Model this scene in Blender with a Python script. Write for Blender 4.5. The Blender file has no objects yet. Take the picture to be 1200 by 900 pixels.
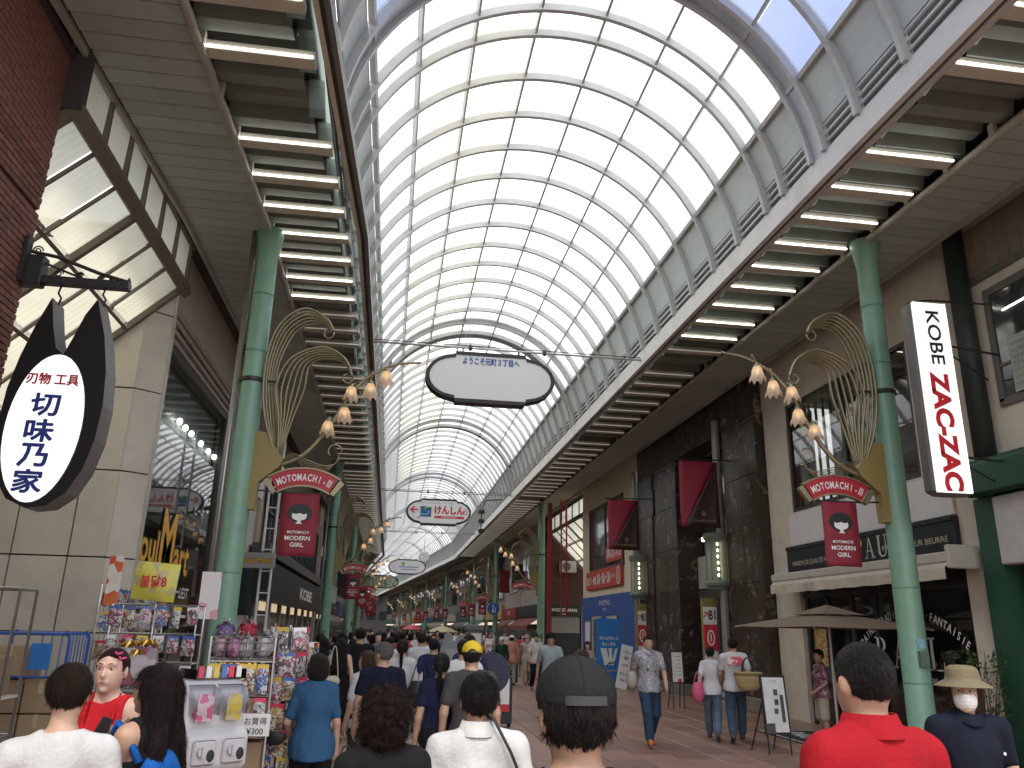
import bpy, math, random
import numpy as np
from mathutils import Matrix, Vector, Euler
random.seed(7)
R = random.Random(11)
SC = bpy.context.scene
COL = SC.collection
rad = math.radians

# ------------------------------------------------------------------ camera
cam_d = bpy.data.cameras.new("camera")
cam_d.sensor_width = 36.0
cam_d.lens = 930.0 / 1200.0 * 36.0
cam_d.clip_start = 0.05
cam_d.clip_end = 3000.0
cam = bpy.data.objects.new("camera", cam_d)
COL.objects.link(cam)
_r = ((0.98883607, -0.06401539, -0.13455575),
      (-0.14744196, -0.28979971, -0.9456622),
      (0.02154272, 0.95494406, -0.29600296))
cam.matrix_world = Matrix.Translation((0, 0, 1.85)) @ Matrix(_r).to_4x4()
SC.camera = cam

# ------------------------------------------------------------------ sky, sun, exposure
SUN_EL, SUN_AZ = rad(58), rad(200)
w = bpy.data.worlds.new("World")
SC.world = w
w.use_nodes = True
nt = w.node_tree
nt.nodes.clear()
sky = nt.nodes.new("ShaderNodeTexSky")
sky.sky_type = 'NISHITA'
sky.sun_disc = False
sky.sun_elevation = SUN_EL
sky.sun_rotation = SUN_AZ
sky.air_density = 1.0
sky.dust_density = 2.5
tcw = nt.nodes.new("ShaderNodeTexCoord")
nzw = nt.nodes.new("ShaderNodeTexNoise")
nzw.inputs["Scale"].default_value = 2.2
nzw.inputs["Detail"].default_value = 4
rpw = nt.nodes.new("ShaderNodeMapRange")
rpw.inputs[1].default_value = 0.3
rpw.inputs[2].default_value = 0.6
rpw.inputs[3].default_value = 0.55
rpw.inputs[4].default_value = 0.95
mxw = nt.nodes.new("ShaderNodeMixRGB")
mxw.inputs[2].default_value = (10.5, 10.7, 11.0, 1)       # bright thin overcast
bgw = nt.nodes.new("ShaderNodeBackground")
bgw.inputs[1].default_value = 0.15
outw = nt.nodes.new("ShaderNodeOutputWorld")
nt.links.new(tcw.outputs["Generated"], nzw.inputs["Vector"])
nt.links.new(nzw.outputs["Fac"], rpw.inputs[0])
nt.links.new(rpw.outputs[0], mxw.inputs[0])
nt.links.new(sky.outputs[0], mxw.inputs[1])
nt.links.new(mxw.outputs[0], bgw.inputs[0])
nt.links.new(bgw.outputs[0], outw.inputs[0])

sun_d = bpy.data.lights.new("sun", 'SUN')
sun_d.energy = 1.5
sun_d.angle = rad(10)
sun_d.color = (1.0, 0.95, 0.88)
sun = bpy.data.objects.new("sun", sun_d)
COL.objects.link(sun)
_dir = Vector((math.sin(SUN_AZ) * math.cos(SUN_EL), math.cos(SUN_AZ) * math.cos(SUN_EL), math.sin(SUN_EL)))
sun.rotation_euler = _dir.to_track_quat('Z', 'Y').to_euler()

SC.view_settings.view_transform = 'Standard'
SC.view_settings.look = 'None'
SC.view_settings.exposure = 0.70
SC.view_settings.gamma = 1.0
SC.cycles.use_denoising = True
SC.cycles.max_bounces = 8
SC.cycles.diffuse_bounces = 5
SC.cycles.glossy_bounces = 3
SC.cycles.transmission_bounces = 4
SC.cycles.transparent_max_bounces = 12
SC.cycles.sample_clamp_indirect = 6.0
SC.cycles.caustics_reflective = False
SC.cycles.caustics_refractive = False

# ------------------------------------------------------------------ materials
_M = {}
def mat(key, col, rough=0.6, var=0.12, scale=3.0, bump=0.0, metal=0.0, bscale=None, dirt=0.0, stretch=None, spec=None, coat=0.0):
    if key in _M: return _M[key]
    m = bpy.data.materials.new(key); m.use_nodes = True
    n = m.node_tree; b = n.nodes["Principled BSDF"]
    b.inputs["Roughness"].default_value = rough
    b.inputs["Metallic"].default_value = metal
    if spec is not None: b.inputs["Specular IOR Level"].default_value = spec
    if coat: b.inputs["Coat Weight"].default_value = coat
    tc = n.nodes.new("ShaderNodeTexCoord")
    src = tc.outputs["Object"]
    if stretch:
        mp = n.nodes.new("ShaderNodeMapping"); mp.inputs["Scale"].default_value = stretch
        n.links.new(src, mp.inputs["Vector"]); src = mp.outputs[0]
    nz = n.nodes.new("ShaderNodeTexNoise"); nz.inputs["Scale"].default_value = scale
    nz.inputs["Detail"].default_value = 5; nz.inputs["Roughness"].default_value = 0.65
    n.links.new(src, nz.inputs["Vector"])
    oi = n.nodes.new("ShaderNodeObjectInfo")
    rp = n.nodes.new("ShaderNodeValToRGB")
    a = [max(0, c * (1 - var)) for c in col]; c2 = [min(1, c * (1 + var)) for c in col]
    rp.color_ramp.elements[0].position = 0.3; rp.color_ramp.elements[1].position = 0.7
    rp.color_ramp.elements[0].color = (*a, 1); rp.color_ramp.elements[1].color = (*c2, 1)
    n.links.new(nz.outputs["Fac"], rp.inputs[0])
    last = rp.outputs[0]
    if dirt:
        n2 = n.nodes.new("ShaderNodeTexNoise"); n2.inputs["Scale"].default_value = 1.3
        n2.inputs["Detail"].default_value = 8; n2.inputs["Roughness"].default_value = 0.75
        n.links.new(tc.outputs["Object"], n2.inputs["Vector"])
        r2 = n.nodes.new("ShaderNodeMapRange"); r2.inputs[1].default_value = 0.5; r2.inputs[2].default_value = 0.75
        r2.inputs[4].default_value = dirt
        n.links.new(n2.outputs["Fac"], r2.inputs[0])
        mx = n.nodes.new("ShaderNodeMixRGB"); mx.inputs[2].default_value = (0.09, 0.075, 0.06, 1)
        n.links.new(r2.outputs[0], mx.inputs[0]); n.links.new(last, mx.inputs[1]); last = mx.outputs[0]
    n.links.new(last, b.inputs["Base Color"])
    if bump:
        nb = n.nodes.new("ShaderNodeTexNoise"); nb.inputs["Scale"].default_value = bscale or scale * 6
        nb.inputs["Detail"].default_value = 4
        n.links.new(src, nb.inputs["Vector"])
        bp = n.nodes.new("ShaderNodeBump"); bp.inputs["Strength"].default_value = bump; bp.inputs["Distance"].default_value = 0.02
        n.links.new(nb.outputs["Fac"], bp.inputs["Height"]); n.links.new(bp.outputs[0], b.inputs["Normal"])
    _M[key] = m
    return m

def pmat(key, col, jitter=0.15, **kw):
    """material whose tone differs from piece to piece (bricks, tiles, panels)"""
    if key in _M: return _M[key]
    m = mat(key, col, **kw); n = m.node_tree; b = n.nodes["Principled BSDF"]
    lk = b.inputs["Base Color"].links[0].from_socket
    oi = n.nodes.new("ShaderNodeObjectInfo"); mr = n.nodes.new("ShaderNodeMapRange")
    mr.inputs[3].default_value = 1 - jitter; mr.inputs[4].default_value = 1 + jitter
    n.links.new(oi.outputs["Random"], mr.inputs[0])
    mx = n.nodes.new("ShaderNodeMixRGB"); mx.blend_type = 'MULTIPLY'; mx.inputs[0].default_value = 1
    n.links.new(lk, mx.inputs[1]); n.links.new(mr.outputs[0], mx.inputs[2]); n.links.new(mx.outputs[0], b.inputs["Base Color"])
    return m

def emat(key, col, s, base=(0.8, 0.8, 0.8), grad=0.0):
    if key in _M: return _M[key]
    m = bpy.data.materials.new(key); m.use_nodes = True
    b = m.node_tree.nodes["Principled BSDF"]
    b.inputs["Base Color"].default_value = (*base, 1); b.inputs["Roughness"].default_value = 0.35
    b.inputs["Emission Color"].default_value = (*col, 1); b.inputs["Emission Strength"].default_value = s
    _M[key] = m
    return m

def glass(key, tint=(0.8, 0.85, 0.85), rough=0.02, ior=1.5):
    if key in _M: return _M[key]
    m = bpy.data.materials.new(key); m.use_nodes = True; n = m.node_tree; n.nodes.clear()
    o = n.nodes.new("ShaderNodeOutputMaterial"); t = n.nodes.new("ShaderNodeBsdfTransparent")
    t.inputs[0].default_value = (*tint, 1)
    g = n.nodes.new("ShaderNodeBsdfGlossy"); g.inputs["Roughness"].default_value = rough
    f = n.nodes.new("ShaderNodeFresnel"); f.inputs[0].default_value = ior
    x = n.nodes.new("ShaderNodeMixShader")
    n.links.new(f.outputs[0], x.inputs[0]); n.links.new(t.outputs[0], x.inputs[1]); n.links.new(g.outputs[0], x.inputs[2])
    n.links.new(x.outputs[0], o.inputs[0])
    _M[key] = m
    return m

def milky(key, col, clear=0.2, tl=0.6, clearcol=(0.9, 0.95, 1.0), wavy=0.0):
    """translucent roofing sheet: part clear, part diffusing"""
    if key in _M: return _M[key]
    m = bpy.data.materials.new(key); m.use_nodes = True; n = m.node_tree; n.nodes.clear()
    o = n.nodes.new("ShaderNodeOutputMaterial"); t = n.nodes.new("ShaderNodeBsdfTransparent")
    t.inputs[0].default_value = (*clearcol, 1)
    tr = n.nodes.new("ShaderNodeBsdfTranslucent"); df = n.nodes.new("ShaderNodeBsdfDiffuse")
    tc = n.nodes.new("ShaderNodeTexCoord"); nz = n.nodes.new("ShaderNodeTexNoise")
    nz.inputs["Scale"].default_value = 1.1; nz.inputs["Detail"].default_value = 6
    n.links.new(tc.outputs["Object"], nz.inputs["Vector"])
    rp = n.nodes.new("ShaderNodeValToRGB")
    rp.color_ramp.elements[0].color = (*[c * 0.88 for c in col], 1); rp.color_ramp.elements[1].color = (*col, 1)
    rp.color_ramp.elements[0].position = 0.35; rp.color_ramp.elements[1].position = 0.6
    n.links.new(nz.outputs["Fac"], rp.inputs[0])
    n.links.new(rp.outputs[0], tr.inputs[0]); df.inputs[0].default_value = (*[c * 0.8 for c in col], 1)
    a = n.nodes.new("ShaderNodeMixShader"); a.inputs[0].default_value = 1 - tl
    n.links.new(tr.outputs[0], a.inputs[1]); n.links.new(df.outputs[0], a.inputs[2])
    x = n.nodes.new("ShaderNodeMixShader"); x.inputs[0].default_value = 1 - clear
    n.links.new(t.outputs[0], x.inputs[1]); n.links.new(a.outputs[0], x.inputs[2])
    n.links.new(x.outputs[0], o.inputs[0])
    _M[key] = m
    return m

def graphic(key, cols, scale=6.0, rough=0.4, kind='voronoi'):
    """printed packaging / poster / patterned cloth: irregular flat print in several colours"""
    if key in _M: return _M[key]
    m = bpy.data.materials.new(key); m.use_nodes = True; n = m.node_tree; b = n.nodes["Principled BSDF"]
    b.inputs["Roughness"].default_value = rough
    tc = n.nodes.new("ShaderNodeTexCoord"); oi = n.nodes.new("ShaderNodeObjectInfo")
    ad = n.nodes.new("ShaderNodeVectorMath"); ad.operation = 'ADD'
    ml = n.nodes.new("ShaderNodeVectorMath"); ml.operation = 'SCALE'; ml.inputs[3].default_value = 0.0
    n.links.new(tc.outputs["Object"], ad.inputs[0]); n.links.new(oi.outputs["Location"], ad.inputs[1])
    if kind == 'pack':
        v = n.nodes.new("ShaderNodeTexVoronoi"); v.distance = 'CHEBYCHEV'; v.inputs["Scale"].default_value = scale
        n.links.new(ad.outputs[0], v.inputs["Vector"]); sp = n.nodes.new("ShaderNodeSeparateColor")
        n.links.new(v.outputs["Color"], sp.inputs[0]); f = sp.outputs[0]
    elif kind == 'voronoi':
        v = n.nodes.new("ShaderNodeTexVoronoi"); v.inputs["Scale"].default_value = scale
        n.links.new(ad.outputs[0], v.inputs["Vector"]); sp = n.nodes.new("ShaderNodeSeparateColor")
        n.links.new(v.outputs["Color"], sp.inputs[0]); f = sp.outputs[0]
    else:
        v = n.nodes.new("ShaderNodeTexNoise"); v.inputs["Scale"].default_value = scale; v.inputs["Detail"].default_value = 3
        v.inputs["Distortion"].default_value = 1.5
        n.links.new(ad.outputs[0], v.inputs["Vector"]); f = v.outputs["Fac"]
    rp = n.nodes.new("ShaderNodeValToRGB"); rp.color_ramp.interpolation = 'CONSTANT'
    e = rp.color_ramp.elements
    lo, hi = (0.0, 1.0) if kind != 'noise' else (0.32, 0.68)
    for i, c in enumerate(cols):
        p = lo + (hi - lo) * i / len(cols)
        if i < 2: e[i].position = p; e[i].color = (*c, 1)
        else: q = e.new(p); q.color = (*c, 1)
    n.links.new(f, rp.inputs[0]); last = rp.outputs[0]
    if kind == 'pack':
        v2 = n.nodes.new("ShaderNodeTexVoronoi"); v2.distance = 'CHEBYCHEV'; v2.inputs["Scale"].default_value = scale * 4.5
        n.links.new(ad.outputs[0], v2.inputs["Vector"]); s2 = n.nodes.new("ShaderNodeSeparateColor"); n.links.new(v2.outputs["Color"], s2.inputs[0])
        gt = n.nodes.new("ShaderNodeMath"); gt.operation = 'GREATER_THAN'; gt.inputs[1].default_value = 0.66; n.links.new(s2.outputs[1], gt.inputs[0])
        r2 = n.nodes.new("ShaderNodeValToRGB"); r2.color_ramp.interpolation = 'CONSTANT'; r2.color_ramp.elements[0].color = (0.6, 0.58, 0.56, 1); r2.color_ramp.elements[1].color = (0.06, 0.04, 0.05, 1); r2.color_ramp.elements[1].position = .55
        n.links.new(s2.outputs[0], r2.inputs[0]); mx = n.nodes.new("ShaderNodeMixRGB"); n.links.new(gt.outputs[0], mx.inputs[0]); n.links.new(last, mx.inputs[1]); n.links.new(r2.outputs[0], mx.inputs[2]); last = mx.outputs[0]
    n.links.new(last, b.inputs["Base Color"])
    _M[key] = m
    return m

# ------------------------------------------------------------------ geometry helper
class G:
    def __init__(s): s.v = []; s.f = []
    def add(s, vs, fs):
        o = len(s.v); s.v.extend([tuple(p) for p in vs]); s.f.extend([tuple(i + o for i in f) for f in fs]); return s
    def box(s, x0, x1, y0, y1, z0, z1):
        vs = [(x0, y0, z0), (x1, y0, z0), (x1, y1, z0), (x0, y1, z0), (x0, y0, z1), (x1, y0, z1), (x1, y1, z1), (x0, y1, z1)]
        return s.add(vs, [(3, 2, 1, 0), (4, 5, 6, 7), (0, 1, 5, 4), (1, 2, 6, 5), (2, 3, 7, 6), (3, 0, 4, 7)])
    def bbox(s, x0, x1, y0, y1, z0, z1, b=0.01):
        """box with chamfered edges"""
        vs = []; 
        for z, d in ((z0, b), (z0 + b, 0), (z1 - b, 0), (z1, b)):
            e = d
            for (px, py, sx, sy) in ((x0, y0, 1, 1), (x1, y0, -1, 1), (x1, y1, -1, -1), (x0, y1, 1, -1)):
                c = b + e
                if sx * sy > 0: vs += [(px + sx * e, py + sy * c, z), (px + sx * c, py + sy * e, z)]
                else: vs += [(px + sx * c, py + sy * e, z), (px + sx * e, py + sy * c, z)]
        fs = [tuple(reversed(range(8))), tuple(range(24, 32))]
        for k in range(3):
            for i in range(8):
                j = (i + 1) % 8; fs.append((k * 8 + i, k * 8 + j, k * 8 + 8 + j, k * 8 + 8 + i))
        return s.add(vs, fs)
    def beam(s, a, b, wd, ht, up=(0, 0, 1)):
        a, b = Vector(a), Vector(b); d = (b - a).normalized(); u = Vector(up)
        sd = d.cross(u)
        if sd.length < 1e-4: sd = d.cross(Vector((1, 0, 0)))
        sd.normalize(); u = sd.cross(d)
        vs = []
        for p in (a, b):
            for (i, j) in ((-1, -1), (1, -1), (1, 1), (-1, 1)): vs.append(p + sd * (i * wd / 2) + u * (j * ht / 2))
        return s.add(vs, [(0, 1, 2, 3), (7, 6, 5, 4), (0, 4, 5, 1), (1, 5, 6, 2), (2, 6, 7, 3), (3, 7, 4, 0)])
    def tube(s, pts, r, n=8, flat=1.0, cap=True):
        pts = [Vector(p) for p in pts]; N = len(pts)
        rs = r if isinstance(r, (list, tuple)) else [r] * N
        vs = []; pu = None
        for i, p in enumerate(pts):
            d = (pts[min(i + 1, N - 1)] - pts[max(i - 1, 0)]).normalized()
            u = Vector((0, 1, 0)) if abs(d.y) < 0.9 else Vector((0, 0, 1))
            if pu is not None: u = pu
            sd = d.cross(u)
            if sd.length < 1e-3: sd = d.cross(Vector((1, 0.3, 0)))
            sd.normalize(); u = sd.cross(d).normalized(); pu = u
            for k in range(n):
                a = 2 * math.pi * k / n
                vs.append(p + sd * (rs[i] * math.cos(a) * flat) + u * (rs[i] * math.sin(a)))
        fs = []
        for i in range(N - 1):
            for k in range(n):
                k2 = (k + 1) % n; fs.append((i * n + k, i * n + k2, i * n + n + k2, i * n + n + k))
        if cap: fs += [tuple(reversed(range(n))), tuple((N - 1) * n + k for k in range(n))]
        return s.add(vs, fs)
    def lathe(s, prof, n=16, c=(0, 0, 0), wob=None):
        vs = []
        for (r, z) in prof:
            for k in range(n):
                a = 2 * math.pi * k / n; q = r * (wob(a, z) if wob else 1)
                vs.append((c[0] + q * math.cos(a), c[1] + q * math.sin(a), c[2] + z))
        fs = []
        for i in range(len(prof) - 1):
            for k in range(n):
                k2 = (k + 1) % n; fs.append((i * n + k, i * n + k2, i * n + n + k2, i * n + n + k))
        return s.add(vs, fs)
    def prism(s, poly, y0, y1):
        """polygon in x-z, extruded along y"""
        n = len(poly)
        vs = [(p[0], y0, p[1]) for p in poly] + [(p[0], y1, p[1]) for p in poly]
        fs = [tuple(range(n)), tuple(reversed(range(n, 2 * n)))] + [(i, i + n, (i + 1) % n + n, (i + 1) % n) for i in range(n)]
        return s.add(vs, fs)
    def quad(s, a, b, c, d): return s.add([a, b, c, d], [(0, 1, 2, 3)])
    def ell(s, c, r, n=10, m=7):
        prof = []
        vs = []; fs = []
        for i in range(m + 1):
            t = math.pi * i / m
            for k in range(n):
                a = 2 * math.pi * k / n
                vs.append((c[0] + r[0] * math.sin(t) * math.cos(a), c[1] + r[1] * math.sin(t) * math.sin(a), c[2] + r[2] * math.cos(t)))
        for i in range(m):
            for k in range(n):
                k2 = (k + 1) % n; fs.append((i * n + k, i * n + n + k, i * n + n + k2, i * n + k2))
        return s.add(vs, fs)
    def mesh(s, name):
        m = bpy.data.meshes.new(name); m.from_pydata(s.v, [], s.f); m.update(); return m
    def make(s, name, material, parent=None, loc=(0, 0, 0), smooth=False, rot=None):
        m = s.mesh(name); return place(name, m, material, parent, loc, smooth, rot)

def place(name, m, material, parent=None, loc=(0, 0, 0), smooth=False, rot=None):
    if material is not None and not m.materials: m.materials.append(material)
    if smooth: m.shade_smooth()
    o = bpy.data.objects.new(name, m); COL.objects.link(o)
    o.location = loc
    if rot: o.rotation_euler = rot
    if parent: o.parent = parent
    return o

def again(o, loc=None, material=None, rot=None, parent=None, scale=None, name=None):
    c = o.copy(); COL.objects.link(c)
    if loc is not None: c.location = loc
    if rot is not None: c.rotation_euler = rot
    if scale is not None: c.scale = scale
    if parent is not None: c.parent = parent
    if material is not None:
        c.material_slots[0].link = 'OBJECT'; c.material_slots[0].material = material
    return c

def tag(o, label=None, cat=None, group=None, kind=None):
    if label: o['label'] = label
    if cat: o['category'] = cat
    if group: o['group'] = group
    if kind: o['kind'] = kind
    return o

def thing(name, label, cat, loc=(0, 0, 0), rz=0.0, group=None):
    o = bpy.data.objects.new(name, None); o.empty_display_size = 0.2; COL.objects.link(o)
    o.location = loc; o.rotation_euler = (0, 0, rz)
    return tag(o, label, cat, group)

def copy_tree(o, loc=None, rz=None, label=None, parent=None, group=None):
    c = o.copy(); COL.objects.link(c)
    if parent: c.parent = parent
    if loc is not None: c.location = loc
    if rz is not None: c.rotation_euler = (0, 0, rz)
    if label: c['label'] = label
    if group: c['group'] = group
    for ch in o.children: copy_tree(ch, parent=c)
    return c

# ------------------------------------------------------------------ lettering
_T = {}
def _chars(s, bold=0.0):
    k = (s, bold)
    if k in _T: return _T[k]
    c = bpy.data.curves.new('lettering', 'FONT'); c.body = s; c.size = 1.0; c.offset = bold; c.resolution_u = 3
    o = bpy.data.objects.new('lettering', c); COL.objects.link(o)
    dg = bpy.context.evaluated_depsgraph_get()
    m = bpy.data.meshes.new_from_object(o.evaluated_get(dg))
    v = np.array([x.co[:] for x in m.vertices]) if len(m.vertices) else np.zeros((0, 3))
    f = [tuple(p.vertices) for p in m.polygons]
    bpy.data.objects.remove(o); bpy.data.curves.remove(c); bpy.data.meshes.remove(m)
    _T[k] = (v, f)
    return _T[k]

def text(name, s, x, z, h, material, parent=None, y=0.0, bold=0.0, w=None, align='C', slant=0.0, mirror=False, rot=0.0, fat=0.0):
    """flat lettering in the x-z plane facing -y; h = height of the glyphs' box, w = forced width"""
    v, f = _chars(s, bold)
    if len(v) == 0: return None
    v = v.copy(); mn, mx = v[:, :2].min(0), v[:, :2].max(0)
    sc = h / max(1e-6, mx[1] - mn[1]); sx = sc if w is None else w / max(1e-6, mx[0] - mn[0])
    px = (v[:, 0] - mn[0]) * sx; pz = (v[:, 1] - mn[1]) * sc
    W = (mx[0] - mn[0]) * sx
    px -= {'C': W / 2, 'L': 0, 'R': W}[align]; pz -= h / 2
    px = px + slant * pz
    if mirror: px = -px
    cr, sr = math.cos(rot), math.sin(rot)
    X = x + px * cr - pz * sr; Z = z + px * sr + pz * cr
    g = G(); n = len(X)
    for k, (ox, oz) in enumerate(((0, 0),) if not fat else ((0, 0), (1, 0), (-1, 0), (0, 1), (0, -1), (.7, .7), (-.7, -.7), (.7, -.7), (-.7, .7))):
        g.v += [(a + ox * fat, y - 0.0006 * k, b + oz * fat) for a, b in zip(X, Z)]; g.f += [tuple(i + k * n for i in t) for t in f]
    return g.make(name, material, parent)

def arc_text(name, s, cx, cz, rr, a0, a1, h, material, parent, y=0.0, bold=0.02, wide=0.75):
    g = G(); n = len(s)
    for i, ch in enumerate(s):
        v, f = _chars(ch, bold)
        if len(v) == 0: continue
        mn, mx = v[:, :2].min(0), v[:, :2].max(0)
        sc = h / 0.72
        if ch == '-': zoff = 0.3 * sc
        else: zoff = 0
        a = a0 + (a1 - a0) * (i + 0.5) / n
        px = (v[:, 0] - (mn[0] + mx[0]) / 2) * sc * wide; pz = (v[:, 1]) * sc
        ca, sa = math.cos(a), math.sin(a)
        X = cx + (rr + pz) * ca + px * sa; Z = cz + (rr + pz) * sa - px * ca
        o = len(g.v); g.v.extend([(p, y, q) for p, q in zip(X, Z)]); g.f.extend([tuple(k + o for k in t) for t in f])
    return g.make(name, material, parent)
# ------------------------------------------------------------------ people: smooth bodies grown from distance fields
class Vol:
    def __init__(s, lo, hi, h):
        s.h = h; s.lo = np.array(lo, float)
        n = np.ceil((np.array(hi) - s.lo) / h).astype(int) + 1
        s.x = (s.lo[0] + h * np.arange(n[0])).astype(np.float32); s.y = (s.lo[1] + h * np.arange(n[1])).astype(np.float32)
        s.z = (s.lo[2] + h * np.arange(n[2])).astype(np.float32)
        s.v = np.full(n, 0.25, np.float32)
    def _sub(s, lo, hi, pad):
        r = []
        for ax, a, b in ((s.x, lo[0], hi[0]), (s.y, lo[1], hi[1]), (s.z, lo[2], hi[2])):
            i = int(np.searchsorted(ax, a - pad)); j = int(np.searchsorted(ax, b + pad)); r.append(slice(i, max(j, i)))
        return tuple(r)
    def grid(s, r): return s.x[r[0]][:, None, None], s.y[r[1]][None, :, None], s.z[r[2]][None, None, :]
    def _mix(s, r, d, k, sub=False):
        v = s.v[r]
        if v.size == 0: return
        if sub:
            if k: 
                h = np.maximum(k - np.abs(v + d), 0) / k; s.v[r] = np.maximum(v, -d) + h * h * k * 0.25
            else: s.v[r] = np.maximum(v, -d)
        else:
            if k:
                h = np.maximum(k - np.abs(v - d), 0) / k; s.v[r] = np.minimum(v, d) - h * h * k * 0.25
            else: s.v[r] = np.minimum(v, d)
    def cap(s, a, b, ra, rb=None, k=0.03, sub=False):
        rb = ra if rb is None else rb
        a = np.array(a, float); b = np.array(b, float); rm = max(ra, rb)
        r = s._sub(np.minimum(a, b) - rm, np.maximum(a, b) + rm, k + 3 * s.h)
        X, Y, Z = s.grid(r); d = b - a; L = float(d @ d) + 1e-9
        t = np.clip(((X - a[0]) * d[0] + (Y - a[1]) * d[1] + (Z - a[2]) * d[2]) / L, 0, 1)
        q = np.sqrt((X - a[0] - t * d[0]) ** 2 + (Y - a[1] - t * d[1]) ** 2 + (Z - a[2] - t * d[2]) ** 2) - (ra + (rb - ra) * t)
        s._mix(r, q.astype(np.float32), k, sub)
    def ell(s, c, e, k=0.03, sub=False, yaw=0.0, pitch=0.0):
        m = max(e); c = np.array(c, float)
        r = s._sub(c - m, c + m, k + 3 * s.h)
        X, Y, Z = s.grid(r); X = X - c[0]; Y = Y - c[1]; Z = Z - c[2]
        if yaw: cy, sy = math.cos(yaw), math.sin(yaw); X, Y = X * cy + Y * sy, -X * sy + Y * cy
        if pitch: cp, sp = math.cos(pitch), math.sin(pitch); Y, Z = Y * cp + Z * sp, -Y * sp + Z * cp
        k0 = np.sqrt((X / e[0]) ** 2 + (Y / e[1]) ** 2 + (Z / e[2]) ** 2)
        k1 = np.sqrt((X / e[0] ** 2) ** 2 + (Y / e[1] ** 2) ** 2 + (Z / e[2] ** 2) ** 2) + 1e-6
        s._mix(r, (k0 * (k0 - 1) / k1).astype(np.float32), k, sub)
    def cut(s, fn):
        X, Y, Z = s.grid((slice(None),) * 3); s.v = np.maximum(s.v, fn(X, Y, Z)).astype(np.float32)
    def noise(s, amp, f, seed=0, zf=1.0):
        X, Y, Z = s.grid((slice(None),) * 3); q = seed * 1.7
        d = np.sin(X * f + 2.1 * np.sin(Z * f * 0.7 * zf + q) + q) * np.sin(Y * f * 1.13 + 1.7 * np.sin(X * f * 0.9 + q)) + \
            0.6 * np.sin(Z * f * 1.31 * zf + 1.9 * np.sin(Y * f * 1.4 - q) + X * f * 0.5)
        s.v = (s.v + amp * d).astype(np.float32)
    def mesh(s, name):
        v = np.pad(s.v, 1, constant_values=0.2); h = s.h; lo = s.lo - h
        ins = v < 0
        n = np.array(v.shape) - 1
        cnt = np.zeros(n, np.int8); acc = np.zeros((*n, 3), np.float32); num = np.zeros(n, np.int8)
        C = [(i, j, k) for i in (0, 1) for j in (0, 1) for k in (0, 1)]
        sl = lambda o: tuple(slice(o[a], o[a] + n[a]) for a in range(3))
        for c in C: cnt += ins[sl(c)]
        act = (cnt > 0) & (cnt < 8)
        idx = np.argwhere(act)
        if len(idx) == 0: return None
        P = np.zeros((len(idx), 3)); N = np.zeros(len(idx))
        for ax in range(3):
            for c in C:
                if c[ax]: continue
                d = list(c); d[ax] = 1
                a = v[idx[:, 0] + c[0], idx[:, 1] + c[1], idx[:, 2] + c[2]]; b = v[idx[:, 0] + d[0], idx[:, 1] + d[1], idx[:, 2] + d[2]]
                m = (a < 0) != (b < 0); t = np.where(m, a / np.where(m, a - b, 1), 0)
                for q in range(3):
                    P[:, q] += np.where(m, c[q] + (t if q == ax else 0), 0)
                N += m
        P = P / N[:, None] + idx
        ids = np.full(n, -1, np.int64); ids[act] = np.arange(len(idx))
        F = []
        for ax in range(3):
            o = [np.s_[1:-1]] * 3
            a = v[tuple(slice(1, n[q]) if q != ax else slice(0, n[q]) for q in range(3))]
            b = v[tuple(slice(1, n[q]) if q != ax else slice(1, n[q] + 1) for q in range(3))]
            m = np.argwhere((a < 0) != (b < 0))
            if len(m) == 0: continue
            fl = (a < 0)[m[:, 0], m[:, 1], m[:, 2]]
            base = m.copy()
            for q in range(3):
                if q != ax: base[:, q] += 1
            u, w2 = [(1, 2), (2, 0), (0, 1)][ax]
            def at(du, dw):
                p = base.copy(); p[:, u] -= du; p[:, w2] -= dw
                return ids[p[:, 0], p[:, 1], p[:, 2]]
            q4 = np.stack([at(1, 1), at(0, 1), at(0, 0), at(1, 0)], 1)
            q4[~fl] = q4[~fl][:, ::-1]
            F.append(q4)
        F = np.concatenate(F)
        V = P * h + lo
        me = bpy.data.meshes.new(name)
        me.vertices.add(len(V)); me.vertices.foreach_set('co', V.astype(np.float32).ravel())
        me.loops.add(len(F) * 4); me.loops.foreach_set('vertex_index', F.astype(np.int32).ravel())
        me.polygons.add(len(F)); me.polygons.foreach_set('loop_start', np.arange(0, len(F) * 4, 4, dtype=np.int32))
        me.update(calc_edges=True); me.validate(); me.shade_smooth()
        return me

def skin(tone=0):
    c = [(0.42, 0.25, 0.17), (0.50, 0.31, 0.22), (0.33, 0.19, 0.12), (0.50, 0.31, 0.24)][tone]
    m = mat('skin%d' % tone, c, rough=0.5, var=0.08, scale=18, bump=0.08, bscale=180)
    b = m.node_tree.nodes["Principled BSDF"]; b.inputs["Subsurface Weight"].default_value = 0.08
    b.inputs["Subsurface Radius"].default_value = (0.01, 0.004, 0.002)
    return m
def cloth(name, col, **kw):
    kw.setdefault('spec', 0.12)
    kw.setdefault('rough', 0.85); kw.setdefault('var', 0.1); kw.setdefault('scale', 7); kw.setdefault('bump', 0.25); kw.setdefault('bscale', 60)
    return mat('cloth_' + name, col, **kw)
def hairm(name, col): return mat('hair_' + name, col, rough=0.5, var=0.45, scale=22, bump=0.9, bscale=90, stretch=(3.0, 3.0, 0.35), spec=0.18)

def mirror(p): return (-p[0], p[1], p[2])

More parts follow.
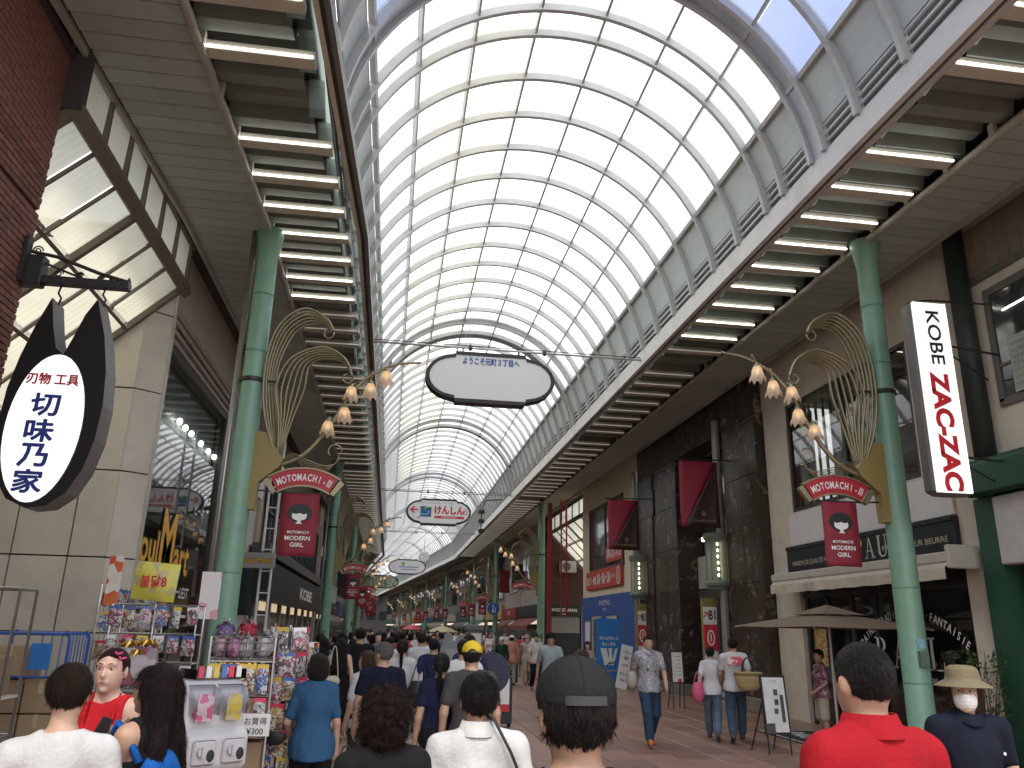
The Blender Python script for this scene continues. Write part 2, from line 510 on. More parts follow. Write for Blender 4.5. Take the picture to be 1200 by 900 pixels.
def pose_of(kind, female=False):
    sw = 0.155 if female else 0.185
    P = dict(pelvis=(0, 0, 0.93), hipL=(-0.09, 0, 0.92), hipR=(0.09, 0, 0.92), kneeL=(-0.10, 0.015, 0.5), kneeR=(0.10, 0.015, 0.5),
             ankL=(-0.10, -0.02, 0.085), ankR=(0.10, -0.02, 0.085), toeL=(-0.12, 0.14, 0.035), toeR=(0.12, 0.14, 0.035),
             shL=(-sw, -0.01, 1.415), shR=(sw, -0.01, 1.415), elL=(-sw - 0.06, -0.03, 1.12), elR=(sw + 0.06, -0.03, 1.12),
             wrL=(-sw - 0.075, 0.05, 0.87), wrR=(sw + 0.075, 0.05, 0.87))
    if kind in ('walk', 'walk2'):
        P.update(kneeR=(0.10, 0.19, 0.53), ankR=(0.09, 0.27, 0.12), toeR=(0.11, 0.42, 0.09),
                 kneeL=(-0.09, 0.02, 0.50), ankL=(-0.09, -0.28, 0.17), toeL=(-0.10, -0.17, 0.04),
                 elL=(-sw - 0.06, 0.08, 1.13), wrL=(-sw - 0.03, 0.26, 0.93), elR=(sw + 0.06, -0.14, 1.14), wrR=(sw + 0.08, -0.16, 0.88))
        if kind == 'walk2':
            Q = dict(P)
            for a in ('knee', 'ank', 'toe', 'el', 'wr'):
                P[a + 'L'] = mirror(Q[a + 'R']); P[a + 'R'] = mirror(Q[a + 'L'])
    return P

def strands(me, root, hm, style, hr, zmax=9):
    n = len(me.vertices); co = np.zeros(n * 3, np.float32); no = np.zeros(n * 3, np.float32)
    me.vertices.foreach_get('co', co); me.vertices.foreach_get('normal', no); co = co.reshape(-1, 3); no = no.reshape(-1, 3)
    rs = np.random.RandomState(5); N = 5200 if style in ('long', 'curly') else 3600
    ok = np.nonzero(co[:, 2] < zmax)[0]; i = ok[rs.randint(0, len(ok), N)]; p = co[i].astype(float); nn = no[i].astype(float)
    crown = np.array(hr((0, -0.035, 1.745))); f = (p - crown) * 0.9 + np.array([0, 0, -0.055]) + rs.normal(0, 0.018, (N, 3))
    if style == 'updo': f = (np.array(hr((0, -0.12, 1.66))) - p) + rs.normal(0, 0.01, (N, 3))
    if style == 'curly': f = rs.normal(0, 1, (N, 3)) + np.array([0, 0, -0.3])
    f -= nn * (f * nn).sum(1)[:, None]; f /= np.linalg.norm(f, axis=1)[:, None] + 1e-6
    L = {'updo': 0.02, 'curly': 0.03, 'long': 0.075, 'crop': 0.012}.get(style, 0.032) * rs.uniform(0.6, 1.3, N)[:, None]
    lift = {'curly': 0.012, 'crop': 0.002, 'updo': 0.001}.get(style, 0.0035)
    sd = np.cross(f, nn); w_ = rs.uniform(0.0006, 0.0013, N)[:, None] * (0.6 if style == 'crop' else 1)
    bend = rs.normal(0, 0.12 if style != 'curly' else 0.6, (N, 1))
    a = p + nn * 0.0006; b = p + f * L * .5 + sd * L * bend * .4 + nn * (lift * .8); c = p + f * L + sd * L * bend + nn * (lift * rs.uniform(-.4, 1.1, (N, 1)))
    V = np.stack([a - sd * w_, a + sd * w_, b - sd * w_, b + sd * w_, c], 1).reshape(-1, 3)
    g = G(); g.v = V.tolist(); g.f = [t for k in range(N) for t in ((5 * k, 5 * k + 1, 5 * k + 3, 5 * k + 2), (5 * k + 2, 5 * k + 3, 5 * k + 4))]
    tag(g.make('hair_strands', hm, root), kind='stuff')

def unit(a): a = np.array(a, float); return a / (np.linalg.norm(a) + 1e-9)

def hand(v, wr, el, grip=0.35, side=1):
    d = unit(np.array(wr) - np.array(el)); wr = np.array(wr, float)
    inn = np.array([-side, 0.15, 0.0]); nrm = unit(inn - d * (inn @ d)); ac = unit(np.cross(d, nrm))
    v.cap(wr, wr + d * 0.05, 0.027, 0.03, 0.02)
    pc = wr + d * 0.065
    for i, (o, L) in enumerate(((-0.03, 0.062), (-0.01, 0.075), (0.011, 0.07), (0.03, 0.055))):
        b = pc + ac * o + d * 0.02; v.cap(wr + d * 0.02 + ac * o * 0.6, b, 0.014, 0.0105, 0.012)
        m = b + unit(d * (1 - grip * 0.5) + nrm * grip) * L * 0.5; e = m + unit(d * (1 - grip) + nrm * grip * 1.6) * L * 0.5
        v.cap(b, m, 0.0098, 0.0092, 0.004); v.cap(m, e, 0.0092, 0.0078, 0.004)
    tb = wr + d * 0.03 - ac * 0.024; tm = tb + unit(d * 0.7 - ac * 0.7 + nrm * 0.3) * 0.035; te = tm + unit(d * 0.9 - ac * 0.2 + nrm * 0.5) * 0.03
    v.cap(tb, tm, 0.014, 0.0115, 0.01); v.cap(tm, te, 0.0112, 0.009, 0.004)

def yawed(p, yaw, piv=(0, 0)):
    c, s = math.cos(yaw), math.sin(yaw); x, y = p[0] - piv[0], p[1] - piv[1]
    return (piv[0] + x * c - y * s, piv[1] + x * s + y * c, p[2])

def person(label, loc, face=0.0, H=1.7, h=0.02, pose='stand', female=False, tone=0, top=None, bottom=None, shoe=(0.05, 0.05, 0.05),
           hair='short', hcol=(0.012, 0.010, 0.009), hname='black', yaw=0.0, over=None, fat=1.0, group=None, cap=None, face_detail=False,
           mask=None, glasses=False, hands=True, collar=False, hh=None, drop=0.0):
    """face: heading in degrees, 0 = walking away along the street, 180 = towards the camera. top = (name, colour, sleeve, hem[, material])"""
    S = H / 1.735
    root = thing('person', label, 'person', loc, rad(face), group); root.scale = (S, S, S)
    P = pose_of(pose, female)
    for q in ('shL', 'shR'): P[q] = (P[q][0], P[q][1], P[q][2] - drop)
    if over: P.update(over)
    yw = rad(yaw)
    hr = lambda p: yawed(p, yw)
    tx = 0.92 if female else 1.0
    sk = skin(tone)
    xs = [p[0] for p in P.values()]; ys = [p[1] for p in P.values()]
    lo = (min(xs) - 0.14, min(-0.28, min(ys) - 0.16), -0.01); hi = (max(xs) + 0.14, max(0.26, max(ys) + 0.16), 1.80)
    def trunk(v, o=0.0, lowz=None):
        if o:
            v.cap((-0.085, 0, 0.93), (0.085, 0, 0.93), 0.1 * fat + o, None, 0.05); v.cap((-0.085, 0, 0.85), (0.085, 0, 0.85), 0.1 * fat + o, None, 0.05)
        v.ell((0, -0.005, 0.95), (0.165 * fat + o, 0.12 * fat + o, 0.14 + o), 0.05)
        v.ell((0, 0.0, 1.12), ((0.130 if female else 0.148) * fat + o, 0.105 * fat + o, 0.17 + o), 0.06)
        v.ell((0, -0.005, 1.29), (0.158 * tx * fat + o, 0.112 * fat + o, 0.16 + o), 0.06)
        v.cap((P['shL'][0] * 0.74, -0.015, 1.415 - drop), (P['shR'][0] * 0.74, -0.015, 1.415 - drop), 0.054 * tx + o, None, 0.05)
        v.cap((-0.05, -0.015, 1.42 - drop), (0.05, -0.015, 1.42 - drop), 0.062 + o, None, 0.05)
        if female:
            for sx in (-1, 1): v.ell((sx * 0.07, 0.085, 1.255), (0.062 + o, 0.055 + o, 0.06 + o), 0.04)
        for sx in (-1, 1): v.cap((sx * 0.02, -0.022, 1.468 - drop), (sx * 0.13 * tx, -0.018, 1.428 - drop), 0.042 + o * .8, None, 0.04)
    def arms(v, o=0.0, upto=1.0):
        for q in 'LR':
            a, b, c = P['sh' + q], P['el' + q], P['wr' + q]
            v.ell((a[0] * 0.95, a[1], a[2] - 0.02), (0.05 * tx + o * .8, 0.055 + o * .8, 0.058 + o * .8), 0.035)
            if upto <= 1:
                e = tuple(a[i] + (b[i] - a[i]) * upto for i in range(3)); v.cap(a, e, 0.05 * tx * fat ** .5 + o, (0.05 - 0.009 * upto) * tx + o * 1.25, 0.03)
            else:
                v.cap(a, b, 0.05 * tx + o, 0.041 * tx + o, 0.03)
                e = tuple(b[i] + (c[i] - b[i]) * (upto - 1) for i in range(3)); v.cap(b, e, 0.041 * tx + o, 0.036 - 0.006 * (upto - 1) + o, 0.02)
    def legs(v, o=0.0, upto=2.0, wide=0.0):
        for q in 'LR':
            a, b, c = P['hip' + q], P['knee' + q], P['ank' + q]
            if upto > 1:
                v.cap(a, b, 0.088 * fat + o, 0.058 + o + wide * .6, 0.03); e = tuple(b[i] + (c[i] - b[i]) * (upto - 1) for i in range(3))
                v.cap(b, e, 0.056 + o + wide * .6, 0.040 + o + wide, 0.02)
                v.ell(tuple(b[i] * 0.62 + c[i] * 0.38 + (0, -0.018, 0)[i] for i in range(3)), (0.052 + o, 0.055 + o, 0.1), 0.03)
            else:
                e = tuple(a[i] + (b[i] - a[i]) * upto for i in range(3)); v.cap(a, e, 0.088 * fat + o, 0.07 + o + wide, 0.03)
    # --- body, one continuous skin
    v = Vol(lo, hi, h); trunk(v); arms(v, upto=2.0); legs(v)
    v.cap((0, -0.02, 1.40), hr((0, 0.0, 1.56)), 0.062 if not female else 0.052, 0.053 if not female else 0.046, 0.035)
    v.ell(hr((0, -0.002, 1.635)), (0.076, 0.096, 0.100), 0.03, yaw=yw)
    v.ell(hr((0, 0.035, 1.575)), (0.058, 0.064, 0.070), 0.035, yaw=yw)
    if h < 0.021:
        v.cap(hr((0, 0.092, 1.635)), hr((0, 0.108, 1.597)), 0.008, 0.0135, 0.012)
        v.cap(hr((-0.017, 0.09, 1.563)), hr((0.017, 0.09, 1.563)), 0.0095, None, 0.012)
        v.ell(hr((0, 0.078, 1.522)), (0.022, 0.018, 0.016), 0.02, yaw=yw)
        for sx in (-1, 1):
            v.ell(hr((sx * 0.079, -0.005, 1.612)), (0.011, 0.022, 0.034), 0.008, yaw=yw + sx * -0.35)
            if face_detail: v.ell(hr((sx * 0.031, 0.102, 1.633)), (0.021, 0.016, 0.013), 0.015, sub=True, yaw=yw)
            if face_detail: v.cap(hr((sx * 0.015, 0.089, 1.655)), hr((sx * 0.048, 0.080, 1.657)), 0.008, None, 0.015)
    if hands and h < 0.025:
        for q, sd in (('L', -1), ('R', 1)): hand(v, P['wr' + q], P['el' + q], side=sd)
    else:
        for q in 'LR':
            d = unit(np.array(P['wr' + q]) - np.array(P['el' + q])); w0 = np.array(P['wr' + q]); v.cap(w0, w0 + d * 0.11, 0.032, 0.024, 0.02)
    for q in 'LR': v.cap(P['ank' + q], P['toe' + q], 0.038, 0.03, 0.03)
    place('body', v.mesh('body'), sk, root)
    ss = abs(hash(label)) % 7 if False else sum(map(ord, label)) % 9
    # --- top
    if top:
        nm, colr, sl, hem = top[:4]
        cm = top[4] if len(top) > 4 else cloth(nm, colr)
        v = Vol((lo[0], lo[1], min(hem, 1.0) - 0.05), (hi[0], hi[1], 1.56), h)
        o = 0.014
        trunk(v, o); 
        if hem < 0.9: v.cap((0, 0, 0.95), (0, -0.01, hem), 0.15 * fat, 0.17 * fat + (1 - hem) * 0.08, 0.05)
        if sl > 0: arms(v, o, sl)
        v.cut(lambda X, Y, Z: hem - Z + 0 * X + 0 * Y)
        v.noise(0.0050, 14, ss, 0.6); v.noise(0.0028, 37, ss + 4, 0.5)
        nr = 0.080 if sl > 0 else 0.105
        v.cut(lambda X, Y, Z: nr - np.sqrt(X ** 2 + (Y + 0.0) ** 2 + ((Z - 1.53 + drop * .9) * 1.1) ** 2))
        if sl <= 0:
            v.cut(lambda X, Y, Z: np.where(Z > 1.3, np.abs(X) - 0.128, -1.0) + 0 * Y)
        place('shirt' if sl > 0 else 'sleeveless_top', v.mesh('shirt'), cm, root)
        if collar:
            g = G()
            n = 20
            ring = []
            for (r, z, dy) in ((0.080, 1.462, 0), (0.071, 1.532, 0.0), (0.079, 1.534, 0.0), (0.104, 1.468, 0)):
                for k in range(n):
                    a = 2 * math.pi * k / n; fr = max(0, math.sin(a)) ** 3
                    g.v.append((r * math.cos(a) * 1.0, r * math.sin(a) * 1.0 - 0.008 + fr * 0.012, z - fr * 0.035))
            for i in range(3):
                for k in range(n): k2 = (k + 1) % n; g.f.append((i * n + k, i * n + k2, i * n + n + k2, i * n + n + k))
            g.make('collar', cm, root, smooth=True)
    # --- bottom
    if bottom:
        bn, bc, kind, ln = bottom[:4]
        bm_ = bottom[4] if len(bottom) > 4 else cloth(bn, bc)
        v = Vol((lo[0], lo[1], 0.0), (hi[0], hi[1], 1.12), h)
        if kind in ('trousers', 'shorts'):
            v.ell((0, -0.005, 0.95), (0.173 * fat, 0.128 * fat, 0.13), 0.05); legs(v, 0.014, ln, 0.018); v.cap((-0.08, 0, 0.93), (0.08, 0, 0.93), 0.112 * fat, None, 0.05)
            v.cap((0, 0, 0.9), (0, 0, 0.83), 0.1 * fat, 0.07, 0.06)
            v.cut(lambda X, Y, Z: Z - 1.03 + 0 * X + 0 * Y)
        else:
            v.ell((0, -0.005, 0.97), (0.17 * fat, 0.128 * fat, 0.14), 0.05); v.cap((0, 0, 0.93), (0, 0.0, ln), 0.16, 0.19, 0.05); v.cap((-0.085, 0, 0.93), (0.085, 0, 0.93), 0.115 * fat, None, 0.05)
            v.cut(lambda X, Y, Z: np.maximum(ln - Z, Z - 1.05) + 0 * X + 0 * Y)
        v.noise(0.004, 17, ss + 2, 0.4)
        place(kind, v.mesh(kind), bm_, root)
    # --- shoes
    v = Vol((lo[0], lo[1], 0), (hi[0], hi[1], 0.3), min(h, 0.02))
    for q in 'LR':
        a, t = P['ank' + q], P['toe' + q]; hb = (a[0], a[1] - 0.03, max(0.04, a[2] - 0.045))
        v.cap(hb, t, 0.043, 0.036, 0.02); v.cap(hb, (a[0], a[1], a[2] + 0.01), 0.042, 0.042, 0.02)
    place('shoes', v.mesh('shoes'), mat('shoe_%d_%d_%d' % tuple(int(c * 99) for c in shoe), shoe, rough=0.6), root)
    # --- hair
    hm = hairm(hname, hcol)
    q = hh or min(h, 0.012)
    v = Vol((-0.2, -0.3, 1.1 if hair in ('long', 'pony') else 1.42), (0.2, 0.2, 1.82), q)
    z0 = 1.40
    if hair == 'curly':
        v.ell(hr((0, -0.016, 1.635)), (0.106, 0.12, 0.115), 0.03, yaw=yw); v.ell(hr((0, -0.028, 1.56)), (0.10, 0.098, 0.09), 0.04, yaw=yw)
        v.noise(0.008, 75, 3); v.noise(0.005, 170, 5); z0 = 1.47
    elif hair == 'bob':
        v.ell(hr((0, -0.012, 1.645)), (0.1, 0.118, 0.108), 0.03, yaw=yw); v.ell(hr((0, -0.025, 1.575)), (0.105, 0.098, 0.10), 0.04, yaw=yw)
        v.noise(0.0025, 70, 3, 0.2); z0 = 1.49
    elif hair == 'long':
        v.ell(hr((0, -0.012, 1.64)), (0.094, 0.112, 0.107), 0.03, yaw=yw)
        for sx in (-0.055, 0, 0.055): v.cap(hr((sx, -0.06, 1.60)), hr((sx * 1.5, -0.115, 1.24)), 0.055, 0.05, 0.04)
        for sx in (-1, 1): v.cap(hr((sx * 0.07, -0.02, 1.62)), hr((sx * 0.09, -0.04, 1.38)), 0.032, 0.03, 0.04)
        v.noise(0.006, 48, 2, 0.25); v.noise(0.003, 120, 4, 0.2); z0 = 1.16
    elif hair == 'pony':
        v.ell(hr((0, -0.008, 1.64)), (0.088, 0.108, 0.105), 0.03, yaw=yw)
        v.cap(hr((0, -0.10, 1.66)), hr((0, -0.145, 1.62)), 0.026, 0.03, 0.02); v.cap(hr((0, -0.145, 1.62)), hr((0, -0.135, 1.32)), 0.033, 0.018, 0.02)
        v.noise(0.002, 80, 2, 0.25); z0 = 1.2
    elif hair == 'updo':
        v.ell(hr((0, -0.010, 1.642)), (0.085, 0.103, 0.102), 0.03, yaw=yw); v.ell(hr((0, -0.115, 1.655)), (0.045, 0.04, 0.045), 0.015, yaw=yw)
        v.cap(hr((0, 0.09, 1.74)), hr((0, -0.06, 1.755)), 0.006, None, 0.012, sub=True); v.noise(0.001, 90, 2); z0 = 1.555
    elif hair == 'crop':
        v.ell(hr((0, -0.006, 1.644)), (0.0835, 0.103, 0.099), 0.03, yaw=yw); v.noise(0.001, 110, 2); z0 = 1.56
    else:
        v.ell(hr((0, -0.008, 1.648)), (0.092, 0.112, 0.105), 0.03, yaw=yw); v.noise(0.0028, 75, ss, 0.35); v.noise(0.0015, 160, 2, 0.4); z0 = 1.548
    cy, sy = math.cos(yw), math.sin(yw)
    def facecut(X, Y, Z):
        u = X * cy + Y * sy; w_ = -X * sy + Y * cy
        fl = 1.700 - 0.35 * np.abs(u) if hair == 'updo' else (1.672 if hair not in ('bob', 'short') else 1.668)
        lim = 0.035 + np.maximum(0, 1.62 - Z) * (-0.55 if hair in ('short', 'crop', 'updo') else 0.0)
        a = np.minimum(w_ - lim, fl - Z)
        if hair in ('short', 'crop', 'updo'):
            ear = 0.030 - np.sqrt((np.abs(u) - 0.083) ** 2 + (w_ + 0.002) ** 2 + (Z - 1.61) ** 2)
            a = np.maximum(a, ear)
        return a
    v.cut(facecut)
    v.cut(lambda X, Y, Z: z0 - Z + 0.012 * np.sin(X * 60) + 0 * Y)
    hme = v.mesh('hair'); place('hair', hme, hm, root)
    if q <= 0.0075: strands(hme, root, hm, hair, hr, 1.63 if cap else 9)
    if cap:
        cn, cc, back = cap
        sgn = -1 if back else 1
        cmt = cloth('cap_' + cn, cc, bump=0.3)
        v = Vol((-0.2, -0.3, 1.6), (0.2, 0.3, 1.82), min(q, 0.01))
        if cn.startswith('bucket'):
            g = G(); wv = lambda a, z: 1 + 0.10 * abs(math.sin(a)) + 0.012 * math.sin(3 * a + z * 40)
            g.lathe([(0.02, 1.785), (0.06, 1.781), (0.082, 1.769), (0.090, 1.752), (0.095, 1.72), (0.099, 1.695), (0.125, 1.680), (0.158, 1.660), (0.162, 1.656), (0.156, 1.655), (0.12, 1.673), (0.093, 1.685)], 40, wob=wv)
            g.make('hat', cmt, root, smooth=True)
            cmt = None
        else:
            v.ell(hr((0, -0.002, 1.668)), (0.099, 0.118, 0.094), 0.01, yaw=yw)
            v.cut(lambda X, Y, Z: 1.652 - Z + 0 * X + 0 * Y)
            if back:
                v.ell(hr((0, -0.115, 1.665)), (0.034, 0.03, 0.02), 0.005, sub=True, yaw=yw)
            for k in range(-5, 6):
                a = math.pi / 2 + k * 0.16
                p0 = (0.09 * math.cos(a), 0.105 * math.sin(a), 1.66); p1 = (0.10 * math.cos(a), 0.165 * math.sin(a) , 1.648)
                v.cap(hr(p0), hr(p1), 0.006, 0.005, 0.008)
        if cmt:
            place('cap', v.mesh('cap'), cmt, root)
            g = G(); g.ell(hr((0, -0.002, 1.763)), (.008, .008, .004), 8, 5)
            for k in range(6):
                a = k * math.pi / 3 + .5; g.tube([hr((0.1 * math.cos(a) * math.sin(t), -0.002 + .119 * math.sin(a) * math.sin(t), 1.668 + .095 * math.cos(t))) for t in [j * 1.5 / 7 + .05 for j in range(8)]], .0012, 4)
            g.make('cap_seams', cmt, root)
        if back:
            g = G(); pts = []
            for k in range(9):
                a = -math.pi / 2 + (k - 4) * 0.11; pts.append((0.1005 * math.cos(a), 0.1195 * math.sin(a), 1.664))
            for i in range(8):
                p, r_ = hr(pts[i]), hr(pts[i + 1]); g.quad((p[0], p[1] - .002, p[2] - 0.009), (r_[0], r_[1] - .002, r_[2] - 0.009), (r_[0], r_[1] - .002, r_[2] + 0.009), (p[0], p[1] - .002, p[2] + 0.009))
            g.make('cap_strap', mat('strap_grey', (0.05, 0.05, 0.055), rough=0.4), root)
    if face_detail:
        for sx in (-1, 1):
            g = G(); g.ell((0, 0, 0), (0.0125, 0.008, 0.0065), 10, 6)
            e = g.make('eye', mat('eye_white', (0.30, 0.27, 0.25), rough=0.3), root, loc=hr((sx * 0.031, 0.0815, 1.633)), smooth=True, rot=(0, 0, yw))
            g = G(); g.ell((0, 0.0056, 0), (0.0058, 0.0035, 0.0058), 10, 6); g.make('iris', mat('iris', (0.02, 0.012, 0.008), rough=0.15), e, smooth=True)
            g = G(); g.tube([hr((sx * 0.014, 0.098, 1.657)), hr((sx * 0.030, 0.095, 1.662)), hr((sx * 0.047, 0.085, 1.658))], [0.0018, 0.0024, 0.0012], 5)
            g.make('eyebrow', hm, root)
        if not mask:
            g = G(); g.tube([hr((-0.023, 0.093, 1.5605)), hr((-0.008, 0.101, 1.563)), hr((0.008, 0.101, 1.563)), hr((0.023, 0.093, 1.5605))], [0.002, 0.0055, 0.0055, 0.002], 6)
            g.make('lips', mat('lips', (0.30, 0.10, 0.09), rough=0.45), root, smooth=True)
    if mask:
        v = Vol((-0.14, -0.02, 1.48), (0.14, 0.2, 1.64), min(q, 0.006))
        v.ell(hr((0, 0.045, 1.575)), (0.066, 0.078, 0.066), 0.02, yaw=yw); v.ell(hr((0, 0.1, 1.6)), (0.02, 0.028, 0.025), 0.03, yaw=yw)
        v.cut(lambda X, Y, Z: np.maximum(0.028 - (-X * sy + Y * cy), np.maximum(Z - 1.618, 1.515 - Z)) + 0 * Z)
        X, Y, Z = v.grid((slice(None),) * 3); v.v = (v.v + 0.0015 * np.sin(Z * 330)).astype(np.float32)
        place('face_mask', v.mesh('face_mask'), cloth('mask_' + mask, (0.75, 0.72, 0.7) if mask == 'white' else (0.02, 0.02, 0.02), bump=0.1), root)
    if glasses:
        g = G()
        for sx in (-1, 1):
            pts = [hr((sx * 0.032 + 0.024 * math.cos(a), 0.103 - 0.006 * abs(math.cos(a)), 1.632 + 0.018 * math.sin(a))) for a in [i * math.pi / 7 for i in range(15)]]
            g.tube(pts, 0.0016, 5); g.tube([hr((sx * 0.056, 0.098, 1.636)), hr((sx * 0.08, 0.0, 1.628))], 0.0016, 5)
        g.tube([hr((-0.009, 0.106, 1.635)), hr((0.009, 0.106, 1.635))], 0.0016, 5)
        g.make('glasses', mat('glasses_rim', (0.25, 0.2, 0.15), rough=0.3, metal=0.6), root)
    return root
# ------------------------------------------------------------------ the arcade
KINK, PIV, BEND = 80.0, 2.46, rad(4.9)
def B(x, y):
    """street coordinates -> world: the street turns a little to the left after y = 80"""
    if y <= KINK: return x, y
    c, s_ = math.cos(BEND), math.sin(BEND); dx, dy = x - PIV, y - KINK
    return PIV + dx * c - dy * s_, KINK + dx * s_ + dy * c
def bz(y): return BEND if y > KINK else 0.0
lx = lambda y: -0.05 * max(0.0, 13.0 - y)

m_steel = mat('arcade_grey_paint', (0.47, 0.475, 0.46), rough=0.45, var=0.06, dirt=0.25)
m_white = mat('arcade_pale_beam', (0.62, 0.62, 0.58), rough=0.5, var=0.05, dirt=0.3)
m_dark = mat('dark_channel', (0.05, 0.045, 0.04), rough=0.7)
m_span = pmat('spandrel_panel', (0.50, 0.55, 0.53), jitter=0.05, rough=0.5, var=0.05, dirt=0.15)
m_louv = mat('louvre_grey', (0.50, 0.52, 0.51), rough=0.5, dirt=0.3)
m_deck = mat('fluted_deck', (0.175, 0.20, 0.175), rough=0.7, var=0.15, dirt=0.2)
m_sof = pmat('soffit_plank', (0.37, 0.425, 0.375), jitter=0.08, rough=0.55, var=0.06, dirt=0.35, stretch=(0.6, 3, 1))
m_rail = mat('soffit_pipe', (0.36, 0.35, 0.30), rough=0.5, dirt=0.3)
m_hous = mat('lamp_housing', (0.55, 0.53, 0.44), rough=0.5, dirt=0.2)
m_tube = emat('fluorescent_tube', (1.0, 0.99, 0.96), 6.0)
m_tube2 = emat('fluorescent_tube_dim', (1.0, 0.95, 0.85), 0.16, base=(0.6, 0.58, 0.5))
m_pane = milky('roof_sheet', (0.95, 0.95, 0.97), clear=0.16, tl=0.90)
m_paneY = milky('roof_sheet_aged', (0.97, 0.94, 0.82), clear=0.10, tl=0.93)
m_paneB = milky('roof_glass_clear', (0.3, 0.34, 0.5), clear=0.6, tl=0.9, clearcol=(0.26, 0.31, 0.48))  # blue tint stands for the facade seen through the clear glass
m_strip = milky('edge_light_sheet', (0.64, 0.69, 0.65), clear=0.1, tl=0.9)
m_walk = mat('roof_walkway_blue', (0.16, 0.22, 0.36), rough=0.6)
CX, CZ, RV = 2.46, 8.45, 3.72

# rib and joint positions along the street
JOINTS = [9.77, 26.9, 40.8, 55.8, 70.5, 85.5, 100, 115, 130, 146, 162, 178, 194]
RIBS = [3.2, 4.3, 5.4, 6.5, 7.6, 8.7]
def span(a, b, n): return [a + (b - a) * i / n for i in range(1, n)]
RIBS += [10.9, 11.52] + span(11.52, 26.9, 13) + span(26.9, 40.8, 12) + span(40.8, 55.8, 13) + span(55.8, 70.5, 13)
RIBS += span(70.5, 85.5, 13) + span(85.5, 100, 12) + span(100, 115, 12) + span(115, 130, 12) + span(130, 146, 8) + span(146, 162, 8) + span(162, 178, 8) + span(178, 194, 8) + span(194, 210, 8)

def arc_pts(r, a0, a1, n): return [(CX + r * math.cos(a0 + (a1 - a0) * i / n), CZ + r * math.sin(a0 + (a1 - a0) * i / n)) for i in range(n + 1)]
def arc_band(g, r0, r1, a0, a1, y0, y1, n):
    A, Bq = arc_pts(r0, a0, a1, n), arc_pts(r1, a0, a1, n)
    o = len(g.v)
    for i in range(n + 1):
        g.v += [(A[i][0], y0, A[i][1]), (A[i][0], y1, A[i][1]), (Bq[i][0], y1, Bq[i][1]), (Bq[i][0], y0, Bq[i][1])]
    for i in range(n):
        for k in range(4): g.f.append((o + i * 4 + k, o + i * 4 + (k + 1) % 4, o + i * 4 + 4 + (k + 1) % 4, o + i * 4 + 4 + k))
    g.f += [(o + 3, o + 2, o + 1, o), (o + n * 4, o + n * 4 + 1, o + n * 4 + 2, o + n * 4 + 3)]
    return g
def local(g):
    g.v = [(x - PIV, y, z) for x, y, z in g.v]; return g

vault = thing('arcade_roof', 'long glazed barrel vault of grey ribs over the shopping street', 'arcade roof', (0, 0, 0))
def set_at(o, y):
    x_, y_ = B(PIV, y); o.location = (x_, y_, 0); o.rotation_euler = (0, 0, bz(y))
rib0 = local(arc_band(G(), RV - 0.17, RV - 0.01, rad(6.3), rad(173.7), -0.04, 0.04, 44)).make('rib', m_steel, vault)
first = True
for y in RIBS + [j + d for j in JOINTS for d in (-0.17, 0.2)]:
    o = rib0 if first else again(rib0); first = False
    set_at(o, y)
fl = local(arc_band(G(), RV - 0.10, RV - 0.05, rad(6.3), rad(173.7), -0.15, 0.15, 44)).make('joint_flashing', mat('flashing', (0.40, 0.43, 0.47), rough=0.35, dirt=0.3), vault)
for i, y in enumerate(JOINTS): set_at(fl if i == 0 else again(fl), y)
# purlins
PA = [26.5 + 18 * i for i in range(8)]
for i, a in enumerate(PA):
    ca, sa = math.cos(rad(a)), math.sin(rad(a)); q = RV - 0.07
    wd = 0.07 if a in (26.5, 152.5) else 0.045
    for (ya, yb) in ((2.0, 80.0), (80.0, 208.0)):
        p0, p1 = B(CX + q * ca, ya), B(CX + q * ca, yb if yb > 80 else 79.999)
        if ya == 80.0: p0 = B(CX + q * ca, 80.001)
        g = G().beam((*p0, CZ + q * sa), (*p1, CZ + q * sa), wd, 0.10, up=(ca, 0, sa)); g.make('purlin', m_steel, vault)
# roof sheets between ribs
EDG = sorted(RIBS + [j + d for j in JOINTS for d in (-0.17, 0.2)])
bays = [(a + 0.045, b - 0.045) for a, b in zip(EDG[:-1], EDG[1:]) if b - a > 0.4]
_pane = {}
npane = 0
stuff_p = G()
for (a, b) in bays:
    L = b - a; mid = (a + b) / 2
    for i in range(7):
        a0, a1 = PA[i] + 0.5, PA[i + 1] - 0.5
        if b < 9.7: mt = m_paneB if i in (0, 1, 5, 6) or b < 8.7 else m_paneB
        elif i in (4, 5) and b > 11 and (int(mid * 7) % 9 != 0): mt = m_paneY
        else: mt = m_pane
        if npane < 300:
            k = (round(L, 2), i)
            if k not in _pane:
                g = G()
                A = arc_pts(RV - 0.03, rad(a0), rad(a1), 4)
                for j in range(5): g.v += [(A[j][0], -L / 2, A[j][1]), (A[j][0], L / 2, A[j][1])]
                for j in range(4): g.f.append((2 * j, 2 * j + 1, 2 * j + 3, 2 * j + 2))
                _pane[k] = local(g).mesh('roof_pane')
                _pane[k].materials.append(m_pane)
            o = bpy.data.objects.new('roof_pane', _pane[k]); COL.objects.link(o); o.parent = vault; set_at(o, mid)
            if mt is not m_pane: o.material_slots[0].link = 'OBJECT'; o.material_slots[0].material = mt
            npane += 1
        else:
            A = arc_pts(RV - 0.03, rad(a0), rad(a1), 4); o = len(stuff_p.v)
            for j in range(5):
                for yy in (a, b):
                    p = B(A[j][0], yy); stuff_p.v.append((p[0], p[1], A[j][1]))
            for j in range(4): stuff_p.f.append((o + 2 * j, o + 2 * j + 1, o + 2 * j + 3, o + 2 * j + 2))
tag(stuff_p.make('far_roof_panes', m_pane, vault), kind='stuff')
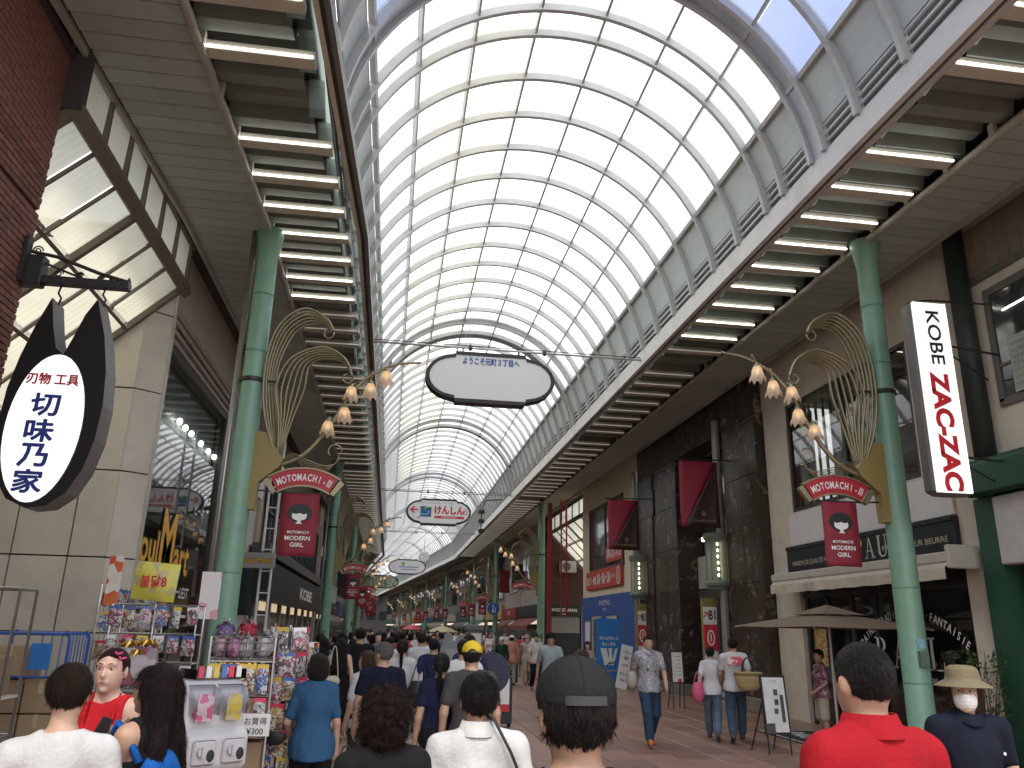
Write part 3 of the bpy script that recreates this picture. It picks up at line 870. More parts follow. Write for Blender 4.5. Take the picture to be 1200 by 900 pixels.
# lower curved band: solid panels above louvres, both sides
_sp = {}
slats_far = G()
nsl = 0
for (a, b) in bays:
    L = b - a; mid = (a + b) / 2
    for sd in (0, 1):
        k = (round(L, 2), sd)
        if k not in _sp:
            g = G(); lo_, hi_ = (13.4, 26) if sd == 0 else (154, 166.6)
            arc_band(g, RV - 0.05, RV - 0.02, rad(lo_), rad(hi_), -L / 2, L / 2, 3)
            _sp[k] = local(g).mesh('spandrel_panel'); _sp[k].materials.append(m_span)
        if mid < 60:
            o = bpy.data.objects.new('spandrel_panel', _sp[k]); COL.objects.link(o); o.parent = vault; set_at(o, mid)
        else:
            lo_, hi_ = (13.4, 26) if sd == 0 else (154, 166.6)
            gg = arc_band(G(), RV - 0.05, RV - 0.02, rad(lo_), rad(hi_), -L / 2, L / 2, 2)
            gg.v = [(*B(p[0], p[1] + mid), p[2]) for p in gg.v]; slats_far.add(gg.v, gg.f)
        for q in range(4):
            aa = (12.6 - q * 1.95) if sd == 0 else (167.4 + q * 1.95)
            ks = (round(L, 2), sd, q)
            ca, sa = math.cos(rad(aa)), math.sin(rad(aa))
            pc = (CX + (RV - 0.05) * ca, CZ + (RV - 0.05) * sa)
            if nsl < 280 and ((sd == 0 and mid < 50) or (sd == 1 and 7 < mid < 14)):
                if ks not in _sp:
                    g = G().beam((pc[0], -L / 2, pc[1]), (pc[0], L / 2, pc[1]), 0.025, 0.07, up=(0.35 * (1 if sd == 0 else -1), 0, 1))
                    _sp[ks] = local(g).mesh('louvre_slat'); _sp[ks].materials.append(m_louv)
                o = bpy.data.objects.new('louvre_slat', _sp[ks]); COL.objects.link(o); o.parent = vault; set_at(o, mid); nsl += 1
            else:
                p0, p1 = B(pc[0], mid - L / 2), B(pc[0], mid + L / 2)
                slats_far.beam((*p0, pc[1]), (*p1, pc[1]), 0.03, 0.095)
tag(slats_far.make('far_louvres', m_louv, vault), kind='stuff')
g = G()
for (sx, off) in ((CX + RV - 0.0, 0), (CX - RV + 0.0, 0)):
    for (ya, yb) in ((2, 79.999), (80.001, 208)):
        p0, p1 = B(sx, ya), B(sx, yb); g.beam((*p0, 9.12), (*p1, 9.12), 0.02, 0.85)
tag(g.make('louvre_backing', m_dark, vault))

# maintenance walkways arching over the joints, outside the glazing
for j in JOINTS[1:5]:
    wk = thing('roof_walkway', 'blue stepped maintenance arch outside the glazing, %s joint of the vault' % {26.9: 'nearest', 40.8: 'second', 55.8: 'third', 70.5: 'fourth'}[j], 'walkway', (0, j - 1.1, 0), 0, 'maintenance arches over the vault')
    g = G()
    for q in range(34):
        a = rad(16 + q * 4.4); rr = RV + 0.28
        x_, z_ = CX + rr * math.cos(a), CZ + rr * math.sin(a)
        g.box(x_ - 0.14, x_ + 0.14, -0.3, 0.3, z_ - 0.03, z_ + 0.03)
    g.make('steps', m_walk, wk)
    g = arc_band(G(), RV + 0.15, RV + 0.35, rad(10), rad(170), -0.38, -0.32, 40); arc_band(g, RV + 0.15, RV + 0.35, rad(10), rad(170), 0.32, 0.38, 40); g.make('stringers', m_walk, wk)
    g = G()
    for yy in (-0.36, 0.36):
        A = arc_pts(RV + 0.95, rad(14), rad(166), 30)
        g.tube([(p[0], yy, p[1]) for p in A], 0.02, 5)
        for q in range(1, 30, 3):
            a = rad(14 + q * 152 / 30); g.tube([(CX + (RV + 0.2) * math.cos(a), yy, CZ + (RV + 0.2) * math.sin(a)), (CX + (RV + 0.95) * math.cos(a), yy, CZ + (RV + 0.95) * math.sin(a))], 0.016, 5)
    g.make('handrail', m_walk, wk)

# edge beams
eb = thing('edge_beam', 'pale steel beam along the right foot of the vault', 'beam')
def run(name, m, par, x0, x1, z0, z1, kind=None, y1=208, sh=False):
    g = G()
    ys = [1.0, 7.0, 13.0, 79.999] if sh else [1.0, 79.999]
    for ya, yb in list(zip(ys[:-1], ys[1:])) + [(80.001, y1)]:
        s0, s1 = (lx(ya), lx(yb)) if sh else (0, 0)
        pa, pb, pc, pd = B(x0 + s0, ya), B(x1 + s0, ya), B(x1 + s1, yb), B(x0 + s1, yb)
        g.add([(*pa, z0), (*pb, z0), (*pc, z0), (*pd, z0), (*pa, z1), (*pb, z1), (*pc, z1), (*pd, z1)],
              [(3, 2, 1, 0), (4, 5, 6, 7), (0, 1, 5, 4), (1, 2, 6, 5), (2, 3, 7, 6), (3, 0, 4, 7)])
    o = g.make(name, m, par)
    if kind: tag(o, kind=kind)
    return o
run('beam_web', m_white, eb, 6.05, 6.14, 8.46, 8.84); run('channel', m_dark, eb, 6.142, 6.20, 8.50, 8.80); run('lower_flange', m_steel, eb, 6.202, 6.30, 8.47, 8.53)
eb2 = thing('edge_beam', 'dark grey steel beam along the left foot of the vault', 'beam')
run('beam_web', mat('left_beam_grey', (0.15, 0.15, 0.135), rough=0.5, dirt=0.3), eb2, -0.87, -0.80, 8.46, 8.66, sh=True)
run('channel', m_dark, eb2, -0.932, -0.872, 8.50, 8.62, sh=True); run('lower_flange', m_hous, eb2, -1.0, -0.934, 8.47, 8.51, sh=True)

# side roofs: fluted deck, plank soffit, pipe, light sheets
def side(sd):
    sx = 1 if sd == 'right' else -1
    X = (lambda v: v) if sx == 1 else None
    Lr = sx == -1
    S = lambda y: lx(y) if Lr else 0
    t = thing('arcade_canopy', 'flat side canopy with planked and fluted soffit along the %s shops' % sd, 'canopy')
    in_e, pole_x, out_e, wall = (6.56, 7.98, 9.1, 9.62) if sx == 1 else (-1.36, -2.60, -3.92, -4.45)
    # fluted deck
    g = G(); y = 2.4
    prof = [(0, 8.70), (0.22, 8.70), (0.30, 8.93), (0.52, 8.93), (0.58, 8.83), (0.80, 8.83), (0.88, 8.95)]
    P2 = []
    i = 0
    while y < 207:
        for (dy, z) in prof: P2.append((y + dy, z))
        y += 0.96
    P2 = [p for p in P2]
    for (yy, z) in P2:
        s_ = S(yy); yb = yy
        a = B(in_e + s_, yb); b = B(pole_x + s_ * 0.6, yb); g.v += [(*a, z), (*b, z)]
    for k in range(len(P2) - 1): g.f.append((2 * k, 2 * k + 1, 2 * k + 3, 2 * k + 2))
    g.make('fluted_deck', m_deck, t)
    # flute ends cut like waves, lit by a strip of light sheet
    g = G()
    for k in range(0, 75):
        y0 = 2.4 + k * 0.96; xx = in_e + S(y0); d = 0.22 * sx
        zz = [(0.30, 8.95), (0.40, 8.93), (0.52, 8.84), (0.64, 8.74), (0.80, 8.70)]
        o_ = len(g.v)
        for (yy, z) in zz: g.v += [(xx, y0 + yy, z), (xx - d, y0 + yy, z)]
        g.f += [(o_ + 2 * i, o_ + 2 * i + 1, o_ + 2 * i + 3, o_ + 2 * i + 2) for i in range(4)]
    tag(g.make('flute_ends', m_strip, t), kind='stuff')
    a_, b_ = (6.20, 6.66) if sx == 1 else (-1.44, -0.95)
    run('light_strip', m_strip, t, a_, b_, 9.02, 9.03, sh=Lr, y1=207)
    # planks
    xa, xb = sorted((pole_x, out_e))
    Lp = xb - xa
    g = G().bbox(-Lp / 2, Lp / 2, -0.152, 0.152, 0, 0.03, 0.005); pm = g.mesh('soffit_plank'); pm.materials.append(m_sof)
    y = 2.6; npl = 0; far = G()
    while y < 206:
        s_ = S(y) * 0.8; c = (xa + xb) / 2 + s_
        if npl < 220 and y < 72:
            o = bpy.data.objects.new('soffit_plank', pm); COL.objects.link(o); o.parent = t; o.location = (c, y, 8.585); npl += 1
        else:
            p0, p1 = B(xa, y - 0.152), B(xb, y - 0.152); p2, p3 = B(xb, y + 0.152), B(xa, y + 0.152)
            far.add([(*p0, 8.585), (*p1, 8.585), (*p2, 8.585), (*p3, 8.585)], [(3, 2, 1, 0)])
        y += 0.32
    tag(far.make('far_soffit_planks', m_sof, t), kind='stuff')
    run('plank_backing', m_dark, t, xa - 0.02, xb + 0.02, 8.63, 8.66, sh=Lr)
    # wavy pipe with brackets
    pts = []; y = 2.0
    while y < 80: pts.append((pole_x + S(y) * 0.75 - sx * 0.05 + 0.009 * math.sin(y * 6.545), y, 8.56)); y += 0.24
    pts = pts
    g = G().tube(pts, 0.062, 8); 
    pts = [(*B(pole_x - sx * .05, yy), 8.56) for yy in (80.01, 120, 180)]; g.tube(pts, 0.06, 6)
    g.make('pipe', m_rail, t, smooth=True)
    g = G()
    for k in range(80):
        yy = 2.7 + k * 0.96; xx = pole_x + S(yy) * .75 - sx * 0.08
        g.box(xx - 0.035, xx + 0.035, yy - 0.05, yy + 0.05, 8.52, 8.75)
    tag(g.make('pipe_brackets', m_hous, t), kind='stuff')
    # outer dark gap, top slab
    o_ = sorted((out_e + sx * 0.005, wall)); run('edge_trim', m_rail, t, *sorted((out_e, out_e + sx * 0.05)), 8.50, 8.64, sh=Lr)
    run('gap_shade', m_dark, t, *sorted((out_e + sx * 0.05, wall)), 8.75, 8.80, sh=Lr)  # dark board put in for the shade between soffit and wall
    run('roof_sheet', m_dark, t, *sorted((in_e + sx * 0.05, wall + sx * 0.6)), 9.06, 9.12)  # unseen slab, added on top to block the sky
    return t
side('left'); side('right')
# ceiling tube lights
def tube_light(sd):
    L = 1.30 if sd == 'left' else 1.36
    t = thing('ceiling_light', 'white fluorescent strip light under the %s fluted canopy' % sd, 'strip light', (0, 0, 0), 0, 'strip lights under the %s canopy' % sd)
    G().bbox(-L / 2 - 0.03, L / 2 + 0.03, -0.012, 0.20, -0.035, 0.09, 0.008).make('housing', m_hous, t)
    G().tube([(-L / 2, -0.035, -0.02), (L / 2, -0.035, -0.02)], 0.012, 8).make('tube', m_tube, t, smooth=True)
    return t
for sd, x0, skip in (('left', -1.84, (6, 17, 33)), ('right', 7.10, (5, 16, 25, 40))):
    t0 = tube_light(sd); first = True
    for k in range(82):
        yy = (3.73 if sd == 'left' else 3.4) + k * 0.96
        if k in skip or yy > 79: continue
        t = t0 if first else copy_tree(t0); first = False
        if yy > 17:
            for ch in t.children:
                if ch.name.startswith('tube'): ch.material_slots[0].link = 'OBJECT'; ch.material_slots[0].material = m_tube2
        t.location = (x0 + (lx(yy) * 0.85 if sd == 'left' else 0), yy, 8.60)
g = G()
for k in range(100):
    yy = 81 + k * 0.96
    for x0 in (-1.84, 7.1):
        p0, p1 = B(x0 - 0.65, yy), B(x0 + 0.65, yy); g.beam((*p0, 8.6), (*p1, 8.6), 0.05, 0.04)
tag(g.make('far_strip_lights', m_hous), 'white strip lights on the canopies past the bend, far away', 'strip lights', kind='stuff')

# tie rods across the vault
for i, (yy, lab) in enumerate(((18.84, 'nearest thin tie rod crossing above the white welcome sign'), (41.4, 'second tie rod across the vault above the red lettered sign'), (60, 'third tie rod crossing the vault far down the street'))):
    t = thing('tie_rod', lab, 'tie rod', (0, yy, 0))
    G().tube([(-0.9, 0, 8.62), (6.1, 0, 8.62)], 0.028, 8).make('rod', m_steel, t, smooth=True)
    G().tube([(-0.9, 0.05, 8.70), (6.1, 0.05, 8.70)], 0.012, 6).make('wire', m_dark, t)
    g = G()
    for (xa, za) in ((1.6, 0), (3.5, 0)):
        for dx in (-0.9, 0.2): g.tube([(xa, 0, 8.66), (xa + dx - .3, 0, CZ + math.sqrt(max(0, (RV - .2) ** 2 - (xa + dx - .3 - CX) ** 2)))], 0.006, 4)
    g.make('hanger_wire', m_steel, t)
    for xa in (1.6, 3.5): G().ell((xa, 0, 8.63), (0.06, 0.05, 0.09), 8, 6).make('clamp', m_dark, t)

# ------------------------------------------------------------------ ground
m_mortar = mat('paving_joint', (0.06, 0.05, 0.045), rough=0.9)
m_red = pmat('paver_red', (0.285, 0.165, 0.122), jitter=0.22, rough=0.38, var=0.2, scale=6, bump=0.1, dirt=0.45)
m_pink = pmat('paver_pink', (0.40, 0.29, 0.245), jitter=0.13, rough=0.45, var=0.1, scale=6, bump=0.08, dirt=0.2)
m_pale = pmat('paver_pale', (0.46, 0.43, 0.375), jitter=0.1, rough=0.45, var=0.08, scale=8, dirt=0.25)
g = G(); g.quad((-400, -60, -0.035), (400, -60, -0.035), (400, 900, -0.035), (-400, 900, -0.035)); tag(g.make('ground', mat('asphalt', (0.06, 0.06, 0.06), rough=0.9)), kind='structure')
pav = tag(G().box(-4.4, 9.8, -6, 60, -0.03, -0.006).make('pavement', m_mortar), kind='structure')
_pv = G().bbox(-0.293, 0.293, -0.446, 0.446, -0.03, 0, 0.006).mesh('paver'); _pv.materials.append(m_red)
cnt = 0; rest = {0: G(), 1: G(), 2: G()}
def zone(x): return 2 if 0.2 < x < 1.5 else (1 if x < 0.2 else 0)
mm = [m_red, m_pink, m_pale]
rows = [(-6 + 0.9 * j) for j in range(73)]
for j, y in enumerate(rows):
    for i in range(24):
        x = -4.1 + 0.6 * i; y_ = y + (0.45 if i % 2 else 0)
        if 8.0 < y_ < 21.6 and (-0.9 < x < 9.0) and cnt < 300 and not (y_ > 17.5 and x < 1.4):
            o = bpy.data.objects.new('paver', _pv); COL.objects.link(o); o.parent = pav; o.location = (x, y_, R.uniform(-0.0015, 0.0015)); cnt += 1
            if zone(x): o.material_slots[0].link = 'OBJECT'; o.material_slots[0].material = mm[zone(x)]
        else: rest[zone(x)].box(x - 0.293, x + 0.293, y_ - 0.446, y_ + 0.446, -0.02, R.uniform(-0.0015, 0.0015))
for k in rest: tag(rest[k].make('pavers', mm[k], pav), kind='stuff')
g = G(); p = [B(-4.4, 60), B(9.8, 60), B(9.8, 79.99), B(-4.4, 79.99)]; g.add([(*q, 0) for q in p], [(0, 1, 2, 3)])
p = [B(-4.4, 80.01), B(9.8, 80.01), B(9.8, 260), B(-4.4, 260)]; g.add([(*q, 0) for q in p], [(0, 1, 2, 3)])
tag(g.make('far_pavement', m_red), kind='structure')
g = G().box(9.8, 40, 39.5, 50.5, -0.03, 0.0); g.box(-40, -4.4, 9.0, 14.9, -0.03, 0.0); g.box(-40, -4.4, 20, 26, -0.03, 0.0)
tag(g.make('side_street', mat('side_paving', (0.16, 0.14, 0.12), rough=0.8, dirt=0.3)), kind='structure')
# ------------------------------------------------------------------ green street columns with gilt ornament
m_green = mat('column_green', (0.205, 0.375, 0.27), rough=0.42, var=0.10, dirt=0.3, scale=2)
m_gold = mat('gilt_ornament', (0.27, 0.235, 0.14), rough=0.38, var=0.12, metal=0.55)
m_plate = mat('gold_plate', (0.27, 0.21, 0.07), rough=0.5, var=0.05)
m_iron = mat('black_iron', (0.02, 0.02, 0.02), rough=0.5)
m_sred = mat('sign_red', (0.42, 0.018, 0.03), rough=0.45, var=0.04)
m_cream = mat('sign_cream', (0.72, 0.68, 0.6), rough=0.5, var=0.03)
m_wht = mat('white_print', (0.78, 0.77, 0.75), rough=0.5, var=0.02)
m_blk = mat('black_print', (0.012, 0.012, 0.012), rough=0.5, var=0.02)
m_shade = milky('flower_shade', (0.84, 0.72, 0.58), clear=0.06, tl=0.5)
m_bulb = emat('warm_bulb', (1.0, 0.66, 0.32), 3.2)
m_chrome = mat('grey_downpipe', (0.30, 0.29, 0.27), rough=0.3, metal=0.6)

def bez(pts, n=14):
    """smooth curve through points (Catmull-Rom)"""
    P = [Vector(p) for p in pts]; P = [2 * P[0] - P[1]] + P + [2 * P[-1] - P[-2]]; out = []
    for i in range(1, len(P) - 2):
        for k in range(n // (len(pts) - 1) + 2):
            t = k / (n // (len(pts) - 1) + 2)
            a, b, c, d = P[i - 1], P[i], P[i + 1], P[i + 2]
            out.append(0.5 * ((2 * b) + (c - a) * t + (2 * a - 5 * b + 4 * c - d) * t * t + (3 * b - a - 3 * c + d) * t ** 3))
    out.append(P[-2]); return out

def shade_mesh():
    g = G(); n = 24
    prof = [(0.030, 0.0), (0.066, -0.018), (0.092, -0.07), (0.104, -0.13), (0.116, -0.18), (0.150, -0.235)]
    for i, (r, z) in enumerate(prof):
        for k in range(n):
            a = 2 * math.pi * k / n; lobe = abs(math.cos(4 * a))
            rr = r * (1 + 0.06 * lobe * i / 3); zz = z - (0.085 * lobe if i == len(prof) - 1 else 0) + (0.05 * (1 - lobe) if i == len(prof) - 1 else 0)
            g.v.append((rr * math.cos(a), rr * math.sin(a), zz))
    for i in range(len(prof) - 1):
        for k in range(n): k2 = (k + 1) % n; g.f.append((i * n + k, i * n + k2, i * n + n + k2, i * n + n + k))
    return g
def column(sx, label):
    t = thing('street_column', label, 'column', (0, 0, 0), 0, 'green columns carrying the arcade')
    g = G()
    g.lathe([(0.225, 0.0), (0.225, 0.25), (0.205, 0.27), (0.2, 2.2), (0.19, 5.0), (0.18, 7.6), (0.175, 8.1), (0.21, 8.35), (0.25, 8.55), (0.25, 8.62)], 12)
    g.make('shaft', m_green, t, smooth=True)
    g = G()
    for z in (1.2, 2.6, 6.3, 7.35): g.lathe([(0.202 - z * 0.002, z), (0.209 - z * 0.002, z + 0.005), (0.209 - z * 0.002, z + 0.02), (0.202 - z * .002, z + 0.025)], 12)
    g.make('seam', mat('column_seam', (0.13, 0.27, 0.18), rough=0.5), t)
    G().lathe([(0.198, 5.76), (0.215, 5.77), (0.215, 5.83), (0.198, 5.84)], 12).tube([(sx * 0.2, -0.05, 5.8), (sx * 0.45, -0.1, 5.78), (sx * 0.6, -0.02, 5.70)], 0.018, 6).make('clamp_band', m_iron, t)
    G().lathe([(0.30, 0), (0.30, 0.03), (0.24, 0.035)], 16).make('base_flange', m_green, t)
    for k in range(6): G().lathe([(0, .06), (.016, .058), (.018, .03)], 6, c=(.27 * math.cos(k * 1.047), .27 * math.sin(k * 1.047), 0)).make('anchor_bolt', m_iron, t)
    if sx < 0: G().box(-.06, .06, -.2055, -.2045, 1.72, 1.86).make('sticker', mat('sticker_blue', (0.25, .45, .6), var=.4, scale=30), t)
    g = G().box(-0.07, 0.07, -0.255, -0.19, 1.45, 1.68); g.make('junction_box', mat('box_green', (0.10, 0.17, 0.12), rough=0.5), t)
    if sx > 0:
        G().tube([(-0.265, -0.02, 0.0), (-0.265, -0.02, 8.58)], 0.048, 10).make('downpipe', m_chrome, t, smooth=True)
    X = lambda p: (p[0] * sx, p[1], p[2])
    pl = [(0.12, 4.92), (0.34, 4.90), (0.66, 4.46), (0.60, 4.33), (0.30, 4.07), (0.28, 3.62), (0.12, 3.62)]
    if sx < 0: pl = [(-a, b) for a, b in reversed(pl)]
    G().prism(pl, -0.1, 0.1).make('bracket_plate', m_plate, t)
    # plume of curved strips
    for i in range(6):
        f = i / 5.0; d = 0.05 * (i - 2.5)
        g = G(); g.tube(bez([X((0.55, d * .4, 4.42)), X((0.28 + 0.20 * f, d, 5.2)), X((0.20 + 0.16 * f, d, 6.0)), X((0.33 + 0.20 * f, d, 6.75 - 0.1 * f)), X((0.72 + 0.06 * f, d * .6, 7.16 - 0.26 * f)), X((1.12 - 0.02 * f, d * .3, 7.02 - .1 * f)), X((1.27 - 0.03 * f, 0, 6.80))], 34), [0.02] * 40 if False else 0.029, 6, flat=0.8)
        g.make('plume_strip', m_gold, t, smooth=True)
        g = G(); g.tube(bez([X((0.56, d * .4, 4.40)), X((0.52 + 0.16 * f, d, 5.1)), X((0.42 + 0.42 * f, d, 5.7)), X((0.62 + 0.28 * f, d, 6.22 - .05 * f)), X((1.12 + 0.05 * f, d * .6, 6.47 - 0.16 * f)), X((1.5, d * .3, 6.30 - .06 * f)), X((1.66, 0, 5.98))], 34), 0.029, 6, flat=0.7)
        g.make('plume_strip', m_gold, t, smooth=True)
    for (cx_, cz_) in ((1.19, 6.75), (1.58, 5.95)):
        g = G(); g.tube([X((cx_ + 0.085 * math.cos(a), 0, cz_ + 0.085 * math.sin(a))) for a in [0.4 - k * 0.5 for k in range(11)]], 0.016, 6); g.make('curl', m_gold, t, smooth=True)
    for i in range(5):
        f = i / 4; d = 0.04 * (i - 2)
        g = G(); g.tube(bez([X((0.56, d * .4, 4.36)), X((0.78, d, 4.56 - 0.05 * f)), X((1.02, d, 4.48 - 0.14 * f)), X((1.30, d * .4, 4.40 - 0.10 * f)), X((1.50, 0, 4.46)), X((1.56, 0, 4.62))], 24), 0.014, 6, flat=0.6)
        g.make('lower_strip', m_gold, t, smooth=True)
    g = G(); g.tube([X((1.47 + 0.11 * math.cos(a), 0, 4.66 + 0.11 * math.sin(a))) for a in [-0.2 + k * 0.42 for k in range(11)]], 0.014, 6); g.make('curl', m_gold, t, smooth=True)
    g = G(); g.tube(bez([X((0.45, 0, 4.32)), X((0.95, 0, 4.56)), X((1.33, 0, 5.05)), X((1.62, 0, 5.62)), X((1.95, 0, 6.02)), X((2.4, 0, 6.26)), X((2.82, 0, 6.33))], 36), [0.045 - 0.03 * i / 60 for i in range(60)][:len(bez([(0, 0, 0)] * 7, 36))], 8)
    g.make('lamp_branch', m_gold, t, smooth=True)
    for (lx_, lz, bx, bz_) in ((1.32, 5.17, 1.30, 5.02), (1.58, 5.42, 1.46, 5.38), (1.66, 5.80, 1.72, 5.80), (1.98, 5.88, 1.95, 6.03), (2.24, 6.12, 2.3, 6.25)):
        g = G(); g.tube(bez([X((bx, 0, bz_)), X(((lx_ + bx) / 2 + .03, -0.03, max(lz, bz_) + 0.07)), X((lx_, -0.05, lz + 0.03))], 8), 0.012, 6); g.lathe([(0.0, 0.05), (0.03, 0.045), (0.045, 0.01), (0.05, -0.02), (0.04, -0.03)], 10, c=X((lx_, -0.05, lz)))
        a = g.make('lamp_holder', m_gold, t, smooth=True)
        s_ = place('lamp_shade', SHADE, m_shade, t, X((lx_, -0.05, lz)), smooth=True)
        b_ = place('bulb', BULB, m_bulb, s_, (0, 0, -0.11), smooth=True)
    # arched name sign
    cx_ = 1.02 * sx; 
    def band(r0, r1, a0, a1, y0, y1, n=16, cz=3.26):
        g = G()
        for i in range(n + 1):
            a = a0 + (a1 - a0) * i / n
            for (r, y) in ((r0, y0), (r0, y1), (r1, y1), (r1, y0)): g.v.append((cx_ + r * math.cos(a), y, cz + r * math.sin(a)))
        for i in range(n):
            for k in range(4): g.f.append((i * 4 + k, i * 4 + (k + 1) % 4, i * 4 + 4 + (k + 1) % 4, i * 4 + 4 + k))
        g.f += [(3, 2, 1, 0), (n * 4, n * 4 + 1, n * 4 + 2, n * 4 + 3)]
        return g
    A0, A1 = rad(90 + 31), rad(90 - 31)
    band(0.80, 1.07, A0, A1, -0.03, 0.03).make('arch_sign', m_sred, t)
    ed = band(1.07, 1.095, A0 + .03, A1 - .03, -0.045, 0.045); q = band(0.775, 0.80, A0 + .03, A1 - .03, -0.045, 0.045); ed.add(q.v, q.f); ed.make('arch_rim', m_gold, t)
    for s3 in (-1, 1):
        a = rad(90 + 33 * s3); g = band(0.80, 1.07, a, a - rad(5 * s3 * -1), -0.045, 0.045, 2); g.make('arch_end', m_gold, t)
    arc_text('lettering', 'MOTOMACHI-Ⅲ', cx_, 3.26, 0.875, A0 - .05, A1 + .04, 0.115, m_wht, t, y=-0.034, bold=0.025, wide=0.62)
    g = G().tube([X((0.28, 0, 3.95)), X((0.55, 0, 3.93)), X((1.45, 0, 3.93))], 0.014, 6); g.make('banner_rod', m_iron, t)
    return t
def banner(label, loc):
    t = thing('banner', label, 'banner', loc, 0, 'red street banners')
    g = G(); n = 12
    for i in range(n + 1):
        for j in range(5):
            g.v.append((-0.3 + 0.6 * j / 4, 0.012 * math.sin(i * 0.8 + j) * (i / n), -1.02 * i / n))
    for i in range(n):
        for j in range(4): g.f.append((i * 5 + j, i * 5 + j + 1, i * 5 + j + 6, i * 5 + j + 5))
    me = g.make('cloth', mat('banner_red', (0.235, 0.018, 0.032), rough=0.7, var=0.06, bump=0.1), t, smooth=True); me.modifiers.new('s', 'SOLIDIFY').thickness = 0.006
    # bobbed-hair emblem
    g = G(); o = [(0.205 * math.cos(a), -0.345 + 0.165 * math.sin(a) + (0.0 if math.sin(a) > -0.2 else 0.035)) for a in [k * math.pi / 14 for k in range(28)]]
    g.add([(p[0], -0.02, p[1]) for p in o], [tuple(range(28))]); g.make('emblem_hair', m_blk, t)
    fc = [(-0.115, -0.335), (-0.06, -0.35), (0.0, -0.33), (0.06, -0.35), (0.115, -0.335), (0.118, -0.40), (0.085, -0.435), (0.03, -0.45), (0.025, -0.475), (0.055, -0.505), (-0.055, -0.505), (-0.025, -0.475), (-0.03, -0.45), (-0.085, -0.435), (-0.118, -0.40)]
    G().add([(p[0], -0.023, p[1]) for p in fc], [tuple(reversed(range(len(fc))))]).make('emblem_face', m_wht, t)
    text('lettering', 'MOTOMACHI', 0, -0.64, 0.045, m_wht, t, y=-0.022, w=0.34, bold=0.015)
    text('lettering', 'MODERN', 0, -0.735, 0.07, m_wht, t, y=-0.022, w=0.40, bold=0.02)
    text('lettering', 'GIRL', 0, -0.84, 0.07, m_wht, t, y=-0.022, w=0.22, bold=0.02)
    return t
_sg = shade_mesh(); _sg.v = [(a * .86, b * .86, c * .9) for a, b, c in _sg.v]; SHADE = _sg.mesh('lamp_shade'); BULB = G().ell((0, 0, 0), (0.038, 0.038, 0.05), 10, 7).mesh('bulb'); BULBW = G().ell((0, 0, 0), (0.06, 0.06, 0.07), 10, 7).mesh('bulb')
ORD = ['nearest', 'second', 'third', 'fourth', 'fifth', 'sixth', 'seventh', 'eighth', 'ninth', 'tenth', 'eleventh', 'twelfth']
c0 = {1: None, -1: None}; b0 = None
for sx, x0, ys in ((1, -2.55, [13.4, 34.3, 53, 69, 86, 104, 122]), (-1, 8.0, [11.8, 43.4, 62.5, 79, 97, 115, 133, 151])):
    sdn = 'left' if sx > 0 else 'right'
    for i, y in enumerate(ys):
        lab = '%s green column on the %s side with gilt plume, flower lamps and name arch' % (ORD[i], sdn)
        x_, y_ = B(x0, y)
        if c0[sx] is None: c = c0[sx] = column(sx, lab)
        else: c = copy_tree(c0[sx], label=lab)
        c.location = (x_, y_, 0); c.rotation_euler = (0, 0, bz(y))
        bl = 'red bobbed-hair banner under the arch of the %s %s column' % (ORD[i], sdn)
        bx, by = B(x0 + 1.0 * sx, y)
        if sx < 0 and y == 43.4: continue
        if b0 is None: b = b0 = banner(bl, (bx, by, 3.93))
        else: b = copy_tree(b0, label=bl)
        b.location = (bx, by, 3.93); b.rotation_euler = (0, 0, bz(y))
# extra banners on the far columns, hung the other way
for i, (x, y) in enumerate(((6.9, 70), (6.9, 90), (-1.5, 45), (-1.5, 61), (-1.5, 77), (6.9, 106))):
    x_, y_ = B(x, y); b = copy_tree(b0, label='small red banner between the far %s columns, %s from the near end' % ('right' if x > 0 else 'left', ORD[i % 3]))
    b.location = (x_, y_, 3.9); b.rotation_euler = (0, 0, bz(y))

# ------------------------------------------------------------------ oval signs hung from the tie rods
def oval(W, Hh, n=12, notch=0.07):
    """rounded ends with small stepped shoulders, x-z outline"""
    fl = W / 2 - Hh * 0.56; pts = []
    for sgn in (1, -1):
        ring = [(fl + Hh * 0.56 * math.cos(a), Hh * 0.5 * 0.86 * math.sin(a)) for a in [rad(-82) + k * rad(164) / n for k in range(n + 1)]]
        seq = [(fl - notch, -Hh / 2), (fl - notch * .1, -Hh / 2), (fl, -Hh / 2 + notch)] + ring + [(fl, Hh / 2 - notch), (fl - notch * .1, Hh / 2), (fl - notch, Hh / 2)]
        pts += [(sgn * p[0], sgn * p[1]) for p in seq]
    return pts
def hung_sign(label, x, y, z, W, Hh, face, depth=0.36):
    x_, y_ = B(x, y)
    t = thing('hanging_sign', label, 'hanging sign', (x_, y_, z), bz(y))
    o = oval(W, Hh); inn = oval(W - 0.19, Hh - 0.19)
    g = G(); n = len(o)
    for (pl, yy) in ((o, -0.11), (inn, -0.11), (inn, -0.08), (o, depth - 0.11)): g.v += [(p[0], yy, p[1]) for p in pl]
    for k in range(n):
        k2 = (k + 1) % n
        g.f += [(k, k2, n + k2, n + k), (n + k, n + k2, 2 * n + k2, 2 * n + k), (k2, k, 3 * n + k, 3 * n + k2)]
    g.f.append(tuple(reversed(range(3 * n, 4 * n)))); g.make('frame', m_blk, t)
    g = G(); g.v = [(p[0], -0.09, p[1]) for p in inn]; g.f = [tuple(range(n))]; g.make('face_panel', face, t)
    g = G()
    for xa in (-W * 0.22, W * 0.22): g.tube([(xa, 0, Hh / 2), (xa, 0, Hh / 2 + 0.12)], 0.02, 6)
    g.make('hanger', m_iron, t)
    return t
m_face = emat('sign_face_lit', (0.92, 0.93, 0.95), 0.10, base=(0.46, 0.46, 0.46))
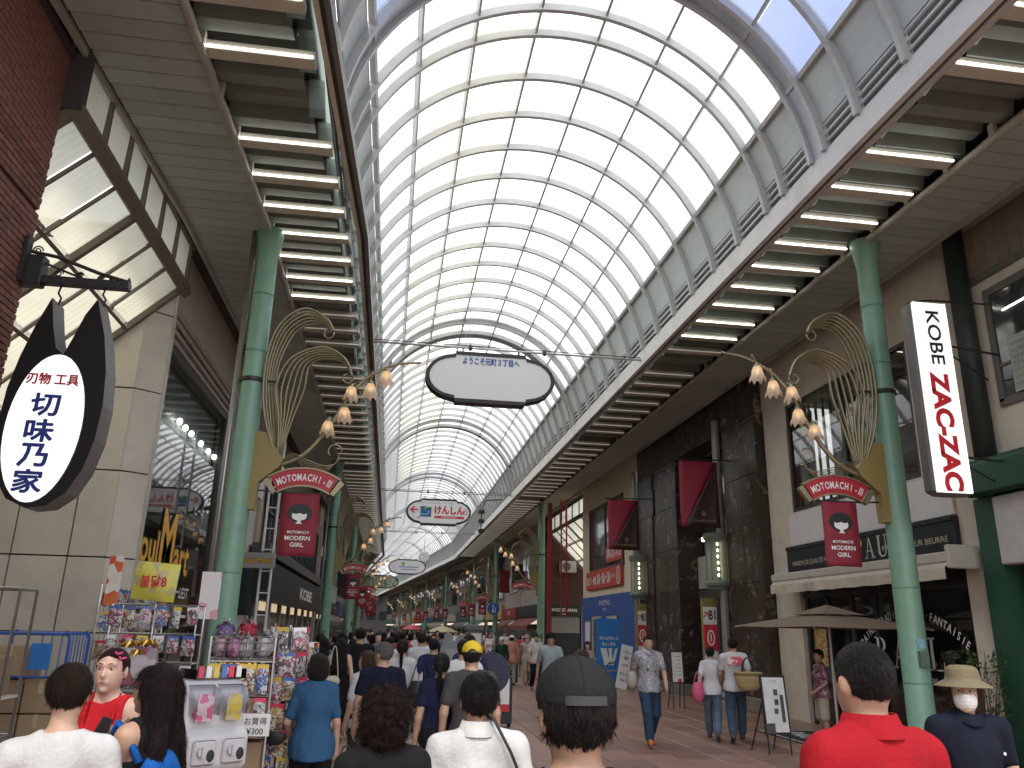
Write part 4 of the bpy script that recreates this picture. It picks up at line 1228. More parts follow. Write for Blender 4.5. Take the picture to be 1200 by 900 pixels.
m_navy = mat('print_blue', (0.03, 0.10, 0.33), rough=0.5); m_pred = mat('print_red', (0.60, 0.03, 0.05), rough=0.5)
s = hung_sign('large white oval sign in a black frame, blue Japanese welcome line at the top', 2.13, 18.84, 7.83, 3.24, 1.32, m_face)
text('lettering', 'ようこそ元町３丁目へ', 0.0, 0.42, 0.17, m_navy, s, y=-0.100, w=1.42, fat=.007)
s = hung_sign('white oval sign with red arrow, blue square logo and red Japanese letters', 2.20, 41.4, 7.60, 3.35, 1.36, m_face)
text('lettering', 'けんしん', 0.55, 0.10, 0.40, m_pred, s, y=-0.100, w=1.50, fat=.024)
G().box(-0.22, 1.32, -0.097, -0.092, -0.33, -0.20).make('red_bar', m_pred, s)
text('lettering', '兵庫県信用組合', 0.55, -0.265, 0.085, m_wht, s, y=-0.10, w=0.8)
text('lettering', '元町３丁目商店街・元町通３丁目', 0.0, 0.46, 0.11, mat('print_grey', (0.3, 0.3, 0.3)), s, y=-0.100, w=2.1)
G().add([(-1.5, -.0965, 0.08), (-1.28, -.0965, 0.28), (-1.22, -.0965, 0.22), (-1.32, -.0965, 0.12), (-1.05, -.0965, 0.12), (-1.05, -.0965, 0.04), (-1.32, -.0965, 0.04), (-1.22, -.0965, -0.06), (-1.28, -.0965, -0.12)],
        [(0, 3, 2, 1), (0, 6, 3), (3, 6, 5, 4), (0, 8, 7, 6)]).make('arrow', m_pred, s)
G().box(-0.95, -0.38, -0.097, -0.092, -0.27, 0.27).make('logo_square', m_navy, s)
G().tube(bez([(-0.34, -0.1, 0.24), (-0.62, -0.1, 0.20), (-0.74, -0.1, 0.08), (-0.60, -0.1, 0.0)], 14), [0.01, 0.02, 0.03, 0.045, 0.05, 0.055, 0.05, 0.05, 0.045, 0.04, 0.04, 0.03, 0.03, 0.02, 0.02, 0.01, 0.01, .01, .01][:len(bez([(0, 0, 0)] * 4, 14))], 8).make('logo_swoosh', mat('logo_green', (0.2, 0.5, 0.12)), s)
G().tube(bez([(-0.92, -0.1, -0.14), (-0.70, -0.1, -0.16), (-0.52, -0.1, -0.08), (-0.55, -0.1, 0.04)], 14), 0.028, 8).make('logo_swoosh', mat('logo_aqua', (0.25, 0.6, 0.6)), s)
G().ell((-1.02, -0.097, -0.32), (0.05, 0.006, 0.05), 10, 6).make('red_dot', m_pred, s)
text('lettering', '元三', 1.40, 0.04, 0.3, m_pred, s, y=-0.100, bold=0.02, w=0.24)
s = hung_sign('third oval sign, pale with faint green mark, far down the vault', 1.3, 72, 6.95, 3.3, 1.3, m_face)
G().ell((-0.35, -0.1, 0.25), (0.16, 0.006, 0.16), 8, 6).make('green_mark', mat('logo_green', (0.2, 0.5, 0.12)), s)
G().box(-0.7, 1.0, -0.1, -0.095, -0.05, 0.02).box(-0.5, 0.8, -0.1, -0.095, -0.25, -0.19).make('print_line', m_navy, s)
s = hung_sign('leafy green oval sign, farthest and lowest of those along the vault', -0.6, 84, 6.25, 3.4, 1.3, graphic('leaf_print', [(0.05, 0.12, 0.04), (0.2, 0.25, 0.15), (0.5, 0.5, 0.42), (0.1, 0.18, 0.06)], 3.0, kind='noise'))
G().add([(p[0] * 0.0, 0, 0) for p in [(0, 0)]], [])
# clock-like round ornament hanging by the third sign
t = thing('round_clock', 'small round white clock hanging above the third oval sign', 'clock', (2.75, 72.5, 7.9))
g = G(); g.add([(0.42 * math.cos(a), -0.05, 0.42 * math.sin(a)) for a in [k * math.pi / 10 for k in range(20)]], [tuple(reversed(range(20)))]); g.make('dial', m_wht, t)
G().tube([(0.44 * math.cos(a), 0, 0.44 * math.sin(a)) for a in [k * math.pi / 10 for k in range(21)]], 0.05, 6).tube([(0, 0, 0.44), (0, 0, 1.6)], 0.03, 6).make('rim', m_steel, t)
G().beam((0, -0.06, 0), (0.12, -0.06, 0.2), 0.03, 0.02).beam((0, -0.06, 0), (-0.1, -0.06, 0.26), 0.025, 0.02).make('hands', m_blk, t)
# speaker cluster on the right beam
t = thing('camera_cluster', 'dark bracket with small cameras under the right beam, beside the red lettered sign', 'cctv bracket', (5.6, 42, 8.3))
g = G().tube([(0, 0, 0.2), (-0.9, 0, 0.1), (-1.1, 0, -0.4), (-1.1, 0, -1.6)], 0.03, 6); g.make('bracket', m_iron, t)
for k, z in enumerate((-0.5, -1.0, -1.5)): G().bbox(-1.25, -0.95, -0.2, 0.15, z - 0.09, z + 0.09, 0.02).make('camera_box', m_iron, t)

# ------------------------------------------------------------------ left side: brick building at the near corner
WL = -4.32
m_brick = pmat('brick_red', (0.165, 0.068, 0.048), jitter=0.25, rough=0.75, var=0.2, scale=10, bump=0.35, bscale=30, dirt=0.15)
m_mort = mat('brick_mortar', (0.06, 0.04, 0.035), rough=0.95)
bb = thing('brick_building', 'red brick corner building at the near left edge of the street', 'building')
G().box(-12, WL - 0.03, -2, 8.93, 0, 9.0).make('wall_core', m_mort, bb)
bw, bh = 0.215, 0.066
_bk = G().bbox(-0.02, 0.02, -bw / 2, bw / 2, -bh / 2, bh / 2, 0.004).mesh('brick'); _bk.materials.append(m_brick)
restb = G(); cnt = 0
z = 2.0; row = 0
while z < 8.6:
    y = 8.93 - bw / 2 - (0.11 if row % 2 else 0)
    if row % 2: restb.box(WL - 0.05, WL + 0.008, 8.93 - 0.10, 8.945, z - bh / 2, z + bh / 2)
    while y > 5.4:
        see = (y > 7.15 + (6.4 - z) * 0.15 if False else True)
        if 3.9 < z < 6.9 and y > 7.55 and cnt < 300:
            o = bpy.data.objects.new('brick', _bk); COL.objects.link(o); o.parent = bb; o.location = (WL - 0.012 + R.uniform(-0.003, 0.003), y, z); cnt += 1
        else: restb.box(WL - 0.05, WL + 0.008 + R.uniform(-0.003, 0.003), y - bw / 2, y + bw / 2, z - bh / 2, z + bh / 2)
        y -= bw + 0.012
    if row % 1 == 0:
        x = WL - 0.13
        while x > -6.2: restb.box(x - bw / 2, x + bw / 2, 8.90, 8.945, z - bh / 2, z + bh / 2); x -= bw + 0.012
    z += bh + 0.012; row += 1
    if row == 56: z += 0.05
tag(restb.make('bricks', m_brick, bb), kind='stuff')
G().box(WL - 0.1, WL + 0.06, 5.0, 9.02, 8.45, 8.56).make('cornice', m_dark, bb)

# iron bracket and cat-shaped hanging sign
br = thing('iron_bracket', 'black wrought iron bracket with scrolls on the brick wall', 'bracket', (0, 8.9, 0))
g = G().bbox(-4.40, -4.10, -0.08, 0.08, 5.42, 5.78, 0.01); g.beam((-4.32, 0, 5.50), (-3.17, 0, 5.50), 0.12, 0.085); g.tube([(-4.4, 0, 5.86), (-4.0, 0, 5.80), (-3.5, 0, 5.63), (-3.17, 0, 5.55)], 0.022, 6)
g.tube([(-4.3, 0, 5.78), (-3.7, 0, 5.56)], 0.014, 5)
g.make('arm', m_iron, br)
G().box(-4.3, -4.26, -0.16, -0.04, 5.43, 5.97).make('wall_plate', m_iron, br)
for (x, zc, r0) in ((-4.22, 5.86, 0.06), (-4.22, 5.70, 0.05), (-3.95, 5.60, 0.05), (-3.72, 5.60, 0.035), (-3.50, 5.575, 0.03), (-3.38, 5.565, 0.025)):
    g = G(); g.tube([(x + r0 * (1 - k / 26) * math.cos(k * 0.5), 0, zc + r0 * (1 - k / 26) * math.sin(k * 0.5)) for k in range(20)], 0.009, 5); g.make('scroll', m_iron, br)
G().ell((-3.19, 0, 5.56), (0.02, 0.02, 0.05), 8, 6).make('finial', m_iron, br)
cs = thing('cat_sign', 'black cat-head shaped lightbox with white oval and Japanese letters, hanging from the bracket', 'shop sign', (0, 8.9, 0))
CAT = [(-3.89, 5.24), (-4.00, 4.91), (-4.09, 4.54), (-4.15, 4.18), (-4.165, 3.8), (-4.13, 3.49), (-4.06, 3.2), (-3.94, 3.02), (-3.74, 2.93), (-3.55, 2.96), (-3.38, 3.1), (-3.26, 3.35), (-3.19, 3.67), (-3.17, 4.05), (-3.20, 4.43), (-3.28, 4.83), (-3.42, 5.26), (-3.52, 5.06), (-3.61, 4.75), (-3.665, 4.59), (-3.75, 4.66), (-3.82, 4.90)]
n = len(CAT); g = G(); g.v = [(p[0], -0.16, p[1]) for p in CAT] + [(p[0], 0.16, p[1]) for p in CAT]
g.f = [tuple(range(n)), tuple(reversed(range(n, 2 * n)))]
g.make('case', mat('sign_black_gloss', (0.012, 0.012, 0.013), rough=0.25), cs)
g = G(); g.v = [(p[0], -0.165, p[1]) for p in CAT] + [(p[0], 0.165, p[1]) for p in CAT]; g.f = [(i, i + n, (i + 1) % n + n, (i + 1) % n) for i in range(n)]
g.make('case_side', mat('sign_side_grey', (0.13, 0.12, 0.115), rough=0.4), cs)
ov = [(-3.715 + 0.375 * math.cos(a), 3.785 + 0.80 * math.sin(a)) for a in [k * math.pi / 20 for k in range(40)]]
g = G(); g.v = [(p[0] + 0.03 * (p[1] - 3.78), -0.17, p[1]) for p in ov]; g.f = [tuple(range(40))]; g.make('white_oval', emat('oval_lit', (1, 0.98, 0.95), 0.5, base=(0.78, 0.76, 0.74)), cs)
m_dkb = mat('ink_blue', (0.012, 0.03, 0.20)); m_dkr = mat('ink_red', (0.38, 0.012, 0.035))
text('lettering', '刃物 工具', -3.71, 4.305, 0.125, m_dkr, cs, y=-0.176, w=0.52, fat=.004)
for ch, zz, xx in (('切', 4.02, -3.735), ('味', 3.74, -3.745), ('乃', 3.475, -3.755), ('家', 3.205, -3.76)): text('lettering', ch, xx, zz, 0.235, m_dkb, cs, y=-0.176, w=0.275, fat=.0085)
g = G()
for xx, zz in ((-3.89, 5.24), (-3.42, 5.26)): g.tube([(xx, 0, zz - 0.03), (xx + .02, 0, zz + 0.06), (xx - 0.02, 0, zz + 0.12), (xx, 0, 5.46)], 0.012, 6)
g.make('hooks', m_iron, cs)

# canopy over the side street: lattice of yellowed sheets, sloping down away from the arcade
m_awn = milky('awning_sheet', (0.66, 0.63, 0.50), clear=0.06, tl=0.92); m_awf = mat('awning_frame', (0.14, 0.12, 0.09), rough=0.6, dirt=0.3)
m_awb = milky('awning_band', (0.80, 0.80, 0.68), clear=0.05, tl=0.8)
def awning(label, sx, X0, ys, za=7.76, SL=1.0):
    cc = thing('glass_awning', label, 'awning')
    ax = lambda d: (X0 + sx * (0.05 + d), za - SL * d)
    y0, y1 = ys[0], ys[-1]; up = (-sx, 0, 1); mids = ys[::3]
    g = G()
    for yy in mids: g.beam((ax(0)[0], yy, ax(0)[1]), (ax(3.2)[0], yy, ax(3.2)[1]), 0.09, 0.13, up=up)
    g.beam((ax(0)[0], y0 - .05, ax(0)[1]), (ax(0)[0], y1 + .25, ax(0)[1]), 0.16, 0.16, up=up)
    g.make('main_frame', m_awf, cc)
    for d in (0.85, 1.7, 2.55): G().beam((ax(d)[0], y0, ax(d)[1] - .03), (ax(d)[0], y1, ax(d)[1] - .03), 0.055, 0.06, up=up).make('rail', m_awf, cc)
    for a, b in zip(ys[:-1], ys[1:]):
        if a not in mids: G().beam((ax(0)[0], a, ax(0)[1]), (ax(3.2)[0], a, ax(3.2)[1]), 0.035, 0.05, up=up).make('rafter', m_awf, cc)
        for k in range(4):
            d0, d1 = 0.85 * k + 0.02, 0.85 * k + 0.83
            g = G(); nn = 12
            for i in range(nn + 1):
                yy = a + 0.03 + (b - a - 0.06) * i / nn
                dz = 0.012 * (i % 2); g.v += [(ax(d0)[0], yy, ax(d0)[1] + 0.05 + dz), (ax(d1)[0], yy, ax(d1)[1] + 0.05 + dz)]
            for i in range(nn): g.f.append((2 * i, 2 * i + 1, 2 * i + 3, 2 * i + 2))
            g.make('roof_sheet', m_awn, cc)
        g = G().quad((X0 + sx * .04, a + 0.03, za + .1), (X0 + sx * .04, b - 0.03, za + .1), (X0 + sx * .02, b - 0.03, 8.60), (X0 + sx * .02, a + 0.03, 8.60)); g.make('band_pane', m_awb, cc)
        G().box(X0 - .03, X0 + .03, b - 0.03, b + 0.03, za + .08, 8.6).make('band_post', m_awf, cc)
    G().box(X0 - .05, X0 + .05, y0 - .05, y1 + .15, 8.60, 8.72).box(X0 - .06, X0 + .06, y0 - .05, y1 + .15, za, za + .08).make('band_rail', m_awf, cc)
    return cc
G().box(-4.55, -4.08, 8.88, 9.0, 7.75, 8.62).make('gap_filler', m_dark, bb)  # dark filler added to cover the bright gap between brick and awning
awning('sloping awning of yellowed corrugated sheets over the left side street', -1, -4.12, [8.95, 9.8, 10.65, 11.5, 12.42, 13.34, 14.25])

# ------------------------------------------------------------------ stone-clad shop with the big window
tb = thing('stone_clad_shop', 'pale stone-clad corner building with a tall shop window and yellow lettering', 'building')
m_tile = pmat('stone_panel', (0.55, 0.50, 0.42), jitter=0.05, rough=0.3, var=0.09, scale=2.2, dirt=0.12, spec=0.5)
m_tdark = mat('stone_panel_joint', (0.03, 0.022, 0.018), rough=0.9)
G().box(-9.6, WL - 0.42, 14.36, 24.0, 0, 9.0).box(WL - 0.5, WL - 0.05, 14.62, 21.0, 7.2, 9.0).make('core', m_tdark, tb)
zs = [0.0, 1.66, 2.86, 4.32, 5.80, 7.30, 8.6]
xs = [-9.4, -8.6, -7.8, -7.0, -6.2, -5.32, -4.72]
for z0, z1 in zip(zs[:-1], zs[1:]):
    for x0, x1 in zip(xs[:-1], xs[1:]):
        G().bbox(x0 + 0.012, x1 - (0.012 if x1 != -4.72 else 0), 14.30, 14.36, z0 + 0.012, z1 - 0.012, 0.006).make('stone_panel', m_tile, tb)
    g = G(); g.add([(-4.715, 14.30, z0 + .012), (-4.34, 14.60, z0 + .012), (-4.40, 14.66, z0 + .012), (-4.74, 14.38, z0 + .012), (-4.715, 14.30, z1 - .012), (-4.34, 14.60, z1 - .012), (-4.40, 14.66, z1 - .012), (-4.74, 14.38, z1 - .012)],
        [(3, 2, 1, 0), (4, 5, 6, 7), (0, 1, 5, 4), (1, 2, 6, 5), (2, 3, 7, 6), (3, 0, 4, 7)]); g.make('stone_panel', m_tile, tb)
    g = G().box(-4.345, -4.30, 14.61, 14.70, z0, z1); g.make('corner_strip', mat('pale_strip', (0.45, 0.43, 0.38), rough=0.4), tb)
for k in range(6): G().bbox(WL - 0.04, WL, 14.64 + k * 1.17, 14.64 + (k + 1) * 1.17 - 0.015, 7.52, 8.8, 0.005).make('stone_panel', m_tile, tb)
for q, (zz, dp) in enumerate(((7.42, 0.06), (7.30, 0.02), (7.18, -0.03), (7.05, -0.09))):
    g = G()
    for k in range(3): g.bbox(WL - 0.20, WL + dp - 0.02, 14.72 + k * 2.1, 14.72 + (k + 1) * 2.1 - 0.012, zz - 0.055, zz + 0.045, 0.012)
    g.make('window_moulding', mat('moulding_stone', (0.36, 0.31, 0.27), rough=0.45), tb)
wn = G().box(WL - 0.22, WL - 0.12, 14.70, 20.95, 6.82, 6.96).box(WL - 0.22, WL - 0.1, 14.70, 14.80, 0.3, 6.85).box(WL - 0.22, WL - 0.1, 20.55, 20.75, 0.3, 6.85).box(WL - 0.22, WL - 0.05, 20.85, 21.1, 0, 7.0).make('window_frame', mat('dark_bronze', (0.05, 0.045, 0.04), rough=0.35, metal=0.5), tb)
G().quad((WL - 0.17, 14.8, 0.3), (WL - 0.17, 20.6, 0.3), (WL - 0.17, 20.6, 6.85), (WL - 0.17, 14.8, 6.85)).make('window_pane', glass('shop_glass', (0.72, 0.78, 0.78), ior=1.75), tb)
G().box(WL - 0.4, WL - 0.02, 20.95, 24.0, 0, 9.0).make('end_pier', mat('pier_grey', (0.2, 0.19, 0.18), rough=0.5, dirt=0.2), tb)
# interior
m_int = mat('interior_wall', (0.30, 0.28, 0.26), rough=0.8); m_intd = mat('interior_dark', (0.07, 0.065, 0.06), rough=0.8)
G().box(-4.74 + 0.0, -4.73, 14.7, 14.71, 0, 0.1).make('sill_stop', m_dark, tb)
g = G().quad((-4.739, 14.8, 0), (-4.739, 20.8, 0), (-4.739, 20.8, 7), (-4.739, 14.8, 7)); g.make('display_back', mat('display_grey', (0.42, 0.47, 0.45), rough=0.5, var=0.3, scale=0.8), tb)
lampm = emat('spot_white', (1, 0.97, 0.92), 6)
for k, (yy, zz) in enumerate(((17.0, 5.88), (17.5, 5.86), (18.05, 5.86), (19.0, 5.85), (19.8, 5.84), (20.5, 5.84))):
    tag(place('spot_bulb', BULBW, lampm, None, (-4.60, yy, zz), smooth=True), 'small round white display bulb inside the lettered shop window', 'bulb', 'display bulbs in the shop window')
pst = thing('window_lettering', 'large yellow brush lettering with dark outline on the shop window', 'lettering', (WL - 0.155, 0, 0), rad(90))
m_yel = mat('letter_yellow', (0.80, 0.42, 0.03), rough=0.5, var=0.12); m_out = mat('letter_outline', (0.02, 0.018, 0.015))
for mt, bo, yo in ((m_out, 0.075, -0.004), (m_yel, 0.02, -0.009)):
    text('lettering', 'eoul', 15.55, 3.20, 0.62, mt, pst, y=yo, bold=bo, w=1.55 + bo, rot=rad(1))
    text('lettering', 'M', 16.95, 3.42, 1.15, mt, pst, y=yo, bold=bo, w=1.0 + bo)
    text('lettering', 'art', 18.15, 3.12, 0.62, mt, pst, y=yo, bold=bo, w=1.25 + bo)
text('lettering', 'クククケンキ・ビーLEST', 17.0, 2.47, 0.28, m_wht, pst, y=-0.009, bold=0.012, w=4.3, slant=0.2)
text('lettering', 'ビーネ', 19.2, 4.3, 0.25, m_wht, pst, y=-0.009, bold=0.02, w=.9)

# beyond the shop: white building across the alley, black-fronted shop, more fronts
wb = thing('white_apartment', 'white apartment block with balconies and external ladder across the left alley', 'building', (0, 0, 0))
m_wb = mat('white_render', (0.55, 0.54, 0.52), rough=0.7, dirt=0.25)
G().box(-12, -4.55, 26.0, 33, 0, 14).make('wall', m_wb, wb)
for zz in (5.6, 8.6, 11.6):
    G().box(-9, -4.2, 24.9, 26.0, zz, zz + 0.14).box(-9, -4.2, 24.86, 24.92, zz + .14, zz + 0.95).box(-4.25, -4.19, 24.9, 26, zz + .14, zz + .95).make('balcony', mat('balcony_white', (0.6, 0.62, 0.66), rough=0.6), wb)
    f = G().box(-8.2, -7.0, 25.93, 26.0, zz + 0.2, zz + 2.2).box(-6.4, -5.0, 25.93, 26.0, zz + 0.2, zz + 2.2).make('window', mat('win_dark', (0.04, 0.05, 0.06), rough=0.12, spec=0.8), wb)
G().box(-4.6, -4.2, 25.9, 25.98, 2.1, 3.5).make('window', mat('win_dark', (0.04, 0.05, 0.06), rough=0.12), wb)
ld = thing('ladder_frame', 'white steel ladder-like tower standing in the left alley', 'ladder', (-3.45, 22.3, 0))
for xx in (0, 0.28): G().tube([(xx, 0, 0), (xx, 0, 6.9)], 0.035, 6).make('rail', m_wht, ld)
for k in range(12): G().tube([(0, 0, 0.4 + k * 0.56), (0.28, 0, 0.4 + k * 0.56)], 0.02, 5).make('rung', m_wht, ld)
sb = thing('side_sign', 'grey board sign with small yellow shop lettering beyond the first column', 'shop sign', (-3.5, 22.0, 3.45))
G().bbox(-0.5, 0.45, -0.06, 0.06, -0.20, 0.20, 0.01).make('board', mat('board_grey', (0.33, 0.33, 0.32)), sb)
text('lettering', 'eoul Mart', 0.0, 0.0, 0.16, m_out, sb, y=-0.066, bold=0.07, w=0.74); text('lettering', 'eoul Mart', 0.0, 0.0, 0.15, m_yel, sb, y=-0.07, bold=0.02, w=0.72)
G().tube([(-0.75, 0, 0.15), (0.3, 0, 0.24)], 0.02, 6).make('arm', m_iron, sb)
kb = thing('black_fronted_shop', 'shop with black fascia and white letters KOBE under a grid of windows', 'building', (0, 0, 0))
G().box(-9, -4.45, 27.2, 49, 0, 8.9).make('wall', pmat('shop_beige', (0.45, 0.38, 0.29), rough=0.7, dirt=0.2), kb)
G().box(-4.46, -3.75, 26.8, 48.9, 2.6, 3.75).make('fascia', m_blk, kb)
G().box(-4.46, -3.9, 26.6, 49.0, 4.0, 4.35).make('ledge', mat('dark_ledge', (0.07, 0.065, 0.06)), kb)
G().quad((-4.43, 28, 4.4), (-4.43, 48, 4.4), (-4.43, 48, 6.9), (-4.43, 28, 6.9)).make('window_glass', mat('win_dark', (0.04, 0.05, 0.06), rough=0.12), kb)
for k in range(21): G().box(-4.42, -4.34, 28 + k - .05, 28 + k + 0.05, 4.36, 6.9).make('window_mullion', m_iron, kb)
G().box(-4.42, -4.36, 28, 48, 5.6, 5.68).box(-4.42, -4.36, 28, 48, 6.86, 6.96).make('window_transom', m_iron, kb)
kt = thing('fascia_lettering', 'white letters KOBE on the long black fascia before the second left column', 'lettering', (-3.73, 37.2, 3.12), rad(90))
text('lettering', 'KOBE', 0.6, 0.0, 0.48, m_wht, kt, y=0.0, bold=0.03, w=5.2)
G().box(-4.44, -4.36, 27.3, 48, 0, 2.85).make('shopfront_glass', mat('win_dark', (0.04, 0.05, 0.06), rough=0.12), kb)
for k in range(7):
    yy = 28 + k * 3; G().box(-4.36, -4.30, yy, yy + 0.25, 0, 2.8).make('shopfront_post', pmat('shop_beige', (0.45, 0.38, 0.29)), kb)
    G().quad((-4.35, yy + .5, 2.3), (-4.35, yy + 2.2, 2.3), (-4.35, yy + 2.2, 2.7), (-4.35, yy + .5, 2.7)).make('lit_panel', emat('warm_panel', (1, 0.75, 0.45), 0.35), kb)
# ------------------------------------------------------------------ right side
WR = 9.5
m_beige = mat('beige_render', (0.63, 0.56, 0.455), rough=0.75, var=0.07, bump=0.12, bscale=40, dirt=0.25)
m_win = mat('dark_window', (0.03, 0.035, 0.035), rough=0.08, var=0.3, spec=0.9)
m_frm = mat('window_frame_dark', (0.03, 0.03, 0.028), rough=0.45)
m_gl = glass('front_glass', (0.78, 0.82, 0.8), ior=1.85)
m_green2 = mat('shop_green', (0.018, 0.075, 0.042), rough=0.45, var=0.08, dirt=0.15)
m_navyb = mat('fascia_ink', (0.016, 0.022, 0.026), rough=0.35)
def rt(name, label, cat, y, z=0.0, x=WR): return thing(name, label, cat, (x, y, z), rad(-90))

gb = thing('green_fronted_shop', 'dark green fronted building with beige upper wall at the right edge', 'building')
G().box(WR + 0.0, 14, 4, 11.62, 4.62, 9.0).box(WR + 0.25, 14, 4, 11.5, 0, 4.9).make('wall', m_beige, gb)
for k in range(28): G().box(WR - 0.035, WR - 0.005, 11.0 - k * 0.25, 11.24 - k * 0.25, 7.75, 8.62).make('siding_board', pmat('brown_siding', (0.20, 0.155, 0.11), jitter=0.1, rough=0.6, dirt=0.2), gb)
G().box(WR - 0.06, WR + 0.01, 4, 11.3, 7.62, 7.74).box(WR - 0.05, WR + .01, 4, 10.95, 7.3, 7.42).box(WR - 0.05, WR + .01, 4, 10.95, 5.42, 5.54).box(WR - .05, WR + .01, 10.84, 10.95, 5.5, 7.3).box(WR - .05, WR + .01, 9.9, 9.98, 5.5, 7.3).box(WR - .04, WR + .01, 9.98, 10.84, 6.05, 6.10).make('window_frame', mat('frame_brown', (0.10, 0.09, 0.075), rough=0.4), gb)
G().quad((WR - 0.02, 10.84, 5.5), (WR - 0.02, 4, 5.5), (WR - 0.02, 4, 7.3), (WR - 0.02, 10.84, 7.3)).make('window_pane', m_win, gb)
G().tube([(WR - .03, 10.6, 6.95), (WR - .03, 9.9, 6.97)], 0.012, 6).make('window_tube', m_tube, gb)  # glowing tube set on the pane for a tube light seen in the window
G().box(WR - 0.16, WR + 0.25, 11.28, 11.74, 0, 4.05).box(WR - 0.30, WR + 0.25, 4, 11.66, 4.06, 4.62).make('green_frame', m_green2, gb)
pf = [(WR - 0.46 + 0.16 * (1 - math.cos(a)), 4.50 + 0.12 * math.sin(a)) for a in [k * math.pi / 2 / 6 for k in range(7)]] + [(WR - .3, 4.08), (WR - 0.46, 4.08)]
g = G(); n = len(pf); g.v = [(p[0], 4, p[1]) for p in pf] + [(p[0], 11.68, p[1]) for p in pf]; g.f = [tuple(range(n)), tuple(reversed(range(n, 2 * n)))] + [(i, (i + 1) % n, (i + 1) % n + n, i + n) for i in range(n)]
g.make('rounded_cornice', m_green2, gb, smooth=False)
G().bbox(WR - 0.22, WR - 0.02, 7.0, 11.26, 2.97, 4.02, 0.02).make('sign_box', mat('box_grey_white', (0.50, 0.48, 0.47), rough=0.4), gb)
G().box(WR - 0.02, WR + 0.24, 4, 11.02, 0.0, 2.9).make('shopfront', mat('front_greige', (0.22, 0.2, 0.18), rough=0.5, dirt=0.3), gb)
G().quad((WR - .03, 10.6, 0.3), (WR - .03, 8.6, 0.3), (WR - .03, 8.6, 2.6), (WR - .03, 10.6, 2.6)).make('shop_window', m_win, gb)
G().tube([(WR - 0.16, 11.30, 4.62), (WR - 0.16, 11.30, 8.7)], 0.17, 14).make('drain_pipe', mat('pipe_dark', (0.016, 0.024, 0.018), rough=0.6), gb, smooth=True)
nt_ = thing('notice', 'small handwritten notice stuck inside the upper right window', 'notice', (WR - 0.06, 10.3, 6.0), rad(-90))
G().box(-0.25, 0.2, -0.02, -0.012, -0.45, 0.45).make('paper', mat('notice_paper', (0.35, 0.36, 0.33)), nt_)
for k in range(7): text('lettering', 'ククヨニコ', -0.02, 0.32 - k * 0.11, 0.055, m_blk, nt_, y=-0.024, w=0.34)

ps = thing('bakery_building', 'beige building with PAUL bakery front, long upper window and black fascia', 'building')
g = G()
g.box(WR, WR + 0.6, 11.66, 12.35, 0, 9.0).box(WR, WR + 0.6, 18.05, 19.25, 0, 7.6).box(WR, WR + 0.6, 12.35, 18.05, 3.2, 4.70).box(WR, WR + 0.6, 12.35, 18.05, 7.36, 9.0).box(WR, WR + 0.6, 12.35, 13.15, 4.70, 7.36)
g.box(WR, WR + 0.6, 18.05, 20.2, 7.6, 9.0)
g.make('wall', m_beige, ps)
f = G().box(WR + 0.02, WR + 0.10, 13.15, 18.05, 4.70, 4.80).box(WR + 0.02, WR + 0.10, 13.15, 18.05, 7.28, 7.36).box(WR + .02, WR + .1, 13.15, 13.24, 4.8, 7.28).box(WR + .02, WR + .1, 17.96, 18.05, 4.8, 7.28).box(WR + .02, WR + .1, 15.55, 15.65, 4.8, 7.28).make('upper_window', m_frm, ps)
G().quad((WR + 0.07, 17.96, 4.8), (WR + 0.07, 13.24, 4.8), (WR + 0.07, 13.24, 7.28), (WR + 0.07, 17.96, 7.28)).make('pane', m_gl, f)
G().box(WR + 1.2, WR + 1.25, 12.4, 18.05, 4.6, 7.4).make('room_back', mat('room_back', (0.22, 0.21, 0.18), rough=0.8, var=0.3, scale=1.0), f)
G().box(WR + 0.09, WR + 1.2, 12.4, 18.05, 7.37, 7.4).make('room_ceiling', m_int, f)
for k in range(13): G().box(WR + 0.20, WR + 0.24, 17.9 - k * 0.32, 17.9 - k * 0.32 + 0.06, 4.85, 7.2).make('blind_strip', mat('blind_green', (0.20, 0.24, 0.20), rough=0.6), f)
G().quad((WR + .3, 17.9, 4.9), (WR + .3, 17.3, 4.9), (WR + .3, 17.3, 7.1), (WR + .3, 17.9, 7.1)).make('poster', graphic('yellow_poster', [(0.5, 0.38, 0.08), (0.55, 0.5, 0.4), (0.1, 0.15, 0.1)], 2.5), f)
G().bbox(WR - 0.06, WR + 0.005, 12.36, 18.20, 3.90, 4.64, 0.01).make('white_band', mat('band_white', (0.68, 0.66, 0.64), rough=0.5, var=0.03), ps)
G().bbox(WR - 0.12, WR + 0.005, 12.34, 18.30, 3.26, 3.885, 0.015).bbox(WR - 0.15, WR - 0.11, 12.34, 18.30, 3.80, 3.885, 0.01).make('fascia', m_navyb, ps)
m_ltr = mat('gilt_letter', (0.60, 0.55, 0.42), rough=0.4)
fp = thing('fascia_lettering', 'cream lettering PAUL and smaller words on the black fascia', 'lettering', (WR - 0.13, 0, 0), rad(-90))
text('lettering', 'MAISON DE QUALITE FONDEE EN 1889', -16.75, 3.47, 0.12, m_ltr, fp, y=-0.005, w=2.5)
text('lettering', 'PÂTISSERIE PUR BEURRE', -13.45, 3.52, 0.13, m_ltr, fp, y=-0.005, w=1.9)
